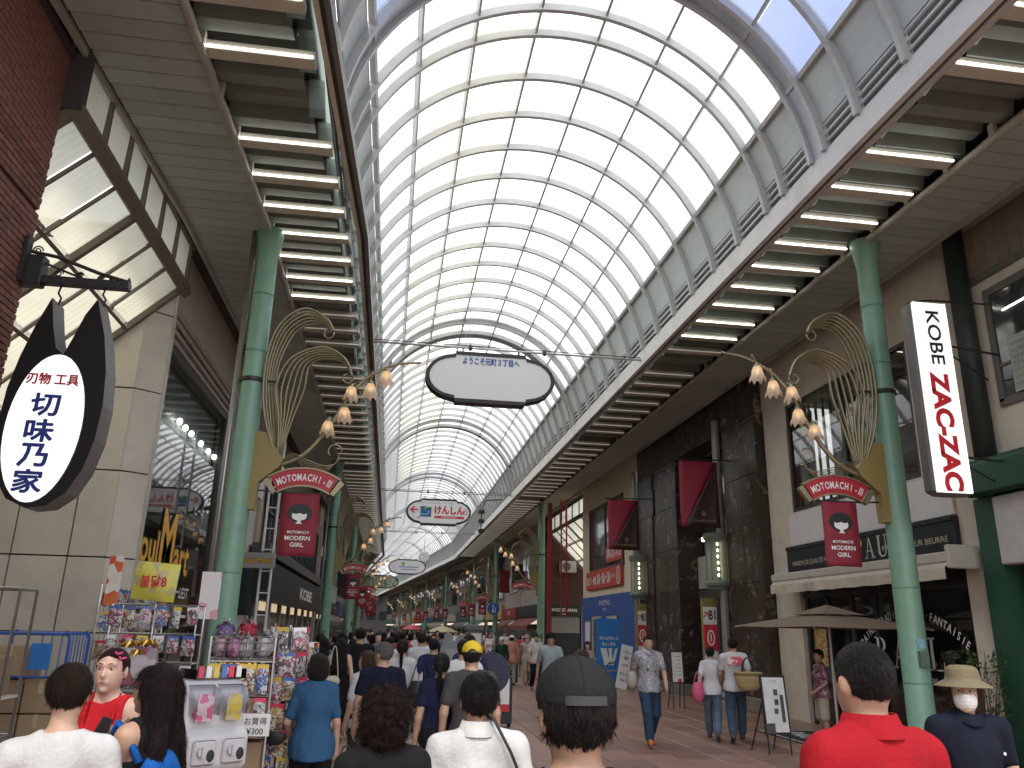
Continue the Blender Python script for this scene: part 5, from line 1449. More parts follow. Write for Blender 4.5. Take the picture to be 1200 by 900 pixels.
def serif(g, x, z, h, ch, t=0.16, y=0.0):
    """thick-and-thin roman capitals"""
    W = {'P': 0.62, 'A': 0.86, 'U': 0.8, 'L': 0.66}[ch] * h; T = t * h; s_ = 0.05 * h; th = 0.055 * h
    q = lambda a, b, c, d: g.add([(x + p[0], y, z + p[1]) for p in (a, b, c, d)], [(0, 1, 2, 3)])
    bar = lambda x0, x1, z0, z1: q((x0, z0), (x1, z0), (x1, z1), (x0, z1))
    if ch in 'PL':
        bar(s_ * 2, s_ * 2 + T, 0, h); bar(0, s_ * 4 + T, 0, s_); bar(0, s_ * 4 + T, h - s_, h)
    if ch == 'L': bar(s_ * 2 + T, W, 0, th); q((W - s_, 0), (W + s_ * .4, 0), (W + s_ * 1.0, 0.27 * h), (W + s_ * .4, 0.27 * h))
    if ch == 'P':
        n = 12; c = (s_ * 2 + T, 0.74 * h)
        for k in range(n):
            a, b = -math.pi / 2 + math.pi * k / n, -math.pi / 2 + math.pi * (k + 1) / n
            R0 = lambda a: (c[0] + 0.36 * h * math.cos(a), c[1] + 0.26 * h * math.sin(a)); R1 = lambda a: (c[0] + 0.22 * h * math.cos(a), c[1] + 0.22 * h * math.sin(a))
            q(R1(a), R0(a), R0(b), R1(b))
    if ch == 'A':
        q((0.10 * h, 0), (0.10 * h + th, 0), (0.46 * h, h), (0.40 * h, h)); q((0.60 * h, 0), (0.60 * h + T, 0), (0.46 * h, h), (0.38 * h, h)); bar(0.2 * h, 0.62 * h, 0.32 * h, 0.32 * h + th)
        bar(0, 0.26 * h, 0, s_); bar(0.52 * h, 0.88 * h, 0, s_)
    if ch == 'U':
        bar(0.1 * h, 0.1 * h + T, 0.25 * h, h); bar(0.66 * h, 0.66 * h + th, 0.25 * h, h); bar(0, 0.1 * h + T + .1 * h, h - s_, h); bar(0.56 * h, 0.82 * h, h - s_, h)
        n = 8
        for k in range(n):
            a, b = math.pi + math.pi * k / n, math.pi + math.pi * (k + 1) / n; c = (0.41 * h, 0.26 * h)
            R0 = lambda a: (c[0] + 0.31 * h * math.cos(a), c[1] + 0.27 * h * math.sin(a)); R1 = lambda a: (c[0] + (0.31 * h - (T if a < 1.5 * math.pi else th)) * math.cos(a), c[1] + 0.21 * h * math.sin(a))
            q(R1(a), R0(a), R0(b), R1(b))
    return W
g = G(); x = -15.35
for ch in 'PAUL': x += serif(g, x, 3.36, 0.42, ch) + 0.07
g.make('lettering', m_ltr, fp)
aw = G().bbox(WR - 0.55, WR - 0.10, 11.95, 18.35, 3.06, 3.24, 0.03).make('awning_roll', mat('awning_metal', (0.50, 0.47, 0.42), rough=0.4), ps)
G().bbox(WR - 0.60, WR - 0.02, 11.93, 12.02, 2.96, 3.34, 0.02).make('end_cap', mat('awning_metal', (0.5, 0.47, 0.42)), aw)
g = G(); nn = 60
for k in range(nn + 1):
    yy = 12.05 + (18.3 - 12.05) * k / nn; dx = 0.008 * math.sin(k * 1.7); g.v += [(WR - 0.52, yy, 3.06), (WR - 0.60 + dx, yy, 2.98), (WR - 0.60 + dx, yy, 2.79 + 0.006 * math.sin(k * .9))]
for k in range(nn): g.f += [(3 * k, 3 * k + 1, 3 * k + 4, 3 * k + 3), (3 * k + 1, 3 * k + 2, 3 * k + 5, 3 * k + 4)]
g.make('valance', mat('awning_cloth', (0.55, 0.49, 0.40), rough=0.8, dirt=0.1), aw)
vt = thing('valance_lettering', 'faint grey PAUL printed on the awning valance', 'lettering', (WR - 0.612, 16.4, 2.82), rad(-90))
g = G(); x = -0.3
for ch in 'PAUL': x += serif(g, x, 0, 0.13, ch) + 0.03
g.make('lettering', mat('print_grey', (0.3, 0.3, 0.3)), vt)
# recessed shopfront
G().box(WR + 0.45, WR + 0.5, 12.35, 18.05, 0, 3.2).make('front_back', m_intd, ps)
g = G()
for yy in (12.4, 14.3, 15.2, 16.05, 17.0, 17.9): g.box(WR + 0.06, WR + 0.14, yy - 0.05, yy + 0.05, 0, 2.9)
g.box(WR + .06, WR + .14, 12.4, 18, 2.7, 2.8).box(WR + .06, WR + .14, 12.4, 15.2, 0.25, 0.45); g.make('shopfront_frame', m_frm, ps)
G().quad((WR + 0.1, 18, 0.05), (WR + 0.1, 12.4, 0.05), (WR + 0.1, 12.4, 2.75), (WR + 0.1, 18, 2.75)).make('shop_window', m_gl, ps)
for (yy, zz) in ((13.0, 0.5), (13.3, 1.1), (13.9, 0.8), (14.1, 1.4), (16.4, 1.0)): G().box(WR + 0.2, WR + 0.42, yy - 0.22, yy + 0.22, zz - 0.04, zz).make('display_shelf', mat('shelf_wood', (0.12, 0.07, 0.035)), ps)
gt = thing('window_lettering', 'white letters PAUL on the dark bakery window behind the right column', 'lettering', (WR + 0.05, 0, 0), rad(-90))
g = G(); x = -15.28; wv = {'P': 0, 'A': 0, 'U': 0, 'L': 0}
for ch in 'PAUL': serif(g, x, 1.32, 0.56, ch, t=0.14); x += 0.54
g.make('lettering', m_wht, gt)
arc_text('lettering', 'PAINS·TRADITION·ET·FANTAISIE', -14.15, -0.1, 2.35, rad(90 + 41), rad(90 - 41), 0.15, m_wht, gt, bold=0.01, wide=0.8)
text('lettering', 'depuis 1889', -13.9, 1.12, 0.15, m_wht, gt)
pf_ = thing('framed_poster', 'yellow food poster framed beside the bakery door', 'poster', (WR + 0.05, 17.3, 1.7), rad(-90))
G().box(-0.28, 0.28, -0.03, 0, -0.5, 0.5).make('frame', m_frm, pf_); G().box(-0.25, 0.25, -0.036, -0.031, -0.46, 0.46).make('print', graphic('food_poster', [(0.5, 0.33, 0.08), (0.3, 0.12, 0.05), (0.55, 0.45, 0.2), (0.2, 0.2, 0.1)], 5, kind='noise'), pf_)

zs_ = thing('vertical_lightbox', 'tall white lightbox reading KOBE ZAC-ZAC hung on the right wall', 'shop sign', (7.9, 10.4, 5.33))
G().bbox(-0.31, 0.31, -0.14, 0.14, -1.50, 1.50, 0.06).make('case', mat('case_bronze', (0.10, 0.09, 0.08), rough=0.4), zs_)
G().bbox(-0.285, 0.285, -0.152, -0.13, -1.47, 1.47, 0.02).make('face', emat('white_lit', (1, 0.99, 0.98), 0.42, base=(0.8, 0.79, 0.79)), zs_)
text('lettering', 'KOBE', 0.03, 0.90, 0.22, m_blk, zs_, y=-0.158, bold=0.015, w=0.86, rot=rad(-90))
text('lettering', 'ZAC-ZAC', 0.0, -0.55, 0.30, mat('zac_red', (0.62, 0.02, 0.03)), zs_, y=-0.158, bold=0.05, w=1.80, rot=rad(-90))
g = G()
for zz in (0.85, -0.9): g.tube([(0.3, 0, zz), (1.45, 0.3, zz + 0.03)], 0.02, 6).tube([(0.3, 0, zz - .1), (1.45, 0.6, zz - 0.3)], 0.015, 6)
g.tube([(-0.2, 0, 1.52), (0.1, 0, 1.58), (1.4, 0.2, 1.7)], 0.018, 6); g.make('brackets', m_iron, zs_)

# dark marble building
m_marb = mat('brown_marble', (0.046, 0.034, 0.025), rough=0.42, var=0.45, scale=1.4, spec=0.28)
_n = m_marb.node_tree; _b = _n.nodes["Principled BSDF"]; _l = _b.inputs["Base Color"].links[0].from_socket
_tc = _n.nodes.new("ShaderNodeTexCoord"); _v = _n.nodes.new("ShaderNodeTexNoise"); _v.inputs["Scale"].default_value = 2.6; _v.inputs["Detail"].default_value = 9; _v.inputs["Distortion"].default_value = 1.2
_r = _n.nodes.new("ShaderNodeValToRGB"); _r.color_ramp.elements[0].position = 0.58; _r.color_ramp.elements[1].position = 0.75; _r.color_ramp.elements[0].color = (0, 0, 0, 1); _r.color_ramp.elements[1].color = (0.30, 0.26, 0.21, 1)
_a = _n.nodes.new("ShaderNodeMixRGB"); _a.blend_type = 'ADD'; _a.inputs[0].default_value = 0.8
_n.links.new(_tc.outputs["Object"], _v.inputs["Vector"]); _n.links.new(_v.outputs["Fac"], _r.inputs[0]); _n.links.new(_l, _a.inputs[1]); _n.links.new(_r.outputs[0], _a.inputs[2]); _n.links.new(_a.outputs[0], _b.inputs["Base Color"])
mb = thing('marble_building', 'building clad in dark brown marble with tall piers and deep opening', 'building')
for (a, b) in ((19.3, 21.45), (25.45, 27.6), (28.0, 29.75)):
    z = 0.35
    G().bbox(WR - 0.30, WR + 0.9, a - .04, b + .04, 0, 0.35, 0.02).make('pier_base', mat('base_stone', (0.2, 0.19, 0.17), rough=0.4), mb)
    while z < 7.4:
        for q in range(2):
            m_ = (a + b) / 2; G().bbox(WR - 0.25, WR + 0.9, (a if q == 0 else m_) + .006, (m_ if q == 0 else b) - .006, z + .006, min(7.5, z + 1.4) - .006, 0.006).make('marble_slab', m_marb, mb)
        z += 1.4
G().box(WR - .2, WR + 0.85, 19.31, 21.44, 0.3, 7.5).make('pier_core', m_dark, mb); G().box(WR - .2, WR + 0.85, 25.46, 29.74, 0.3, 7.5).make('pier_core', m_dark, mb)
for k in range(5): G().bbox(WR - 0.22, WR + 0.9, 19.3 + k * 2.09 + .006, 19.3 + (k + 1) * 2.09 - .006, 7.52, 9.0, 0.01).make('lintel_slab', m_marb, mb)
for yy in (21.75, 29.92): G().tube([(WR - 0.30, yy, 0.0), (WR - 0.30, yy, 7.9)], 0.12, 10).make('steel_strip', mat('steel_strip', (0.33, 0.31, 0.28), rough=0.4, dirt=0.5, metal=0.4), mb)
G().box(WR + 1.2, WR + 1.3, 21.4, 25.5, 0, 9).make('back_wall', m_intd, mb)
G().box(WR + 0.6, WR + 0.66, 21.45, 25.45, 4.3, 7.5).make('upper_glass', m_win, mb)
G().box(WR + 0.42, WR + 0.7, 21.45, 25.45, 3.25, 4.25).make('grey_panel', mat('panel_grey', (0.52, 0.5, 0.47), rough=0.5), mb)
G().box(WR + 0.40, WR + 0.5, 21.45, 25.45, 2.95, 3.2).box(WR + .4, WR + .5, 23.9, 24.0, .5, 2.95).box(WR + .38, WR + .5, 21.45, 25.45, 0.35, 0.5).make('display_frame', mat('frame_steel', (0.16, 0.16, 0.16), rough=0.3, metal=0.5), mb)
G().quad((WR + 0.46, 25.45, 0.5), (WR + 0.46, 21.45, 0.5), (WR + 0.46, 21.45, 2.95), (WR + 0.46, 25.45, 2.95)).make('display_glass', glass('dim_glass', (0.75, 0.78, 0.8), ior=1.5), mb)
pp = thing('window_poster', 'grey fashion poster of a reclining person in blue in the marble building window', 'poster', (WR + 0.55, 23.4, 1.7), rad(-90))
G().box(-2.0, 1.9, 0, 0.02, -1.3, 1.3).make('backdrop_print', mat('poster_grey', (0.42, 0.44, 0.47), rough=0.6, var=0.25, scale=0.8), pp)
pm_b = mat('poster_blue', (0.16, 0.22, 0.33), rough=0.6, var=0.3, scale=4); pm_s = mat('poster_skin', (0.32, 0.23, 0.18)); pm_h = mat('poster_hair', (0.03, 0.025, 0.03))
def blob(name, pts, m, par, y): G().add([(p[0], y, p[1]) for p in pts], [tuple(range(len(pts)))]).make(name, m, par)
blob('printed_coat', [(-1.3, -1.2), (0.9, -1.2), (1.3, -0.7), (0.8, -0.1), (0.3, 0.1), (-0.2, 0.35), (-0.9, 0.2), (-1.3, -0.4)], pm_b, pp, -0.004)
blob('printed_arm', [(0.15, 0.0), (0.35, 0.0), (0.55, 0.55), (1.1, 0.9), (1.0, 1.0), (0.42, 0.72)], pm_s, pp, -0.007)
blob('printed_face', [(-0.25 + 0.24 * math.cos(a), 0.45 + 0.27 * math.sin(a)) for a in [k * math.pi / 8 for k in range(16)]], pm_s, pp, -0.010)
blob('printed_hair', [(-0.15 + 0.33 * math.cos(a), 0.62 + 0.26 * math.sin(a)) for a in [-0.5 + k * 0.38 for k in range(12)]], pm_h, pp, -0.013)
blob('printed_shoe', [(-1.5, -1.15), (-0.9, -1.15), (-0.95, -0.6), (-1.35, -0.45)], pm_h, pp, -0.016)
tag(place('spot_bulb', BULBW, lampm, None, (WR + 0.3, 24.6, 4.75), smooth=True), 'single bright round spotlight in the dark opening between the marble piers', 'spotlight')

m_lant = mat('lantern_green', (0.16, 0.21, 0.175), rough=0.4, dirt=0.2); m_lg = milky('lantern_glass', (0.62, 0.70, 0.60), clear=0.45, tl=0.6)
def lantern(label, y):
    t = thing('wall_lantern', label, 'wall lamp', (9.12, y, 3.08), 0, 'green drum lanterns on the marble piers')
    wob = None
    G().lathe([(0.0, 1.52), (0.36, 1.52), (0.40, 1.48), (0.40, 1.38), (0.37, 1.34), (0.33, 1.33)], 20).make('cap', m_lant, t)
    G().lathe([(0.33, 0.2), (0.37, 0.19), (0.40, 0.15), (0.39, 0.08), (0.32, 0.04), (0.30, -0.03), (0.0, -0.04)], 20).make('base', m_lant, t)
    g = G()
    for k in range(10): a = k * math.pi / 5; g.box(0.34 * math.cos(a) - .012, 0.34 * math.cos(a) + .012, 0.34 * math.sin(a) - .012, 0.34 * math.sin(a) + .012, 0.19, 1.34)
    g.make('glazing_bar', m_lant, t)
    G().lathe([(0.325, 0.19), (0.325, 1.34)], 20).make('drum_glass', m_lg, t, smooth=True)
    for k in range(6): place('bulb', BULB2, emat('lantern_bulb', (1, 0.84, 0.55), 6), t, (-0.12, -0.30, 0.35 + k * 0.17), smooth=True)
    G().box(0.3, 0.45, -0.1, 0.1, 0.3, 1.2).make('wall_arm', m_lant, t)
    return t
BULB2 = G().ell((0, 0, 0), (0.035, 0.035, 0.04), 8, 6).mesh('bulb')
l1 = lantern('green drum lantern on the pier nearer the bakery, larger of two', 21.85); l2 = copy_tree(l1, loc=(9.05, 29.0, 3.06), label='green drum lantern beside the blue shopfront, farther of two')
def flag(label, x, y, ztop, W, Hh):
    t = thing('hanging_flag', label, 'flag', (x, y, ztop), 0, 'red and brown flags on the marble building')
    A = mat('flag_red', (0.27, 0.015, 0.035), rough=0.6, var=0.08); Bm = mat('flag_brown', (0.045, 0.020, 0.018), rough=0.6)
    n = 10
    def sheet(fn, nm, m):
        g = G()
        for i in range(n + 1):
            z = -Hh * i / n; a, b = fn(i / n)
            for j in range(7): xx = a + (b - a) * j / 6; g.v.append((xx, 0.03 * math.sin(xx * 7 / W + i * .35) * (0.3 + i / n), z - 0.03 * (1 - xx / W) * 0))
        for i in range(n):
            for j in range(6): g.f.append((i * 7 + j, i * 7 + j + 1, i * 7 + j + 8, i * 7 + j + 7))
        o = g.make(nm, m, t, smooth=True); o.modifiers.new('s', 'SOLIDIFY').thickness = 0.008
    dg = lambda f: W * (1 - 0.93 * f)
    sheet(lambda f: (0, dg(f)), 'red_half', A); sheet(lambda f: (dg(f), W), 'brown_half', Bm)
    gm = mat('flag_gilt', (0.30, 0.2, 0.13))
    text('lettering', 'VALEROSSE', W * 0.58, -Hh * 0.90, 0.07, gm, t, y=-0.05, w=W * 0.62)
    g = G(); g.tube([(W * 0.58 + 0.055 * math.cos(a), -0.05, -Hh * 0.80 + 0.07 * math.sin(a)) for a in [k * .7 for k in range(10)]], 0.012, 5).ell((W * 0.58, -0.05, -Hh * .8), (0.03, 0.01, 0.04), 8, 6); g.make('crest', gm, t)
    G().tube([(-0.1, 0, 0.03), (W + 0.55, 0, 0.07)], 0.02, 6).box(W + 0.5, W + 0.6, -0.05, 0.05, -0.5, 0.4).make('pole', m_iron, t)
    return t
flag('nearer red and brown flag hanging beside the dark marble opening', 7.76, 21.0, 6.5, 1.12, 1.85)
flag('farther red and brown flag partly covering the cream building window', 7.2, 26.5, 6.22, 1.07, 1.70)
def b1(label, x, y, w_, arrow):
    t = thing('directory_post', label, 'sign', (x, y, 0), 0, 'B1 signposts by the marble piers')
    G().bbox(-w_ / 2 - 0.02, w_ / 2 + 0.02, 0.02, 0.14, 0, 2.85, 0.01).make('post', m_plate, t)
    G().box(-w_ / 2, w_ / 2, 0, 0.018, 2.12, 2.60).make('top_panel', m_wht, t); G().box(-w_ / 2, w_ / 2, 0, 0.018, 1.42, 2.11).make('red_panel', m_pred, t); G().box(-w_ / 2, w_ / 2, 0, 0.018, 0.25, 1.41).make('white_panel', m_wht, t)
    text('lettering', 'B1', 0.06, 2.38, 0.26, m_blk, t, y=-0.003, bold=0.03, w=w_ * 0.5)
    text('lettering', '✗' if False else '↗', -w_ * 0.32, 2.38, 0.16, m_pred, t, y=-0.003, bold=0.02)
    g = G()
    for k in range(12): a, b = k * math.pi / 6, (k + 1) * math.pi / 6; g.quad((0.08 * math.cos(a), -.003, 1.76 + 0.17 * math.sin(a)), (0.115 * math.cos(a), -.003, 1.76 + 0.22 * math.sin(a)), (0.115 * math.cos(b), -.003, 1.76 + 0.22 * math.sin(b)), (0.08 * math.cos(b), -.003, 1.76 + 0.17 * math.sin(b)))
    g.box(-0.02, 0.02, -.005, -.003, 1.66, 1.86); g.make('logo', m_wht, t)
    for k, ch in enumerate('バル酒場'): text('lettering', ch, 0, 1.18 - k * 0.2, 0.13, m_blk, t, y=-0.003)
b1('tall white and red B1 post with gold back, nearer the bakery', 9.02, 22.4, 0.40, 1); b1('tall white and red B1 post beside the blue shopfront', 8.90, 28.4, 0.30, 1)

# cream building with blue ground floor
cb = thing('cream_building', 'cream building with big upper window, red clinic sign and bright blue ground floor', 'building')
G().box(WR, 16, 30.05, 39.9, 3.42, 9.0).make('wall', mat('cream_wall', (0.70, 0.62, 0.46), rough=0.75, dirt=0.12), cb)
m_blue = mat('shop_blue', (0.028, 0.10, 0.36), rough=0.5, var=0.08, dirt=0.06)
G().box(WR - 0.06, WR, 30.9, 39.88, 2.55, 3.42).box(WR - .06, WR, 30.9, 33.3, 0, 2.55).box(WR - .06, WR, 37.9, 39.88, 0, 2.55).box(WR - .06, WR, 35.2, 35.9, 0, 2.55).make('blue_wall', m_blue, cb)
G().box(WR, 16, 30.05, 39.9, 0, 3.4).make('ground_floor_wall', mat('cream_grey', (0.36, 0.33, 0.28), rough=0.7), cb)
for (a, b) in ((33.4, 35.2), (35.95, 37.8)):
    f = G().box(WR - 0.1, WR - 0.02, a, a + 0.12, 0, 2.5).box(WR - .1, WR - .02, b - .12, b, 0, 2.5).box(WR - .1, WR - .02, a, b, 2.4, 2.52).make('door', mat('door_frame_pale', (0.5, 0.5, 0.48)), cb)
    G().quad((WR - .03, b - .1, 0.02), (WR - .03, a + .1, 0.02), (WR - .03, a + .1, 2.4), (WR - .03, b - .1, 2.4)).make('pane', m_win, f)
f = G().box(WR - 0.05, WR + 0.01, 32.5, 38.4, 7.42, 7.52).box(WR - .05, WR + .01, 32.5, 38.4, 4.55, 4.65).box(WR - .05, WR + .01, 38.3, 38.4, 4.65, 7.42).box(WR - .05, WR + .01, 32.5, 32.6, 4.65, 7.42).box(WR - .05, WR + .01, 35.4, 35.5, 4.65, 7.42).make('upper_window', m_frm, cb)
G().quad((WR - 0.01, 38.3, 4.65), (WR - 0.01, 32.6, 4.65), (WR - 0.01, 32.6, 7.42), (WR - 0.01, 38.3, 7.42)).make('pane', m_win, f)
ks = thing('clinic_sign', 'red sign board with white lettering KARADA factory below the cream building window', 'shop sign', (WR - 0.08, 35.6, 4.15), rad(-90))
G().bbox(-3.1, 2.95, -0.05, 0.06, -0.40, 0.42, 0.01).make('board', mat('clinic_red', (0.50, 0.05, 0.03), rough=0.5), ks)
text('lettering', '肩コリ・骨盤', -2.0, -0.02, 0.36, m_wht, ks, y=-0.056, w=1.7, fat=.012); text('lettering', 'KA・RA・DA', 0.2, 0.0, 0.42, m_wht, ks, y=-0.056, fat=.022, w=2.2); text('lettering', 'factory', 1.75, 0.02, 0.26, m_wht, ks, y=-0.056, w=0.75)
g = G()
for k in range(14): a, b = k * math.pi / 7, (k + 1) * math.pi / 7; g.quad((2.55 + 0.22 * math.cos(a), -.056, 0.30 * math.sin(a)), (2.55 + 0.29 * math.cos(a), -.056, 0.38 * math.sin(a)), (2.55 + 0.29 * math.cos(b), -.056, 0.38 * math.sin(b)), (2.55 + 0.22 * math.cos(b), -.056, 0.30 * math.sin(b)))
g.box(2.5, 2.6, -.058, -.056, -.2, .2); g.make('logo', m_wht, ks)
kn = thing('window_number', 'red panel with white telephone number in the cream building window', 'sign', (WR - 0.05, 33.9, 5.15), rad(-90))
G().box(-1.35, 1.25, -0.02, 0, -0.36, 0.36).make('panel', mat('clinic_red', (0.5, 0.05, 0.03)), kn); text('lettering', '078-321-7721', -0.05, 0, 0.4, m_wht, kn, y=-0.025, bold=0.02, w=2.3)
bt = thing('blue_shop_name', 'small white Japanese name on the blue fascia', 'lettering', (WR - 0.07, 35.6, 3.02), rad(-90))
text('lettering', 'マツンピラティス', 0, 0.08, 0.24, m_wht, bt, w=1.9, fat=.012); text('lettering', '神戸店', 0, -0.22, 0.14, m_wht, bt, w=0.6)
nb = thing('wall_notice', 'white vertical notice on the left end of the blue wall', 'notice', (WR - 0.07, 38.7, 1.7), rad(-90))
G().box(-0.45, 0.45, -0.02, 0, -0.7, 0.6).make('paper', m_wht, nb)
ws = thing('standing_banner', 'bright blue standing banner with a big white W and Japanese name', 'banner', (7.88, 29.2, 1.22), rad(3))
G().bbox(-0.47, 0.47, -0.02, 0.02, -1.15, 1.1, 0.008).make('panel', mat('banner_sky', (0.035, 0.20, 0.58), rough=0.5, var=0.03), ws)
text('lettering', 'マツンピラティス', 0, 0.42, 0.11, m_wht, ws, y=-0.024, w=0.70, fat=.005); text('lettering', 'ウィーグル', 0, 0.22, 0.12, m_wht, ws, y=-0.024, w=0.5, fat=.005)
g = G()
for k, (x0, x1) in enumerate(((-0.32, -0.13), (-0.2, -0.04), (-0.02, 0.1))):
    g.quad((x1 - 0.04, -.024, -0.5), (x1 + 0.06, -.024, -0.5), (x0 + 0.11, -.024, 0.08), (x0, -.024, 0.08))
g.quad((-0.07, -.026, -0.5), (0.02, -.026, -0.5), (0.12, -.026, 0.08), (0.04, -.026, 0.08)); g.quad((0.08, -.026, -0.5), (0.17, -.026, -0.5), (0.33, -.026, 0.08), (0.24, -.026, 0.08))
g.make('emblem', m_wht, ws)
G().tube(bez([(-0.1, -.03, -0.55), (0.0, -.03, -0.42), (0.1, -.03, -0.42), (0.22, -.03, -0.38)], 10), 0.018, 6).make('emblem_figure', m_blk, ws)
G().box(-0.38, 0.4, -0.027, -0.023, -0.70, -0.66).make('underline', mat('line_pink', (0.5, 0.35, 0.3)), ws)
g = G()
for xx in (-0.42, 0.42): g.box(xx - 0.02, xx + 0.02, -0.25, 0.25, -1.22, -1.18)
g.make('feet', m_iron, ws)
ln_ = thing('leaning_board', 'narrow white menu board tilted beside the blue standing banner', 'sign', (8.15, 27.9, 0))
g = G(); g.beam((-0.22, 0, 0.02), (0.12, 0.25, 1.42), 0.40, 0.03, up=(0, -1, 0.1)); g.make('board', m_wht, ln_)
for k, zz in enumerate((1.2, 1.02, 0.78, 0.5, 0.3)): text('lettering', ['ご案内', '姿勢', '体験', '受付中', '無料'][k], -0.22 + 0.34 * zz / 1.42, zz, 0.09, m_blk if k != 2 else m_pred, ln_, y=0.25 * zz / 1.42 - 0.06, rot=rad(-13))

# cross street on the right
awning('dark framed glass awning sloping over the right side street', 1, 9.75, [40.1, 41.8, 43.5, 45.2, 46.8, 48.4, 50.0], za=7.75)
rp = thing('red_tower', 'red steel post and red lattice mast at the right street corner', 'mast', (0, 0, 0))
m_redp = mat('red_paint', (0.28, 0.012, 0.02), rough=0.4)
G().box(8.22, 8.42, 42.5, 42.7, 0, 8.5).make('post', m_redp, rp)
g = G()
for xx in (8.72, 9.0): g.box(xx - 0.035, xx + 0.035, 41.5, 41.57, 2.6, 8.5)
for k in range(15): g.beam((8.72, 41.53, 2.7 + k * 0.4), (9.0, 41.53, 2.9 + k * 0.4), 0.03, 0.03)
g.make('lattice', m_redp, rp)
yl = tag(G().bbox(9.62, 10.6, 40.0, 40.35, 7.35, 8.55, 0.1).make('lit_box', emat('yellow_lit', (1.0, 0.72, 0.22), 1.6, base=(0.8, 0.6, 0.2))), 'glowing yellow box light above the cream building corner', 'light box')
sb2 = thing('brick_annex', 'dark red brick building beyond the right side street with shutter and black sign', 'building')
G().box(9.55, 22, 50.3, 60, 0, 9).make('wall_core', m_mort, sb2)
gq = G(); z = 3.3; row = 0
while z < 8.9:
    x = 9.6 + (0.2 if row % 2 else 0)
    while x < 14.5: gq.box(x, x + 0.38, 50.24, 50.31, z, z + 0.12); x += 0.4
    z += 0.14; row += 1
tag(gq.make('bricks', pmat('brick_dark', (0.105, 0.045, 0.035), jitter=0.1, rough=0.8, var=0.3, scale=5), sb2), kind='stuff')
G().box(9.6, 11.8, 50.0, 50.25, 2.75, 3.4).make('sign_fascia', m_blk, sb2)
g = G()
for k in range(14): g.box(9.65, 11.7, 50.15, 50.19 + 0.02 * (k % 2), 1.75 + k * 0.07, 1.81 + k * 0.07)
g.make('roller_shutter', mat('shutter_grey', (0.26, 0.25, 0.23), rough=0.4), sb2)
G().box(9.65, 11.7, 50.2, 50.22, 0, 1.75).make('entrance_dark', m_blk, sb2)
G().box(11.8, 13.5, 50.1, 50.25, 0, 3.3).make('pinkish_pier', mat('pier_mauve', (0.25, 0.2, 0.19), rough=0.6), sb2)
tt = thing('shutter_lettering', 'small white lettering on the black sign over the roller shutter', 'lettering', (10.65, 49.97, 3.1)); text('lettering', 'ONGESSAMAN', 0, 0, 0.2, m_wht, tt, w=1.7, bold=0.02); text('lettering', 'KOBE', 0, -0.24, 0.08, m_wht, tt, w=0.4)
ac = thing('air_conditioner', 'white outdoor air conditioner unit on the dark brick wall', 'air conditioner', (10.9, 50.0, 5.7))
G().bbox(-0.5, 0.5, -0.35, 0.1, -0.35, 0.35, 0.03).make('case', mat('ac_white', (0.5, 0.48, 0.45)), ac); G().add([(-0.12 + 0.27 * math.cos(a), -0.355, 0.27 * math.sin(a)) for a in [k * math.pi / 10 for k in range(20)]], [tuple(range(20))]).make('fan_grille', mat('grille_dark', (0.12, 0.12, 0.12)), ac)

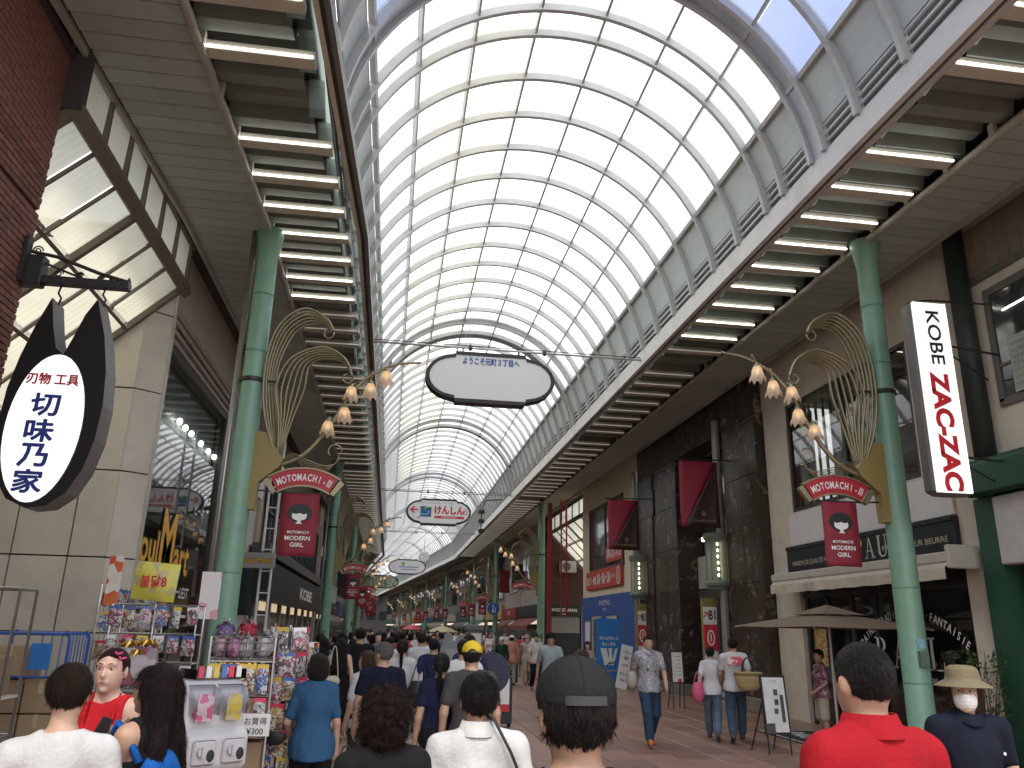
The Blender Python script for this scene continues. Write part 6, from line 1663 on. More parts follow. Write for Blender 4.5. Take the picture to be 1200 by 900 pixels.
# ------------------------------------------------------------------ further shopfronts on both sides
def front(sd, y0, L, wall, sign, txt, k, label):
    x_, y_ = B(WL if sd == 'L' else WR, y0 if sd == 'L' else y0)
    t = thing('shop_building', label, 'building', (x_, y_, 0), bz(y0 + .01) + (rad(90) if sd == 'L' else rad(-90)))
    o = 0 if sd == 'L' else -L
    rr = random.Random(k)
    wm = pmat('far_wall_%d' % (k % 6), wall, jitter=0.05, rough=0.75, dirt=0.2); sm = mat('far_sign_%d' % (k % 7), sign, rough=0.5)
    G().box(o, o + L - 0.05, 0.0, 6, 0, 9.0).make('wall', wm, t)
    G().box(o + 0.2, o + L - 0.3, -0.25, 0, 2.7, 3.45 + 0.3 * (k % 2)).make('fascia', sm, t)
    if txt: text('lettering', txt, o + L * 0.5, 3.1, 0.32, m_wht if sum(sign) < 1.2 else m_blk, t, y=-0.256, bold=0.02)
    nb_ = 2 + k % 3
    for i in range(nb_):
        a = o + 0.5 + (L - 1) * i / nb_; b = a + (L - 1) / nb_ - 0.35
        for (z0, z1) in (((4.3, 5.9), (6.5, 8.0)) if k % 2 else ((4.6, 7.2),)):
            f = G().box(a, b, -0.07, 0.01, z0, z0 + 0.09).box(a, b, -.07, .01, z1 - .09, z1).box(a, a + .08, -.07, .01, z0, z1).box(b - .08, b, -.07, .01, z0, z1).box((a + b) / 2 - .03, (a + b) / 2 + .03, -.06, .01, z0, z1).make('window', m_frm if k % 3 else m_hous, t)
            G().quad((a + .08, -0.02, z0 + .09), (b - .08, -0.02, z0 + .09), (b - .08, -0.02, z1 - .09), (a + .08, -0.02, z1 - .09)).make('pane', m_win, f)
    if k % 3 != 1:
        g = G(); zt, zb, dp = 2.68, 2.1, 1.0
        g.add([(o + .3, -0.05, zt), (o + L - .4, -0.05, zt), (o + L - .4, -dp, zb), (o + .3, -dp, zb), (o + .3, -dp, zb - .2), (o + L - .4, -dp, zb - .2), (o + .3, -.05, zt + .04), (o + L - .4, -.05, zt + .04), (o + L - .4, -dp, zb + .04), (o + .3, -dp, zb + .04)],
                      [(0, 1, 2, 3), (3, 2, 5, 4), (6, 9, 8, 7)])
        g.make('awning', mat('far_awning_%d' % (k % 4), [(0.22, 0.055, 0.045), (0.30, 0.27, 0.2), (0.05, 0.16, 0.12), (0.12, 0.12, 0.13)][k % 4]), t)
    G().box(o + 0.3, o + L - 0.4, -0.04, 0.0, 0.1, 2.6).make('shopfront_glass', m_win, t)
    G().box(o + 0.6, o + L - 0.8, -0.05, -0.045, 2.25, 2.5).make('lit_strip', emat('shop_glow', (1, 0.82, 0.6), 0.5), t)
    for i in range(3):
        xx = o + 0.8 + rr.random() * (L - 2.0); G().bbox(xx, xx + 0.7, -0.9, -0.2, 0, 0.8 + rr.random() * .7, 0.02).make('display_stand', graphic('goods_print', [(0.5, 0.48, 0.45), (0.35, 0.05, 0.05), (0.1, 0.1, 0.12), (0.45, 0.35, 0.15), (0.1, 0.2, 0.3)], 9), t)
    # projecting sign
    if k % 2 == 0:
        xx = o + L * (0.2 + 0.5 * rr.random()); G().bbox(xx, xx + 0.12, -1.15, -0.35, 4.6, 6.3, 0.02).make('projecting_sign', sm, t)
cols = [(0.40, 0.36, 0.30), (0.25, 0.22, 0.19), (0.48, 0.46, 0.43), (0.30, 0.22, 0.17), (0.20, 0.21, 0.22), (0.42, 0.38, 0.33)]
sgn = [(0.55, 0.53, 0.5), (0.30, 0.02, 0.03), (0.02, 0.02, 0.025), (0.03, 0.10, 0.06), (0.5, 0.38, 0.1), (0.04, 0.07, 0.2), (0.45, 0.4, 0.35)]
LB = ['plaster', 'tiled', 'concrete', 'brown-walled', 'grey', 'sand-coloured']
y = 51.0; k = 0
for sd, ys_ in (('R', [60.05, 68, 80.01, 88, 97, 105, 116, 127, 140, 155, 172]), ('L', [50, 59, 68, 80.01, 92, 104, 118, 133, 150, 170])):
    for i, y0 in enumerate(ys_):
        y1 = ys_[i + 1] if i + 1 < len(ys_) else y0 + 25
        if y0 < 80 and y1 > 80: y1 = 80
        front(sd, y0, y1 - y0 - 0.1, cols[k % 6], sgn[(k * 3 + 1) % 7], ['BOOKS', '', '靴', 'CAFE', '', '時計', ''][k % 7] if y0 < 120 else '', k,
              '%s shop building with %s, %s on the far %s side' % (LB[k % 6], ['red awning', 'no awning', 'green awning', 'grey awning'][(k % 4) if k % 3 != 1 else 1], ORD[i], 'right' if sd == 'R' else 'left'))
        k += 1
# near right gap between the side street and the first far shop
front('R', 50.4, 9.4, (0.46, 0.43, 0.38), (0.5, 0.48, 0.44), '', 12, 'pale shop building with tall grid windows just past the right side street')
# closing end of the street
x_, y_ = B(2.4, 205); ez = thing('end_block', 'distant pale building closing the far end of the street', 'building', (x_, y_, 0), BEND)
G().box(-14, 14, 0, 5, 0, 9.0).make('wall', mat('end_wall', (0.09, 0.085, 0.08), rough=.8), ez)
for i in range(8): G().box(-12 + i * 3, -10 + i * 3, -0.1, 0, 3.5, 5.5).make('window', m_win, ez)
# blocks behind the street fronts so that side streets end in buildings
for (a, lab) in (((-26, -20, 2, 36, 0, 16), 'grey block closing the left side street'), ((24, 30, 36, 56, 0, 15), 'tall pale block closing the right side street')):
    tag(G().box(*a).make('back_block', m_wb), lab, 'building')
# ------------------------------------------------------------------ goods in front of the lettered shop
m_wire = mat('chrome_wire', (0.42, 0.42, 0.42), rough=0.25, metal=0.9)
m_card = mat('cardboard', (0.34, 0.23, 0.13), rough=0.85, var=0.1, dirt=0.1)
m_clear = glass('clear_bag', (0.93, 0.93, 0.95), rough=0.12, ior=1.35)
PRN = [graphic('print_a', [(0.45, 0.41, 0.43), (0.38, 0.10, 0.16), (0.42, 0.39, 0.38), (0.22, 0.06, 0.09), (0.12, 0.1, 0.1)], 15, kind='pack'), graphic('print_b', [(0.08, 0.14, 0.33), (0.55, 0.52, 0.5), (0.5, 0.08, 0.07), (0.1, 0.16, 0.36)], 17, kind='pack'),
       graphic('print_c', [(0.45, 0.42, 0.41), (0.20, 0.18, 0.2), (0.4, 0.37, 0.36), (0.1, 0.09, 0.1)], 14, kind='pack'), graphic('print_d', [(0.42, 0.3, 0.1), (0.58, 0.52, 0.42), (0.15, 0.1, 0.08), (0.4, 0.25, 0.12)], 16, kind='pack')]
PN = ['pink and white', 'blue and red', 'pale grey', 'gold and brown']
HD = [mat('header_%d' % i, c, rough=0.4) for i, c in enumerate([(0.6, 0.05, 0.1), (0.7, 0.68, 0.66), (0.65, 0.45, 0.08), (0.08, 0.15, 0.4)])]
def packet_mesh(w_, h_, t_=0.03):
    g = G(); n, m = 5, 6
    for s_ in (-1, 1):
        for i in range(m + 1):
            for j in range(n + 1):
                u, v = j / n, i / m; b = math.sin(u * math.pi) ** .5 * math.sin(v * math.pi) ** .5 if 0 < u < 1 and 0 < v < 1 else 0
                g.v.append((-w_ / 2 + w_ * u, s_ * (t_ / 2) * b, -h_ * v))
    q = (n + 1) * (m + 1)
    for s_ in (0, 1):
        for i in range(m):
            for j in range(n):
                a = s_ * q + i * (n + 1) + j; f = (a, a + n + 1, a + n + 2, a + 1); g.f.append(f if s_ == 0 else f[::-1])
    return g.mesh('packet')
PK = [packet_mesh(0.13, 0.19), packet_mesh(0.16, 0.22), packet_mesh(0.10, 0.24)]
HDM = [G().box(-w_ / 2, w_ / 2, -0.006, 0.006, -0.035, 0.01).mesh('header') for w_ in (0.13, 0.16, 0.10)]
for m_ in PK: m_.materials.append(PRN[0])
for m_ in HDM: m_.materials.append(HD[0])
def packet(x, y, z, rz, where, k=None):
    k = R.randrange(3) if k is None else k; c = R.randrange(4); hc = R.randrange(4)
    o = bpy.data.objects.new('toy_packet', PK[k]); COL.objects.link(o); o.location = (x, y, z); o.rotation_euler = (R.uniform(-.08, .08), R.uniform(-.06, .06), rz + R.uniform(-0.15, 0.15))
    o.material_slots[0].link = 'OBJECT'; o.material_slots[0].material = PRN[c]
    h = bpy.data.objects.new('header_card', HDM[k]); COL.objects.link(h); h.parent = o; h.material_slots[0].link = 'OBJECT'; h.material_slots[0].material = HD[hc]
    tag(o, 'small %s goods packet with %s header hanging on %s' % (PN[c], ['red', 'white', 'yellow', 'blue'][hc], where), 'packet', 'packets hanging on %s' % where)
def plush(x, y, z, r, col, cname, where):
    g = G(); g.ell((0, 0, r), (r, r * .9, r), 12, 9).ell((-r * .6, 0, r * 1.9), (r * .3, r * .2, r * .35), 8, 6).ell((r * .6, 0, r * 1.9), (r * .3, r * .2, r * .35), 8, 6).ell((0, -r * .8, r * .85), (r * .35, r * .25, r * .25), 8, 6)
    t = thing('plush_toy', '%s plush toy wrapped in a clear bag %s' % (cname, where), 'plush toy', (x, y, z), R.uniform(-.5, .5), 'bagged plush toys on the basket rack')
    g.make('toy', mat('plush_' + cname.replace(' ', '_'), col, rough=0.95, bump=0.6, bscale=60, scale=10), t, smooth=True)
    b = G().lathe([(r * .5, 0), (r * 1.15, r * .3), (r * 1.2, r * 1.2), (r * .9, r * 2), (r * .25, r * 2.5), (r * .4, r * 2.8)], 9, wob=lambda a, z: 1 + .12 * math.sin(a * 4 + z * 30)); b.make('clear_bag', m_clear, t)

# roll cage and boxes on the left
rc = thing('roll_cage', 'blue tubular roll cage trolley loaded beside the stone wall', 'trolley', (-3.88, 10.1, 0))
m_bluep = mat('cage_blue', (0.02, 0.08, 0.30), rough=0.4)
g = G()
for xx in (-0.42, 0.42):
    for yy in (-0.3, 0.3): g.tube([(xx, yy, 0.15), (xx, yy, 1.65), (xx * .9, yy, 1.73)], 0.018, 6)
g.tube([(-0.42, -.3, 1.70), (0.42, -.3, 1.70)], .018, 6).tube([(-0.42, .3, 1.70), (0.42, .3, 1.70)], .018, 6).tube([(-0.42, -.3, 1.25), (0.42, -.3, 1.25)], .014, 6).tube([(-0.42, -.3, 0.6), (0.42, -.3, 0.6)], .014, 6)
for k in range(7): g.tube([(0.42 - 0.0, -0.3 + k * 0.1, 0.2), (0.42, -0.3 + k * 0.1, 1.7)], 0.008, 5)
for k in range(3): g.tube([(0.14 + k * 0.1, -.3, 1.25), (0.14 + k * .1, -.3, 1.70)], 0.008, 5)
g.make('cage', m_bluep, rc)
G().bbox(-0.45, 0.45, -0.33, 0.33, 0.12, 0.17, .01).make('deck', m_bluep, rc)
G().box(0.05, 0.26, -0.33, -0.31, 1.33, 1.60).make('name_plate', mat('plate_blue', (0.02, 0.14, 0.42)), rc)
for xx in (-0.36, 0.36):
    for yy in (-.25, .25): G().tube([(xx, yy - .02, 0.06), (xx, yy + .02, 0.06)], 0.06, 10).make('wheel', m_blk, rc)
bm = G().bbox(-0.19, 0.19, -0.2, 0.2, 0, 0.33, 0.008).mesh('cardboard_box'); bm.materials.append(pmat('cardboard_p', (0.30, 0.21, 0.125), jitter=0.15, rough=0.85, dirt=0.1))
def cbox(x, y, z, s=(1, 1, 1), rz=0, lab=''):
    o = bpy.data.objects.new('cardboard_box', bm); COL.objects.link(o); o.location = (x, y, z); o.scale = s; o.rotation_euler = (0, 0, rz)
    tp = G().box(-0.025, 0.025, -0.202, 0.202, 0.331, 0.334).box(-0.025, .025, -.204, -.2, 0.2, .334).make('tape', mat('tape_tan', (0.42, 0.33, 0.2), rough=0.3), o)
    tag(o, lab, 'box', 'cardboard boxes by the lettered shop')
P_ = ['bottom', 'second', 'third', 'top']
for k in range(4):
    cbox(-4.08, 10.1, 0.18 + k * 0.35, (1, 1.2, 1.02), 0.02, 'cardboard box on the left stack in the blue roll cage, %s' % P_[k])
    if k < 3: cbox(-3.68, 10.1, 0.18 + k * 0.35, (0.95, 1.2, 1.02), -0.03, 'cardboard box on the right stack in the blue roll cage, %s' % P_[k])
sf = thing('tube_shelf', 'grey tubular shelf rack at the left edge in front of the roll cage', 'shelf', (-3.92, 9.0, 0))
g = G()
for xx in (-0.35, 0.27):
    for yy in (-0.2, 0.2): g.tube([(xx, yy, 0), (xx, yy, 2.14)], 0.016, 6)
for zz in (0.3, 0.75, 2.14):
    g.tube([(-.35, -.2, zz), (.27, -.2, zz)], .014, 6).tube([(-.35, .2, zz), (.27, .2, zz)], .014, 6).tube([(.27, -.2, zz), (.27, .2, zz)], .014, 6)
g.make('tubes', m_wire, sf); G().box(-.36, .28, -.2, .2, 1.10, 1.12).box(-.36, .28, -.2, .2, .3, .31).make('shelf_board', m_hous, sf)
for k, (xx, z) in enumerate(((-4.1, 0.32), (-3.85, 1.13), (-4.15, 1.13))): cbox(xx, 9.02, z, (0.62, .8, 1.1), 0.05, 'small cardboard box on the grey tubular shelf, %s' % ['lower board', 'upper board on the right', 'upper board on the left'][k])

# stepped display facing the camera
ds = thing('display_rack', 'white tiered wire display rack beneath the yellow window lettering', 'display rack', (-2.85, 10.9, 0))
g = G()
for xx in (-0.5, 0, 0.5):
    for yy in (-0.2, 0.2): g.tube([(xx, yy, 0), (xx, yy, 2.05)], 0.012, 5)
for k in range(6):
    for yy in (-0.2, 0.2): g.tube([(-.5, yy, 0.35 + k * .34), (.5, yy, .35 + k * .34)], .01, 5)
g.make('wires', m_wire, ds)
for k in range(5): G().box(-.5, .5, -.2, .2, 0.34 + k * .34, 0.35 + k * .34).make('shelf', mat('rack_white', (0.6, 0.6, 0.6), rough=0.4), ds)
for zz in (2.02, 1.68, 1.34, 1.0, 0.66):
    for k in range(6): packet(-3.3 + k * 0.18, 10.66, zz, 0, 'the tiered wire rack')
for k in range(9):
    for zz in (2.25, 1.95, 1.6): packet(-3.62, 11.3 + k * 0.33, zz, rad(60), 'the window grid')
gr = thing('wire_grid', 'chrome wire grid standing before the shop window holding packets', 'wire grid', (-3.68, 12.7, 0), rad(90))
g = G()
for k in range(15): g.tube([(-1.5 + k * .2, 0, 0.5), (-1.5 + k * .2, 0, 2.3)], 0.006, 4)
for k in range(9): g.tube([(-1.5, 0, 0.5 + k * .22), (1.3, 0, .5 + k * .22)], 0.006, 4)
g.tube([(-1.5, 0, 0), (-1.5, 0, 2.3)], .014, 6).tube([(1.3, 0, 0), (1.3, 0, 2.3)], .014, 6); g.make('wires', m_wire, gr)
yb = thing('snack_bag', 'large yellow inflated snack bag with red print hung in front of the window', 'snack bag', (-3.12, 11.6, 2.62))
o = place('bag', packet_mesh(0.56, 0.50, 0.2), graphic('snack_print', [(0.66, 0.58, 0.08), (0.68, 0.6, 0.12), (0.66, 0.58, 0.08), (0.64, 0.56, 0.1), (0.5, 0.46, 0.2)], 9), yb, smooth=True); o.rotation_euler = (0, rad(4), 0)
text('print', '불닭8', -0.02, -0.25, 0.16, m_pred, yb, y=-0.11, bold=0.02, w=0.34)
for (x, y, z, W_, H_, cols_, lab, nm) in ((-3.55, 11.2, 2.66, .17, .62, [(0.68, 0.6, 0.5), (0.6, 0.1, 0.04), (0.62, 0.14, 0.05), (0.7, 0.66, 0.6)], 'narrow orange and white poster at the left edge of the shop window', 'poster'),
                                       (-2.42, 11.6, 2.52, .26, .62, [(0.7, 0.6, 0.62), (0.72, 0.66, 0.66), (0.65, 0.35, 0.4), (0.72, 0.68, 0.68)], 'pink and white price poster hanging by the green column', 'poster'),
                                       (-2.98, 10.6, 1.55, .5, .42, [(0.5, 0.5, 0.5), (0.35, 0.3, 0.32), (0.55, 0.5, 0.5), (0.3, 0.1, 0.12)], 'clear plastic case with prints on the tiered rack', 'case')):
    tag(G().bbox(x - W_ / 2, x + W_ / 2, y - .01, y + .01, z - H_, z, .004).make('poster', graphic('poster_%d' % int(W_ * 100), cols_, 7), None), lab, nm)
for k in range(5):
    g = G(); rr = random.Random(k)
    for q in range(7):
        a = q * 0.9; g.tube([(0, 0, 0.1), (0.07 * math.cos(a), 0.05 * math.sin(a), 0.16), (0.14 * math.cos(a), 0.1 * math.sin(a), 0.05 + rr.random() * .1)], [0.01, 0.03, 0.006], 5)
    x, y, z = [(-3.05, 10.62, 1.45), (-2.86, 10.62, 1.47), (-1.36, 7.85, 1.36), (-1.2, 7.85, 1.34), (-2.95, 10.62, 1.35)][k]
    tag(g.make('foil_bow', mat('gold_foil', (0.55, 0.33, 0.07), rough=0.22, metal=0.85, bump=0.5, bscale=20), None, (x, y, z)), 'crumpled gold foil bow on the %s' % ('basket rack by the capsule machine' if k in (2, 3) else 'tiered rack under the yellow lettering'), 'foil bow', 'gold foil bows')

# basket rack with plush toys, box shelf below
bk = thing('basket_rack', 'wire basket rack piled with bagged plush toys beside the first green column', 'display rack', (-1.28, 8.0, 0))
g = G()
for xx in (-0.28, 0.28):
    for yy in (-0.22, 0.22): g.tube([(xx, yy, 0), (xx, yy, 1.74)], 0.012, 5)
for zz in (1.55, 1.62, 1.69, 1.74, 0.9, 0.5, 1.25):
    g.tube([(-.28, -.22, zz), (.28, -.22, zz), (.28, .22, zz), (-.28, .22, zz), (-.28, -.22, zz)], 0.006, 4)
for k in range(10): g.tube([(-.28 + k * .062, -.22, 1.53), (-.28 + k * .062, -.22, 1.74)], .004, 4)
g.make('wires', m_wire, bk); G().box(-.28, .28, -.22, .22, 1.525, 1.535).box(-.28, .28, -.22, .22, 0.49, 0.5).box(-.28, .28, -.22, .22, 1.24, 1.25).make('shelf', m_hous, bk)
PL = [((0.13, 0.06, 0.22), 'purple'), ((0.45, 0.04, 0.07), 'red'), ((0.6, 0.38, 0.40), 'pink'), ((0.66, 0.60, 0.6), 'white'), ((0.55, 0.5, 0.48), 'cream'), ((0.5, 0.2, 0.3), 'rose')]
for k, (dx, dy, dz, c) in enumerate(((-0.22, 0.05, 1.66, 0), (-0.02, 0.08, 1.68, 1), (-0.2, -0.12, 1.55, 2), (0.0, -0.12, 1.55, 4), (0.17, -0.1, 1.56, 3), (0.2, 0.1, 1.62, 3), (-0.08, -0.15, 1.55, 5))):
    plush(-1.28 + dx, 8.0 + dy, dz, 0.085, PL[c][0], PL[c][1], ['at the back left of the basket', 'at the back of the basket', 'at the front left of the basket', 'at the front middle of the basket', 'at the front right of the basket', 'at the back right of the basket', 'low at the front of the basket'][k])
cbox(-1.28, 7.96, 0.91, (1.3, .9, 0.95), 0, 'large cardboard box on the basket rack shelf under the gold foil'); cbox(-1.28, 7.96, 0.5, (1.3, .9, 1.1), 0.02, 'large cardboard box low on the basket rack')
for zz in (1.5, 1.22): 
    for k in range(4): packet(-1.5 + k * 0.14, 7.76, zz, 0, 'the basket rack')
# spinner rack
sp = thing('spinner_rack', 'tall chrome spinner rack covered in small packets', 'display rack', (-0.92, 8.1, 0))
g = G().tube([(0, 0, 0), (0, 0, 1.85)], 0.02, 8); g.lathe([(0.0, 0.05), (0.25, 0.04), (0.27, 0.0)], 16)
for zz in (1.8, 1.5, 1.2, 0.9, 0.6, 0.3): g.tube([(0.15 * math.cos(a), 0.15 * math.sin(a), zz) for a in [k * math.pi / 6 for k in range(13)]], 0.005, 4)
g.make('frame', m_wire, sp)
for q, zz in enumerate((1.82, 1.60, 1.38, 1.16, 0.94, 0.72, 0.50)):
    for k in range(7): a = k * 2 * math.pi / 7 + q * .3; packet(-0.92 + 0.17 * math.cos(a), 8.1 + 0.17 * math.sin(a), zz, a + math.pi / 2, 'the chrome spinner rack')
# a second spinner and box table behind
s2 = thing('spinner_rack', 'shorter chrome spinner rack behind the tall one, near the box table', 'display rack', (-0.90, 9.3, 0))
place('frame', sp.children[0].data, m_wire, s2).scale = (1, 1, .93)
for q, zz in enumerate((1.66, 1.44, 1.22, 1.0, 0.78, 0.56)):
    for k in range(6): a = k * math.pi / 3 + q * .4; packet(-0.90 + 0.16 * math.cos(a), 9.3 + 0.16 * math.sin(a), zz, a + math.pi / 2, 'the shorter spinner rack')
tbk = thing('goods_table', 'low table of boxes and packets beyond the spinner racks', 'table', (-1.05, 10.6, 0))
G().box(-.5, .5, -.5, .5, 0.72, 0.76).make('top', m_hous, tbk)
for xx in (-.46, .46):
    for yy in (-.46, .46): G().tube([(xx, yy, 0), (xx, yy, .72)], .018, 6).make('leg', m_wire, tbk)
cbox(-1.25, 10.5, .76, (1, 1, .8), .3, 'open cardboard box at the left of the low goods table'); cbox(-0.8, 10.4, .76, (.9, .9, 1.0), -.2, 'cardboard box at the right of the low goods table'); cbox(-1.0, 10.8, 1.04, (1, 1, .8), .1, 'cardboard box stacked behind on the low goods table')
for k in range(6): packet(-1.5 + k * .17, 10.08, .74, 0, 'the low table edge')
# capsule toy machine, two stacked units
cm = thing('capsule_machine', 'white two-tier capsule toy machine with pink and yellow cards', 'vending machine', (-1.30, 6.6, 0), rad(38))
m_cw = mat('machine_white', (0.50, 0.485, 0.50), rough=0.35, var=0.04, dirt=0.06)
for tier, z0 in enumerate((0.22, 0.84)):
    pr_ = [(-0.22, 0.0), (-0.26, 0.04), (-0.26, 0.24), (-0.17, 0.30), (-0.13, 0.56), (-0.06, 0.61), (0.20, 0.61), (0.22, 0.57), (0.22, 0.0)]
    g = G(); n = len(pr_); g.v = [(-0.23, p[0], z0 + p[1]) for p in pr_] + [(0.23, p[0], z0 + p[1]) for p in pr_]
    g.f = [tuple(range(n)), tuple(reversed(range(n, 2 * n)))] + [(i, i + n, (i + 1) % n + n, (i + 1) % n) for i in range(n)]
    o = g.make('housing', m_cw, cm); b_ = o.modifiers.new('b', 'BEVEL'); b_.width = 0.02; b_.segments = 3
    for sx in (-1, 1):
        g = G(); cx_ = sx * 0.112
        for i in range(9):
            a = rad(-20 + i * 27.5)
            for xx in (-0.095, 0.095): g.v.append((cx_ + xx, -0.12 - 0.13 * math.cos(a), z0 + 0.43 + 0.15 * math.sin(a)))
        for i in range(8): g.f.append((2 * i, 2 * i + 1, 2 * i + 3, 2 * i + 2))
        g.f += [tuple(range(0, 18, 2)), tuple(range(1, 18, 2))[::-1]]
        g.make('clear_drum', m_clear, cm, smooth=False)
        G().box(cx_ - .06, cx_ + .06, -.215, -.21, z0 + .34, z0 + .52).make('card', [graphic('card_pink', [(0.6, 0.1, 0.25), (0.65, 0.5, 0.5), (0.6, 0.12, 0.28)], 30), graphic('card_yellow', [(0.65, 0.5, 0.05), (0.6, 0.45, 0.05), (0.5, 0.4, 0.3)], 30)][(sx + 1) // 2 if tier else (sx - 1) // 2 + 1], cm)
        G().bbox(cx_ - 0.085, cx_ + 0.085, -0.285, -0.255, z0 + .06, z0 + .22, .012).make('crank_plate', m_cw, cm)
        G().tube([(cx_ - .03, -.28, z0 + .15), (cx_ - .03, -.315, z0 + .15)], 0.032, 12).box(cx_ - .038, cx_ - .022, -.33, -.31, z0 + .115, z0 + .185).make('crank', m_cw, cm)
        G().ell((cx_ + 0.045, -0.285, z0 + .12), (0.03, 0.008, 0.042), 10, 6).make('slot', m_blk, cm)
        for q in range(7): G().ell((cx_ + R.uniform(-.06, .06), -0.15 + R.uniform(-.04, .04), z0 + .34 + R.uniform(0, .1)), (.028, .028, .028), 8, 6).make('capsule', [mat('cap_pink', (0.6, 0.15, 0.25)), mat('cap_yel', (0.6, 0.5, 0.1)), mat('cap_wht', (0.6, 0.6, 0.6))][q % 3], cm, smooth=True)
G().bbox(-.2, .2, -.2, .2, 0, .22, .01).make('stand', m_wire, cm)
tp_ = thing('top_basket', 'small clear tray of cards on top of the capsule machine', 'tray', (-1.28, 6.64, 1.455), rad(38))
G().box(-.2, .2, -.12, .15, 0, 0.01).box(-.2, -.19, -.12, .15, 0, .07).box(.19, .2, -.12, .15, 0, .07).make('tray', m_clear, tp_); 
for k in range(6): G().box(-.17 + k * .06, -.13 + k * .06, -.1, -.09, .01, .09).make('card', HD[k % 4], tp_)
ps_ = thing('price_board', 'small white price board clipped to the basket rack', 'sign', (-1.08, 7.66, 1.02))
G().box(-.12, .12, -.008, .008, -.09, .09).make('board', m_wht, ps_); text('lettering', 'お買得', 0, .03, .06, m_blk, ps_, y=-.012); text('lettering', '¥300', 0, -.05, .05, m_blk, ps_, y=-.012)

# ------------------------------------------------------------------ right side street furniture
pr2 = thing('parasol', 'large square brown parasol standing in front of the bakery', 'parasol', (8.1, 14.4, 0), rad(8))
g = G(); tp = (0, 0, 2.42); c4 = [(-1.25, -1.25, 2.02), (1.25, -1.25, 2.02), (1.25, 1.25, 2.02), (-1.25, 1.25, 2.02)]
mid = lambda a, b, s_: tuple(a[i] + (b[i] - a[i]) * s_ + (0 if i < 2 else -0.03) for i in range(3))
for i in range(4):
    a, b = c4[i], c4[(i + 1) % 4]; m_ = tuple((a[q] + b[q]) / 2 + (0 if q < 2 else -.015) for q in range(3))
    ra = mid((0, 0, 2.36), a, .28); rb = mid((0, 0, 2.36), b, .28)
    g.add([ra, a, m_, b, rb], [(0, 1, 2), (0, 2, 4), (4, 2, 3)])
o = g.make('canopy', mat('parasol_brown', (0.20, 0.145, 0.10), rough=0.85, var=0.06, bump=0.1), pr2); o.modifiers.new('s', 'SOLIDIFY').thickness = .006
g = G()
for i in range(4): a, b = c4[i], c4[(i + 1) % 4]; g.add([(0, 0, 2.43), mid((0, 0, 2.43), (a[0], a[1], 2.02), .36), mid((0, 0, 2.43), (b[0], b[1], 2.02), .36)], [(0, 1, 2)])
o = g.make('vent_cap', mat('parasol_brown', (0.2, 0.145, 0.1)), pr2); o.modifiers.new('s', 'SOLIDIFY').thickness = .006
G().tube([(0, 0, 0), (0, 0, 2.4)], .024, 8).make('pole', m_hous, pr2); G().lathe([(0, .1), (.28, .08), (.3, 0)], 16).make('base', m_blk, pr2)
for c in c4: G().tube([(0, 0, 2.3), (c[0] * .98, c[1] * .98, 2.0)], .01, 5).make('rib', m_hous, pr2)
def aboard(label, x, y, rz, W_, H_, zb, nm='menu_board'):
    t = thing(nm, label, 'sign board', (x, y, 0), rz)
    ln = 0.10
    G().beam((0, 0, zb), (0, ln, H_), W_, .03, up=(0, -1, 0)).make('board', m_blk, t)
    G().beam((0, -.022, zb + .04), (0, ln - .022, H_ - .04), W_ - .07, .008, up=(0, -1, 0)).make('paper', mat('menu_paper', (0.62, 0.62, 0.6)), t)
    for xx in (-W_ / 2 + .03, W_ / 2 - .03): G().tube([(xx, -.03, 0), (xx, 0, zb + .05)], .014, 6).make('leg', m_blk, t)
    G().tube([(W_ * .3, ln, H_ * .8), (W_ * .45, .55, 0)], .014, 6).tube([(-W_ * .3, ln, H_ * .8), (-W_ * .45, .55, 0)], .014, 6).make('back_leg', m_blk, t)
    return t
ab = aboard('black framed menu A-board with photos standing before the bakery', 6.45, 13.35, rad(4), 0.46, 1.22, .3)
ab2 = aboard('slim white notice on a black easel before the marble building', 7.5, 21.0, rad(-6), 0.34, 1.42, .62, 'easel')
yo = lambda z, H_, zb: 0.10 * (z - zb) / (H_ - zb) - 0.034
for (x0, z0, w_, h_) in ((0.02, .95, .07, .09), (0.02, .80, .07, .09), (0.0, .66, .07, .08), (-.14, .40, .17, .15), (.12, .70, .06, .42)): G().beam((x0, yo(z0 - h_ / 2, 1.22, .3), z0 - h_ / 2), (x0, yo(z0 + h_ / 2, 1.22, .3), z0 + h_ / 2), w_, .004, up=(0, -1, 0)).make('photo', mat('photo_dark', (0.07, 0.06, 0.06), var=.5, scale=20), ab)
text('lettering', 'ご予約', -.02, 1.12, .05, mat('print_grey', (0.3, .3, .3)), ab, y=.045)
for k in range(6): text('lettering', 'おしらせ案内', 0, 1.28 - k * .09, .035, m_blk, ab2, y=yo(1.28 - k * .09, 1.42, .62) - .002, w=.2)
G().beam((0.04, yo(.66, 1.42, .62), .66), (0.04, yo(.74, 1.42, .62), .74), .1, .006, up=(0, -1, 0)).make('photo', m_pred, ab2)
ma = thing('floor_mat', 'black doormat with white lettering on the floor before the bakery', 'mat', (8.2, 15.6, 0.004), rad(-90))
G().bbox(-1.0, 1.0, -.7, .7, 0, .012, .004).make('rubber', mat('mat_black', (0.02, .02, .02), rough=.9), ma); g = G().box(-.94, .94, -.64, -.6, .0125, .0145).box(-.94, .94, .6, .64, .0125, .0145).box(-.94, -.9, -.6, .6, .0125, .0145).box(.9, .94, -.6, .6, .0125, .0145)
v_, f_ = _chars('PAUL', 0.02); sc_ = 1.3 / v_[:, 0].max(); g.add([(a * sc_ - .65, b * sc_ * 1.1 - .3, .014) for a, b, _ in v_], f_); g.make('white_print', m_wht, ma)
pb = thing('planter_sign', 'black planter box with white and red notice and green plants', 'planter', (2.33, 16.9, 0))
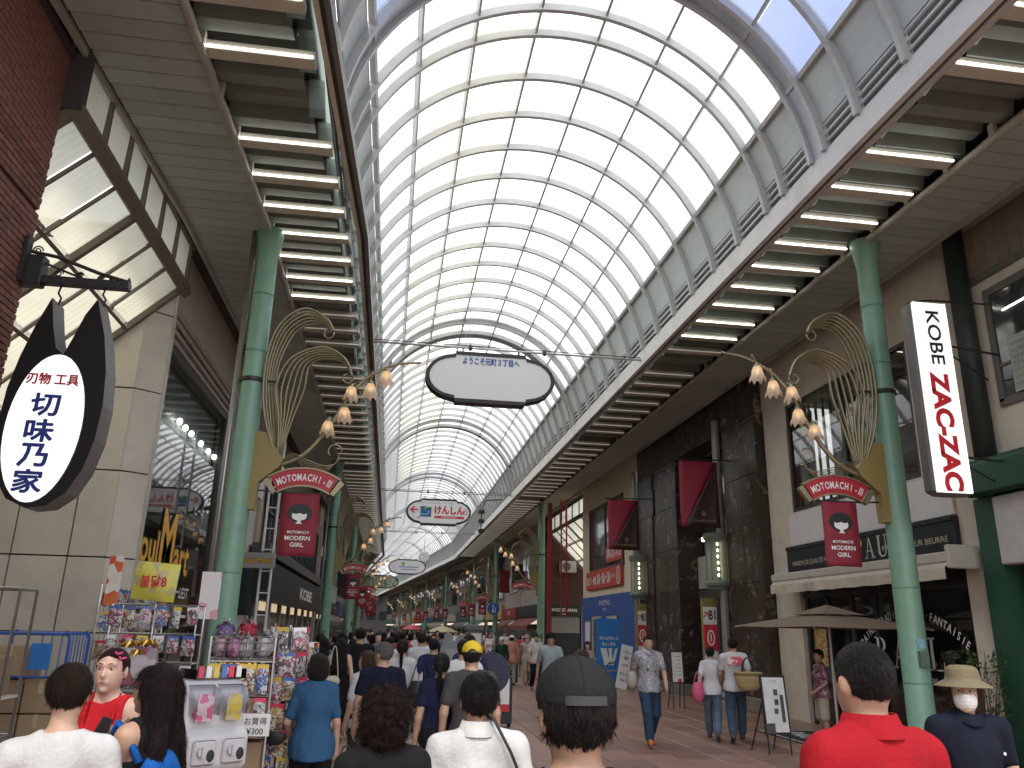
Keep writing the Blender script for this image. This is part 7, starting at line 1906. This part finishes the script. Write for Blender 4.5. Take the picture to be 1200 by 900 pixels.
G().bbox(-.2, .2, -.15, .15, .08, .95, .01).make('box', m_blk, pb); G().box(-.16, .14, -.156, -.151, .36, .92).make('notice', m_wht, pb); G().box(-.16, .14, -.158, -.1565, .30, .44).make('red_band', m_pred, pb)
for xx in (-.16, .16): G().ell((xx, 0, .04), (.04, .04, .04), 8, 6).make('castor', m_blk, pb)
def leafy(n, r, h, par, name='foliage', m=None, seed=1, s=.07):
    rr = random.Random(seed); g = G()
    for k in range(n):
        a = rr.random() * 6.28; q = r * math.sqrt(rr.random()); z = h * rr.random(); c = Vector((q * math.cos(a), q * math.sin(a), z))
        d = Vector((math.cos(a) * (.4 + rr.random()), math.sin(a) * (.4 + rr.random()), rr.uniform(-.3, 1))).normalized(); sd = d.cross(Vector((rr.random() - .5, rr.random() - .5, 1))).normalized() * s * .28
        L_ = s * (0.7 + rr.random() * .7); g.add([c, c + d * L_ * .5 + sd, c + d * L_, c + d * L_ * .5 - sd], [(0, 1, 2, 3)])
    return tag(g.make(name, m or mat('leaf_green', (0.06, 0.12, 0.035), rough=.5, var=.4, scale=9), par), kind='stuff')
f = leafy(170, .17, .22, pb, seed=4); f.location = (0, 0, .93)
pt = thing('potted_shrub', 'loose leafy shrub in a pot against the beige wall at the right', 'plant', (9.1, 11.75, 0))
G().lathe([(0, 0), (.17, 0), (.22, .45), (.19, .45), (.18, .40), (0, .4)], 14).make('pot', m_blk, pt, smooth=True)
rr = random.Random(5)
for k in range(8):
    a = k * .8; g = G().tube([(0, 0, .4), (.1 * math.cos(a), .1 * math.sin(a), .8), ((.2 + .1 * rr.random()) * math.cos(a), (.25) * math.sin(a), 1.2 + rr.random() * .5)], [.014, .01, .004], 5); g.make('stem', mat('bark', (0.09, .06, .04)), pt)
f = leafy(420, .38, .95, pt, seed=8, s=.085); f.location = (0, 0, .72)
# grey cloud shaped panel, navy disc, blue round sign, grey post
gp = thing('cloud_panel', 'grey scalloped photo panel seen from behind in the middle of the street', 'panel', (1.74, 22.0, 0))
gp.scale = (.60, .8, .98)
o_ = [(-.5, .1), (.5, .1), (.5, 1.05), (.58, 1.25), (.52, 1.42), (.44, 1.5), (.42, 1.68), (.28, 1.76), (.14, 1.70), (.05, 1.58), (-.05, 1.58), (-.12, 1.74), (-.30, 1.82), (-.44, 1.72), (-.46, 1.52), (-.58, 1.40), (-.6, 1.2), (-.5, 1.05)]
G().prism(o_, -.03, .03).make('board', mat('panel_backgrey', (0.22, 0.23, 0.24), rough=.6), gp); G().box(-.36, .36, -.05, -.031, .2, 1.38).box(-.4, .4, -.07, -.05, .2, .26).make('frame', mat('panel_frame', (0.30, .31, .32)), gp)
G().box(-.3, -.2, 0, .5, 0, .08).box(.2, .3, 0, .5, 0, .08).make('foot', m_blk, gp)
nd = thing('navy_disc', 'navy blue disc board with thin orange grid beside the grey panel', 'sign', (1.76, 14.0, 1.16))
nd.scale = (.66, .8, .66)
G().add([(.46 * math.cos(a), -.02, .5 * math.sin(a)) for a in [k * math.pi / 16 for k in range(32)]] + [(.46 * math.cos(a), .02, .5 * math.sin(a)) for a in [k * math.pi / 16 for k in range(32)]], [tuple(range(32)), tuple(reversed(range(32, 64)))] + [(i, i + 32, (i + 1) % 32 + 32, (i + 1) % 32) for i in range(32)]).make('disc', mat('disc_navy', (0.015, .022, .05), rough=.6), nd)
g = G()
for k in range(-4, 5): q = math.sqrt(max(0, 1 - (k * .1 / .5) ** 2)); g.box(k * .1 * .92 - .002, k * .1 * .92 + .002, -.024, -.021, -.5 * q, .5 * q).box(-.46 * q, .46 * q, -.024, -.021, k * .1 - .002, k * .1 + .002)
g.make('grid_lines', mat('line_orange', (0.16, .12, .08)), nd); G().box(-.04, .04, -.02, .02, -1.76, -.5).box(-.3, .3, -.2, .2, -1.76, -1.72).make('stand', m_blk, nd)
G().tube([(0, 0, 0), (0, 0, 0.001)], 0.001, 3)
rs = thing('pedestrian_sign', 'round blue pedestrian sign fixed on the third right column', 'road sign', (7.76, 61.8, 3.35))
G().add([(.46 * math.cos(a), -.02, .46 * math.sin(a)) for a in [k * math.pi / 12 for k in range(24)]], [tuple(range(24))]).make('disc', mat('sign_blue', (0.02, .12, .42)), rs); G().tube([(.46 * math.cos(a), 0, .46 * math.sin(a)) for a in [k * math.pi / 12 for k in range(25)]], .02, 5).make('rim', m_wht, rs)
G().ell((-.03, -.03, .24), (.06, .01, .07), 8, 6).tube([(-.03, -.03, .15), (-.03, -.03, -.05), (-.12, -.03, -.3)], .04, 5).tube([(-.03, -.03, -.05), (.06, -.03, -.3)], .035, 5).ell((.15, -.03, .08), (.045, .01, .05), 8, 6).tube([(.15, -.03, 0), (.15, -.03, -.28)], .035, 5).make('figures', m_wht, rs)
gpst = thing('notice_post', 'grey notice cabinet on a post in front of the far right columns', 'sign', (4.22, 41.0, 0))
gpst.scale = (1, 1, .66)
G().bbox(-.42, .42, -.15, .15, .0, 2.7, .02).bbox(-.48, .48, -.2, .2, 2.7, 3.1, .03).make('cabinet', mat('cabinet_grey', (0.16, .17, .18)), gpst); G().box(-.34, .34, -.16, -.151, 1.2, 2.5).make('notice', m_wht, gpst)
rp2 = thing('parasol', 'small red parasol far down the middle of the street', 'parasol', (2.5, 88, 0))
rp2.scale = (.75, .75, .75); G().lathe([(0, 2.9), (.9, 2.6), (1.5, 2.25), (1.45, 2.22), (0, 2.7)], 10).make('canopy', mat('parasol_red', (0.4, .03, .04)), rp2); G().tube([(0, 0, 0), (0, 0, 2.7)], .03, 6).make('pole', m_hous, rp2)
rp3 = thing('parasol', 'beige parasol above the crowd behind the grey panel', 'parasol', (3.75, 58, 0))
rp3.scale = (.8, .8, .8); G().lathe([(0, 2.55), (.8, 2.3), (1.4, 2.02), (1.35, 2.0), (0, 2.4)], 10).make('canopy', mat('parasol_beige', (0.42, .34, .2)), rp3); G().tube([(0, 0, 0), (0, 0, 2.4)], .03, 6).make('pole', m_hous, rp3)
# ------------------------------------------------------------------ people, nearest first
def loc_of(wp, loc, face, H):
    S = H / 1.735; a = -rad(face); dx, dy = (wp[0] - loc[0]) / S, (wp[1] - loc[1]) / S
    return (dx * math.cos(a) - dy * math.sin(a), dx * math.sin(a) + dy * math.cos(a), (wp[2] - loc[2]) / S)
NAVY, BLK, WHT = (0.012, 0.016, 0.035), (0.012, 0.011, 0.012), (0.50, 0.49, 0.48)
person('boy with short dark hair seen from behind in a plain white T-shirt', (-1.36, 3.95, 0), 14, 1.655, h=.012, hh=.006, tone=1, top=('boy_white', WHT, .55, .88), bottom=('boy_short', (0.05, .06, .1), 'shorts', 1.0), drop=.045, hcol=(0.022, .014, .009), hname='darkbrown', yaw=-6, fat=.92)
L2 = (-1.50, 4.95, 0)
person('woman in red camisole with dark parted hair and pink clips, facing the camera', L2, 168, 1.70, h=.0075, hh=.006, female=True, tone=3, hair='updo', hcol=(0.028, .008, .010), hname='wine', yaw=6, face_detail=True, top=('camisole', (0.42, .015, .02), 0, .93), bottom=('w_jeans', (0.03, .05, .1), 'trousers', 1.9),
       over=dict(elL=(-.20, .04, 1.13), wrL=(-.10, .2, 1.2), elR=(.20, 0.02, 1.12), wrR=(.08, .22, 1.15)))
g = G()
for sx in (-1, 1): g.tube([(L2[0] + sx * .075, L2[1] - .115, 1.35), (L2[0] + sx * .072, L2[1] - .085, 1.42), (L2[0] + sx * .07, L2[1] - .01, 1.47)], .006, 6)
tag(g.make('shoulder_strap', cloth('camisole', (0.42, .015, .02))), 'thin red straps of the camisole worn by the woman facing us', 'strap')
for k, (dx, dz) in enumerate(((0.045, 1.680), (0.068, 1.655))): tag(G().tube([(L2[0] + dx - .014, L2[1] - .085, dz + .006), (L2[0] + dx, L2[1] - .095, dz - .002), (L2[0] + dx + .016, L2[1] - .07, dz + .004)], .006, 6).make('hair_clip', mat('clip_pink', (0.5, .05, .14), rough=.3), None), '%s pink clip in the parted hair of the woman in red' % ['upper', 'lower'][k], 'hair clip')
L3 = (-1.09, 4.30, 0); f3 = 58
person('woman with long wavy dark hair and black sleeveless dress, back half turned', L3, f3, 1.65, h=.0075, hh=.007, female=True, tone=0, hair='long', hcol=(0.016, .009, .009), hname='blackwine', yaw=14, top=('dress_black', BLK, 0, .6), bottom=('dress_black', BLK, 'skirt', .45),
       over=dict(elL=loc_of((-1.24, 4.18, 1.10), L3, f3, 1.65), wrL=loc_of((-1.265, 4.36, 1.30), L3, f3, 1.65), elR=loc_of((-1.12, 4.56, 1.10), L3, f3, 1.65), wrR=loc_of((-1.26, 4.50, 1.27), L3, f3, 1.65)))
tag(G().lathe([(.028, -.012), (.031, 0), (.028, .012)], 14).make('bracelet', mat('bracelet_red', (0.35, .04, .05)), None, (-1.262, 4.335, 1.27), rot=(0.3, 0, 0)), 'red bracelet on the raised wrist between the two women', 'bracelet')
ph = thing('phone', 'black phone held between the red and black dressed women', 'phone', (-1.36, 4.40, 1.30), rad(30)); ph.scale = (.75, .75, .75); ph.rotation_euler = (0, rad(25), rad(30)); G().bbox(-.036, .036, -.004, .004, -.005, .145, .003).make('case', m_blk, ph)
bpk = thing('backpack', 'bright blue rucksack on the back of the long haired woman', 'backpack', (-1.0, 4.22, 1.12), rad(f3))
v = Vol((-.2, -.2, -.25), (.2, .2, .25), .01); v.ell((0, 0, -.02), (.13, .075, .2), .03); v.ell((0, -.06, -.08), (.1, .04, .11), .03); v.noise(.004, 30, 2); place('pack', v.mesh('pack'), cloth('pack_blue', (0.012, .09, .33), bump=.3), bpk)
G().tube([(-.11, .02, .12), (-.13, .10, .24), (-.13, .16, .28), (-.12, .22, .18)], .018, 8, flat=1.0).make('strap', cloth('pack_blue', (0.012, .09, .33)), bpk, smooth=True)
person('woman with bushy dark curly hair seen from behind in a black top', (0.01, 3.65, 0), 5, 1.60, h=.012, hh=.005, female=True, tone=0, hair='curly', hcol=(0.020, .010, .009), hname='curlybrown', top=('curly_black', BLK, .5, .85), bottom=('c_trs', (0.05, .05, .05), 'trousers', 1.9), fat=1.05)
L5 = (0.435, 3.9, 0)
person('man with glossy black hair in a white shirt, black strap over his shoulder', L5, -4, 1.645, h=.011, hh=.006, tone=0, top=('shirt_white', (0.52, .51, .495), .6, .86), bottom=('m_trs', BLK, 'trousers', 1.9), collar=True)
tag(G().tube([(L5[0] + .20, L5[1] - .08, 1.20), (L5[0] + .13, L5[1] - .145, 1.34), (L5[0] + .06, L5[1] - .10, 1.465), (L5[0] + .02, L5[1] + .0, 1.48)], .02, 8, flat=.35).make('bag_strap', m_blk, smooth=True), 'black shoulder strap across the white shirt', 'strap')
L6 = (0.475, 2.08, 0)
person('man in a black baseball cap seen from behind, black mask at his ear', L6, 2, 1.765, h=.012, hh=.006, tone=2, yaw=-4, top=('m_blk', BLK, .6, .86), bottom=('m_trs', BLK, 'trousers', 1.9), cap=('black', (0.016, .016, .017), False), mask='black')
g = G(); S6 = 1.765 / 1.735
for z0, z1, r_ in ((1.655, 1.676, 1.0),):
    pts = [(-math.pi / 2 + (k - 6) * .085) for k in range(13)]
    for k in range(12):
        p = [(0.103 * S6 * math.cos(a), 0.1225 * S6 * math.sin(a)) for a in pts[k:k + 2]]
        g.quad((p[0][0], p[0][1], z0 * S6), (p[1][0], p[1][1], z0 * S6), (p[1][0] * .99, p[1][1] * .99, z1 * S6), (p[0][0] * .99, p[0][1] * .99, z1 * S6))
tag(g.make('cap_label', mat('label_grey', (0.022, .022, .024), rough=.5), None, (L6[0], L6[1] - .004, 0)), 'dark grey label strip across the back of the black cap', 'label')
L7 = (1.57, 2.6, 0)
person('broad man in a bright red polo shirt with turned-up collar, from behind', L7, 10, 1.83, h=.012, hh=.005, tone=0, yaw=-4, hair='crop', hcol=(0.010, .008, .008), hname='cropblack', top=('polo_red', (0.30, .010, .016), .6, .86), bottom=('m_trs', BLK, 'trousers', 1.9), collar=True, fat=1.08)
tag(G().bbox(-.018, .018, -.004, .004, -.036, .036, .002).make('collar_tab', mat('tab_navy', (0.02, .02, .03)), None, (L7[0] + .012, L7[1] - .078, 1.54), rot=(rad(-12), 0, 0)), 'dark fabric tab on the back of the red polo collar', 'tab')
L8 = (3.45, 4.65, 0)
person('person in khaki bucket hat, glasses and white face mask, dark navy polo', L8, 168, 1.66, h=.01, hh=.006, tone=1, yaw=-24, hair='bob', hcol=(0.05, .03, .02), hname='brown', face_detail=True, glasses=True, mask='white', cap=('bucket', (0.16, .135, .08), False), top=('polo_navy', (0.010, .012, .022), .6, .86), bottom=('m_trs', BLK, 'trousers', 1.9), collar=True, fat=1.05)
tag(G().ell((0, 0, 0), (.010, .003, .010), 10, 6).make('chest_emblem', m_face, None, (L8[0] + .105, L8[1] - .135, 1.23)), 'small white emblem on the chest of the navy polo', 'emblem')

plaid = graphic('plaid_purple', [(0.28, .10, .16), (0.20, .07, .13), (0.38, .2, .24), (0.14, .05, .10)], 28)
haw = graphic('floral_shirt', [(0.45, .43, .43), (0.04, .04, .055), (0.42, .4, .4), (0.10, .10, .13), (0.45, .43, .42), (0.03, .03, .04)], 16, kind='noise')
jn = (0.028, .05, .085)
def bag(name, label, cat, loc, r, m, strap=None, rz=0, top=.35):
    t = thing(name, label, cat, loc, rz)
    v = Vol((-r[0] - .04, -r[1] - .04, -r[2] - .04), (r[0] + .04, r[1] + .04, r[2] + .04), .014); v.ell((0, 0, -.1 * r[2]), r, .02); v.cut(lambda X, Y, Z: Z - r[2] * .75 + 0 * X + 0 * Y); v.noise(.003, 25, 2)
    place('pouch', v.mesh('pouch'), m, t)
    G().tube(bez([(-r[0] * .7, 0, r[2] * .6), (-r[0] * .3, 0, r[2] * .75 + top * .8), (0, 0, r[2] * .75 + top), (r[0] * .3, 0, r[2] * .75 + top * .8), (r[0] * .7, 0, r[2] * .6)], 12), .008, 6).make('handle', strap or m, t)
    return t
person('woman in a steel blue blouse and black trousers carrying dark bags', (-0.60, 7.8, 0), 4, 1.595, h=.016, hh=.009, female=True, tone=0, hair='bob', top=('blouse_blue', (0.030, .085, .17), .75, .80), bottom=('tr_black', BLK, 'trousers', 1.9), fat=1.12,
       over=dict(elL=(-.25, .02, 1.12), wrL=(-.22, .16, .98)))
bag('handbag', 'black handbag on the left arm of the woman in blue', 'handbag', (-0.92, 8.0, .90), (.15, .09, .13), m_blk, top=.12)
bag('plastic_bag', 'dark maroon plastic bag hanging from the right hand of the woman in blue', 'bag', (-0.30, 7.85, .48), (.13, .08, .2), mat('bag_maroon', (0.035, .015, .02), rough=.35), top=.2)
person('woman in a long black dress with pale purse and long hair walking away', (-0.75, 14.0, 0), 3, 1.66, h=.018, hh=.012, female=True, tone=1, hair='long', pose='walk', top=('d_blk', BLK, 0, .7), bottom=('d_blk', BLK, 'skirt', .25))
bag('purse', 'small cream purse worn by the woman in the long black dress', 'purse', (-0.83, 13.8, 1.02), (.12, .05, .09), mat('purse_cream', (0.55, .5, .38)), top=.45)
person('tall man in a black shirt and beige trousers walking away', (-0.47, 14.9, 0), 0, 1.82, h=.018, tone=0, pose='walk2', top=('s_blk', (0.012, .012, .016), .8, .84), bottom=('t_beige', (0.42, .37, .3), 'trousers', 1.9))
person('older grey-haired man in a navy T-shirt, head turned left', (-0.03, 9.0, 0), 5, 1.685, h=.015, hh=.009, tone=0, yaw=38, hair='short', hcol=(0.10, .095, .09), hname='grey', top=('t_navy', (0.010, .013, .026), .6, .86), bottom=('tr_olive', (0.045, .05, .03), 'trousers', 1.9), fat=1.08)
person('older woman in white seen in profile beside the grey-haired man', (-0.22, 9.9, 0), 35, 1.575, h=.016, hh=.01, female=True, tone=1, yaw=30, hair='bob', hcol=(0.05, .03, .02), hname='brown', top=('t_offw', (0.5, .5, .5), .8, .84), bottom=('tr_dk', (0.06, .05, .04), 'trousers', 1.9))
person('woman in a white blouse with dark ponytail and black tote bag', (0.22, 12.0, 0), -4, 1.68, h=.016, hh=.01, female=True, tone=1, hair='pony', top=('bl_white', WHT, .9, .82), bottom=('sk_white', (0.5, .48, .44), 'skirt', .35))
bag('tote_bag', 'black tote bag on the shoulder of the white-bloused woman', 'bag', (0.47, 11.85, 1.0), (.16, .08, .2), m_blk, top=.24)
person('man in a pale blue-white shirt walking away ahead of the white blouse', (0.65, 16.0, 0), 0, 1.75, h=.02, tone=0, pose='walk', top=('sh_pale', (0.50, .53, .55), .7, .84), bottom=('tr_dk', (0.06, .05, .04), 'trousers', 1.9))
person('woman in a navy top and black skirt with long ponytail', (0.53, 8.1, 0), 6, 1.62, h=.015, hh=.009, female=True, tone=0, hair='pony', yaw=-15, top=('top_navy', (0.014, .017, .045), .5, .9), bottom=('sk_blk', BLK, 'skirt', .4))
person('man in a yellow cap worn backwards and charcoal T-shirt', (0.80, 7.9, 0), -4, 1.72, h=.014, hh=.008, tone=0, top=('t_char', (0.055, .053, .05), .65, .82), bottom=('tr_blk', BLK, 'trousers', 1.9), cap=('yellow', (0.55, .40, .03), True), fat=1.05)
person('man in a black and white floral shirt, blue jeans and orange shoes', (4.58, 14.3, 0), 178, 1.80, h=.016, hh=.01, tone=0, face_detail=True, pose='walk', hair='crop', hname='cropblack', top=('floral', (0, 0, 0), .65, .84, haw), bottom=('jeans', jn, 'trousers', 1.9), shoe=(0.5, .12, .03), collar=True, fat=1.1)
bag('shoulder_bag', 'grey canvas bag slung on the shoulder of the floral shirt man', 'bag', (4.28, 14.35, 1.08), (.1, .08, .16), mat('canvas_grey', (0.3, .27, .24)), top=.3)
person('woman in a white T-shirt and wide light jeans carrying a pink bag', (6.00, 15.0, 0), -25, 1.62, h=.016, hh=.01, female=True, tone=1, pose='walk2', hair='short', top=('t_w1', WHT, .7, .85), bottom=('jeans_l', (0.10, .145, .20), 'trousers', 1.9))
bag('pink_bag', 'bright pink carrier bag held by the woman in light jeans', 'bag', (5.72, 14.95, .86), (.12, .07, .19), mat('bag_pink', (0.50, .08, .16), rough=.5), top=.18)
person('man in a white T-shirt with red back print and blue jeans', (6.33, 14.7, 0), -20, 1.79, h=.016, hh=.01, tone=0, pose='walk', top=('t_w2', WHT, .65, .85), bottom=('jeans2', (0.055, .085, .125), 'trousers', 1.9))
tag(G().bbox(-.13, .13, -.01, .01, -.07, .07, .005).make('back_print', graphic('red_print', [(0.55, .03, .05), (0.55, .05, .06), (0.6, .5, .5)], 18), None, (6.28, 14.53, 1.40), rot=(0, 0, rad(-20))), 'red lettered print on the back of the white T-shirt', 'print')
bs = thing('straw_bag', 'large straw basket bag with black handles carried by the man in jeans', 'bag', (6.42, 14.3, .92), rad(-15))
G().lathe([(0, 0), (.15, 0), (.20, .06), (.245, .2), (.25, .31), (.243, .31), (.235, .2), (.14, .03), (0, .02)], 24, wob=lambda a, z: 1 - .52 * abs(math.sin(a)) + .01 * math.sin(z * 160)).make('basket', mat('straw', (0.42, .30, .13), rough=.8, bump=.6, bscale=60), bs)
G().lathe([(.253, .235), (.256, .26), (.253, .285)], 24, wob=lambda a, z: 1 - .52 * abs(math.sin(a))).make('woven_band', mat('straw_dark', (0.16, .12, .05), rough=.8), bs)
for yy in (-.09, .09): G().tube(bez([(-.1, yy, .26), (-.08, yy * .6, .46), (0, 0, .55), (.08, yy * .6, .46), (.1, yy, .26)], 12), .012, 6).make('handle', m_blk, bs)
person('woman in a purple plaid shirt and cream shorts with a yellow bag strap', (7.95, 14.6, 0), 80, 1.62, h=.016, hh=.01, female=True, tone=0, yaw=10, glasses=True, top=('plaid', (0, 0, 0), .7, .84, plaid), bottom=('sh_cream', (0.45, .40, .32), 'shorts', 1.0), hair='short', over=dict(wrL=(-.2, .2, .96)))
person('young man in a pale blue T-shirt and black cap walking towards us', (3.55, 18.0, 0), 178, 1.79, h=.02, tone=0, face_detail=True, pose='walk', cap=('black2', BLK, False), top=('t_sky', (0.28, .34, .35), .7, .84), bottom=('sh_grey', (0.25, .24, .22), 'shorts', 1.05))
person('man in hat and mask with beige jacket pulling a dark suitcase', (4.95, 29.5, 0), 180, 1.67, h=.022, tone=1, pose='walk', cap=('bucket2', (0.3, .26, .2), False), mask='white', top=('j_beige', (0.38, .35, .29), 1.7, .8), bottom=('t_beige2', (0.32, .28, .22), 'trousers', 1.9))
sc = thing('suitcase', 'dark blue suitcase beside the man in hat and mask', 'suitcase', (4.42, 29.6, 0)); G().bbox(-.22, .22, -.14, .14, .06, .72, .04).make('shell', mat('case_navy', (0.02, .03, .06), rough=.4), sc); G().tube([(-.1, 0, .7), (-.1, 0, 1.0), (.1, 0, 1.0), (.1, 0, .7)], .012, 6).make('handle', m_iron, sc)
person('man in a white T-shirt and navy trousers carrying a white bag', (4.75, 26.5, 0), 180, 1.74, h=.022, tone=0, pose='walk2', top=('t_w3', WHT, .7, .84), bottom=('tr_nv', NAVY, 'trousers', 1.9))
person('woman in a grey top standing by the blue standing banner', (5.35, 22.0, 0), 175, 1.59, h=.02, female=True, tone=1, face_detail=True, hair='bob', top=('t_grey', (0.27, .27, .26), .7, .84), bottom=('tr_dk', (0.06, .05, .04), 'trousers', 1.9))
person('person with dark brown hair walking ahead of the black cap man', (2.12, 9.0, 0), 0, 1.65, h=.02, hh=.012, tone=0, hair='short', hcol=(0.03, .018, .014), hname='brown2', top=('t_dk2', (0.05, .05, .06), .7, .84), bottom=('tr_blk', BLK, 'trousers', 1.9))
person('person in a dark green jacket with white cap, far in the middle', (3.9, 28.5, 0), 150, 1.60, h=.025, tone=1, cap=('whitecap', (0.6, .6, .58), False), top=('j_green', (0.02, .04, .03), 1.8, .8), bottom=('tr_blk', BLK, 'trousers', 1.9))
person('person in a salmon top and white cap, far in the middle', (4.35, 29.2, 0), 10, 1.66, h=.025, tone=1, cap=('whitecap2', (0.6, .58, .55), False), top=('t_salm', (0.5, .25, .17), 1.8, .8), bottom=('tr_lt', (0.4, .36, .3), 'trousers', 1.9))

# the crowd further off: a few prototypes, each copy with its own clothes
TC = [((0.6, .59, .58), 'white'), ((0.02, .02, .025), 'black'), ((0.02, .03, .07), 'navy'), ((0.45, .42, .36), 'beige'), ((0.25, .25, .25), 'grey'), ((0.45, .4, .15), 'pale yellow'), ((0.10, .16, .25), 'blue'), ((0.35, .06, .07), 'red'), ((0.12, .16, .1), 'olive')]
BC = [((0.02, .02, .022), 'black'), ((0.05, .08, .14), 'denim'), ((0.35, .31, .25), 'beige'), ((0.1, .1, .1), 'dark grey')]
tm = [cloth('crowd_top_%d' % i, c[0]) for i, c in enumerate(TC)]; bm2 = [cloth('crowd_bottom_%d' % i, c[0]) for i, c in enumerate(BC)]
protos = []
for i, (po, fe, ha, bt) in enumerate((('walk', False, 'short', 'trousers'), ('walk2', True, 'long', 'skirt'), ('walk2', False, 'short', 'trousers'), ('walk', True, 'bob', 'trousers'), ('stand', True, 'pony', 'skirt'), ('stand', False, 'crop', 'shorts'))):
    pr_ = person('prototype', (0, 0, 0), 0, 1.735, h=.028, hh=.02, pose=po, female=fe, tone=i % 2, hair=ha, hname='crowd', top=('crowd_top_0', TC[0][0], .7, .84), bottom=('crowd_bottom_0', BC[0][0], bt, 1.9 if bt == 'trousers' else (1.0 if bt == 'shorts' else .5)), hands=False)
    protos.append(pr_)
used = [False] * 6
rr = random.Random(21)
spots = [(-1.2, 16.3), (-0.7, 17.4), (-0.35, 20.2), (0.2, 20.8), (-1.1, 22.6), (-0.55, 25.4), (0.35, 26.6), (1.3, 24.0), (-0.7, 29.6), (0.25, 31.5), (1.3, 32.4), (-1.0, 35.5), (0.7, 37.2), (2.0, 34.2), (-1.35, 17.2), (-1.0, 19.0), (0.05, 17.6), (0.75, 13.6), (0.35, 19.4), (-0.2, 18.6), (-1.3, 21.4), (1.0, 20.5), (2.5, 27.5), (0.4, 22.5), (-0.9, 23.8), (2.4, 25),
         (0.95, 10.4), (1.25, 12.8), (-0.1, 24.6), (0.9, 25), (1.7, 26.2), (-1.1, 26), (-0.2, 28), (0.8, 29.5), (2.1, 30.5), (3.2, 33), (-1.2, 31), (-0.3, 34), (1.4, 35), (2.8, 37), (4.4, 36), (5.6, 34.5), (6.6, 37),
         (-1.4, 38), (0.2, 40), (1.8, 42), (3.3, 44), (5.0, 42), (6.3, 45), (-1, 46), (1, 48), (2.4, 50), (4.2, 52), (5.9, 50), (0, 55), (2, 57), (3.6, 60), (5.2, 58), (6.8, 55), (-1.2, 60), (0.9, 63), (2.9, 66), (4.7, 68), (6.2, 70), (0, 72), (2.2, 75), (4, 78)]
for i, (x, y) in enumerate(spots):
    p = rr.randrange(6); away = rr.random() < (.8 if x < 2 else .35)
    if not used[p]: c = protos[p]; used[p] = True
    else: c = copy_tree(protos[p])
    ti, bi = rr.randrange(9), rr.randrange(4)
    if rr.random() < .35: ti = 0
    H_ = (1.60 if protos[p].get('fem') else 1.68) + rr.uniform(-.07, .08); c.scale = (H_ / 1.735,) * 3
    c.location = (x, y, 0); c.rotation_euler = (0, 0, (0 if away else math.pi) + rr.uniform(-.3, .3))
    for ch in c.children:
        n_ = ch.name.split('.')[0]
        if n_ in ('shirt', 'trousers', 'skirt', 'shorts'): ch.material_slots[0].link = 'OBJECT'; ch.material_slots[0].material = tm[ti] if n_ == 'shirt' else bm2[bi]
    hn = ['short hair', 'long hair', 'short hair', 'bobbed hair', 'a ponytail', 'cropped hair'][p]
    near = 'nearer crowd' if y < 20 else ('middle crowd' if y < 34 else ('deep in the crowd' if y < 52 else 'far crowd'))
    side_ = 'left' if x < 0.3 else ('centre' if x < 2.6 else 'right')
    tag(c, '%s, %s top, %s %s, %s, %s' % (hn, TC[ti][1], BC[bi][1], ['trousers', 'skirt', 'trousers', 'trousers', 'skirt', 'shorts'][p], 'walking away' if away else 'facing us', near + ' ' + side_), 'person', 'people in the crowd')
for i, u in enumerate(used):
    if not u:
        for ch in list(protos[i].children): bpy.data.objects.remove(ch)
        bpy.data.objects.remove(protos[i])
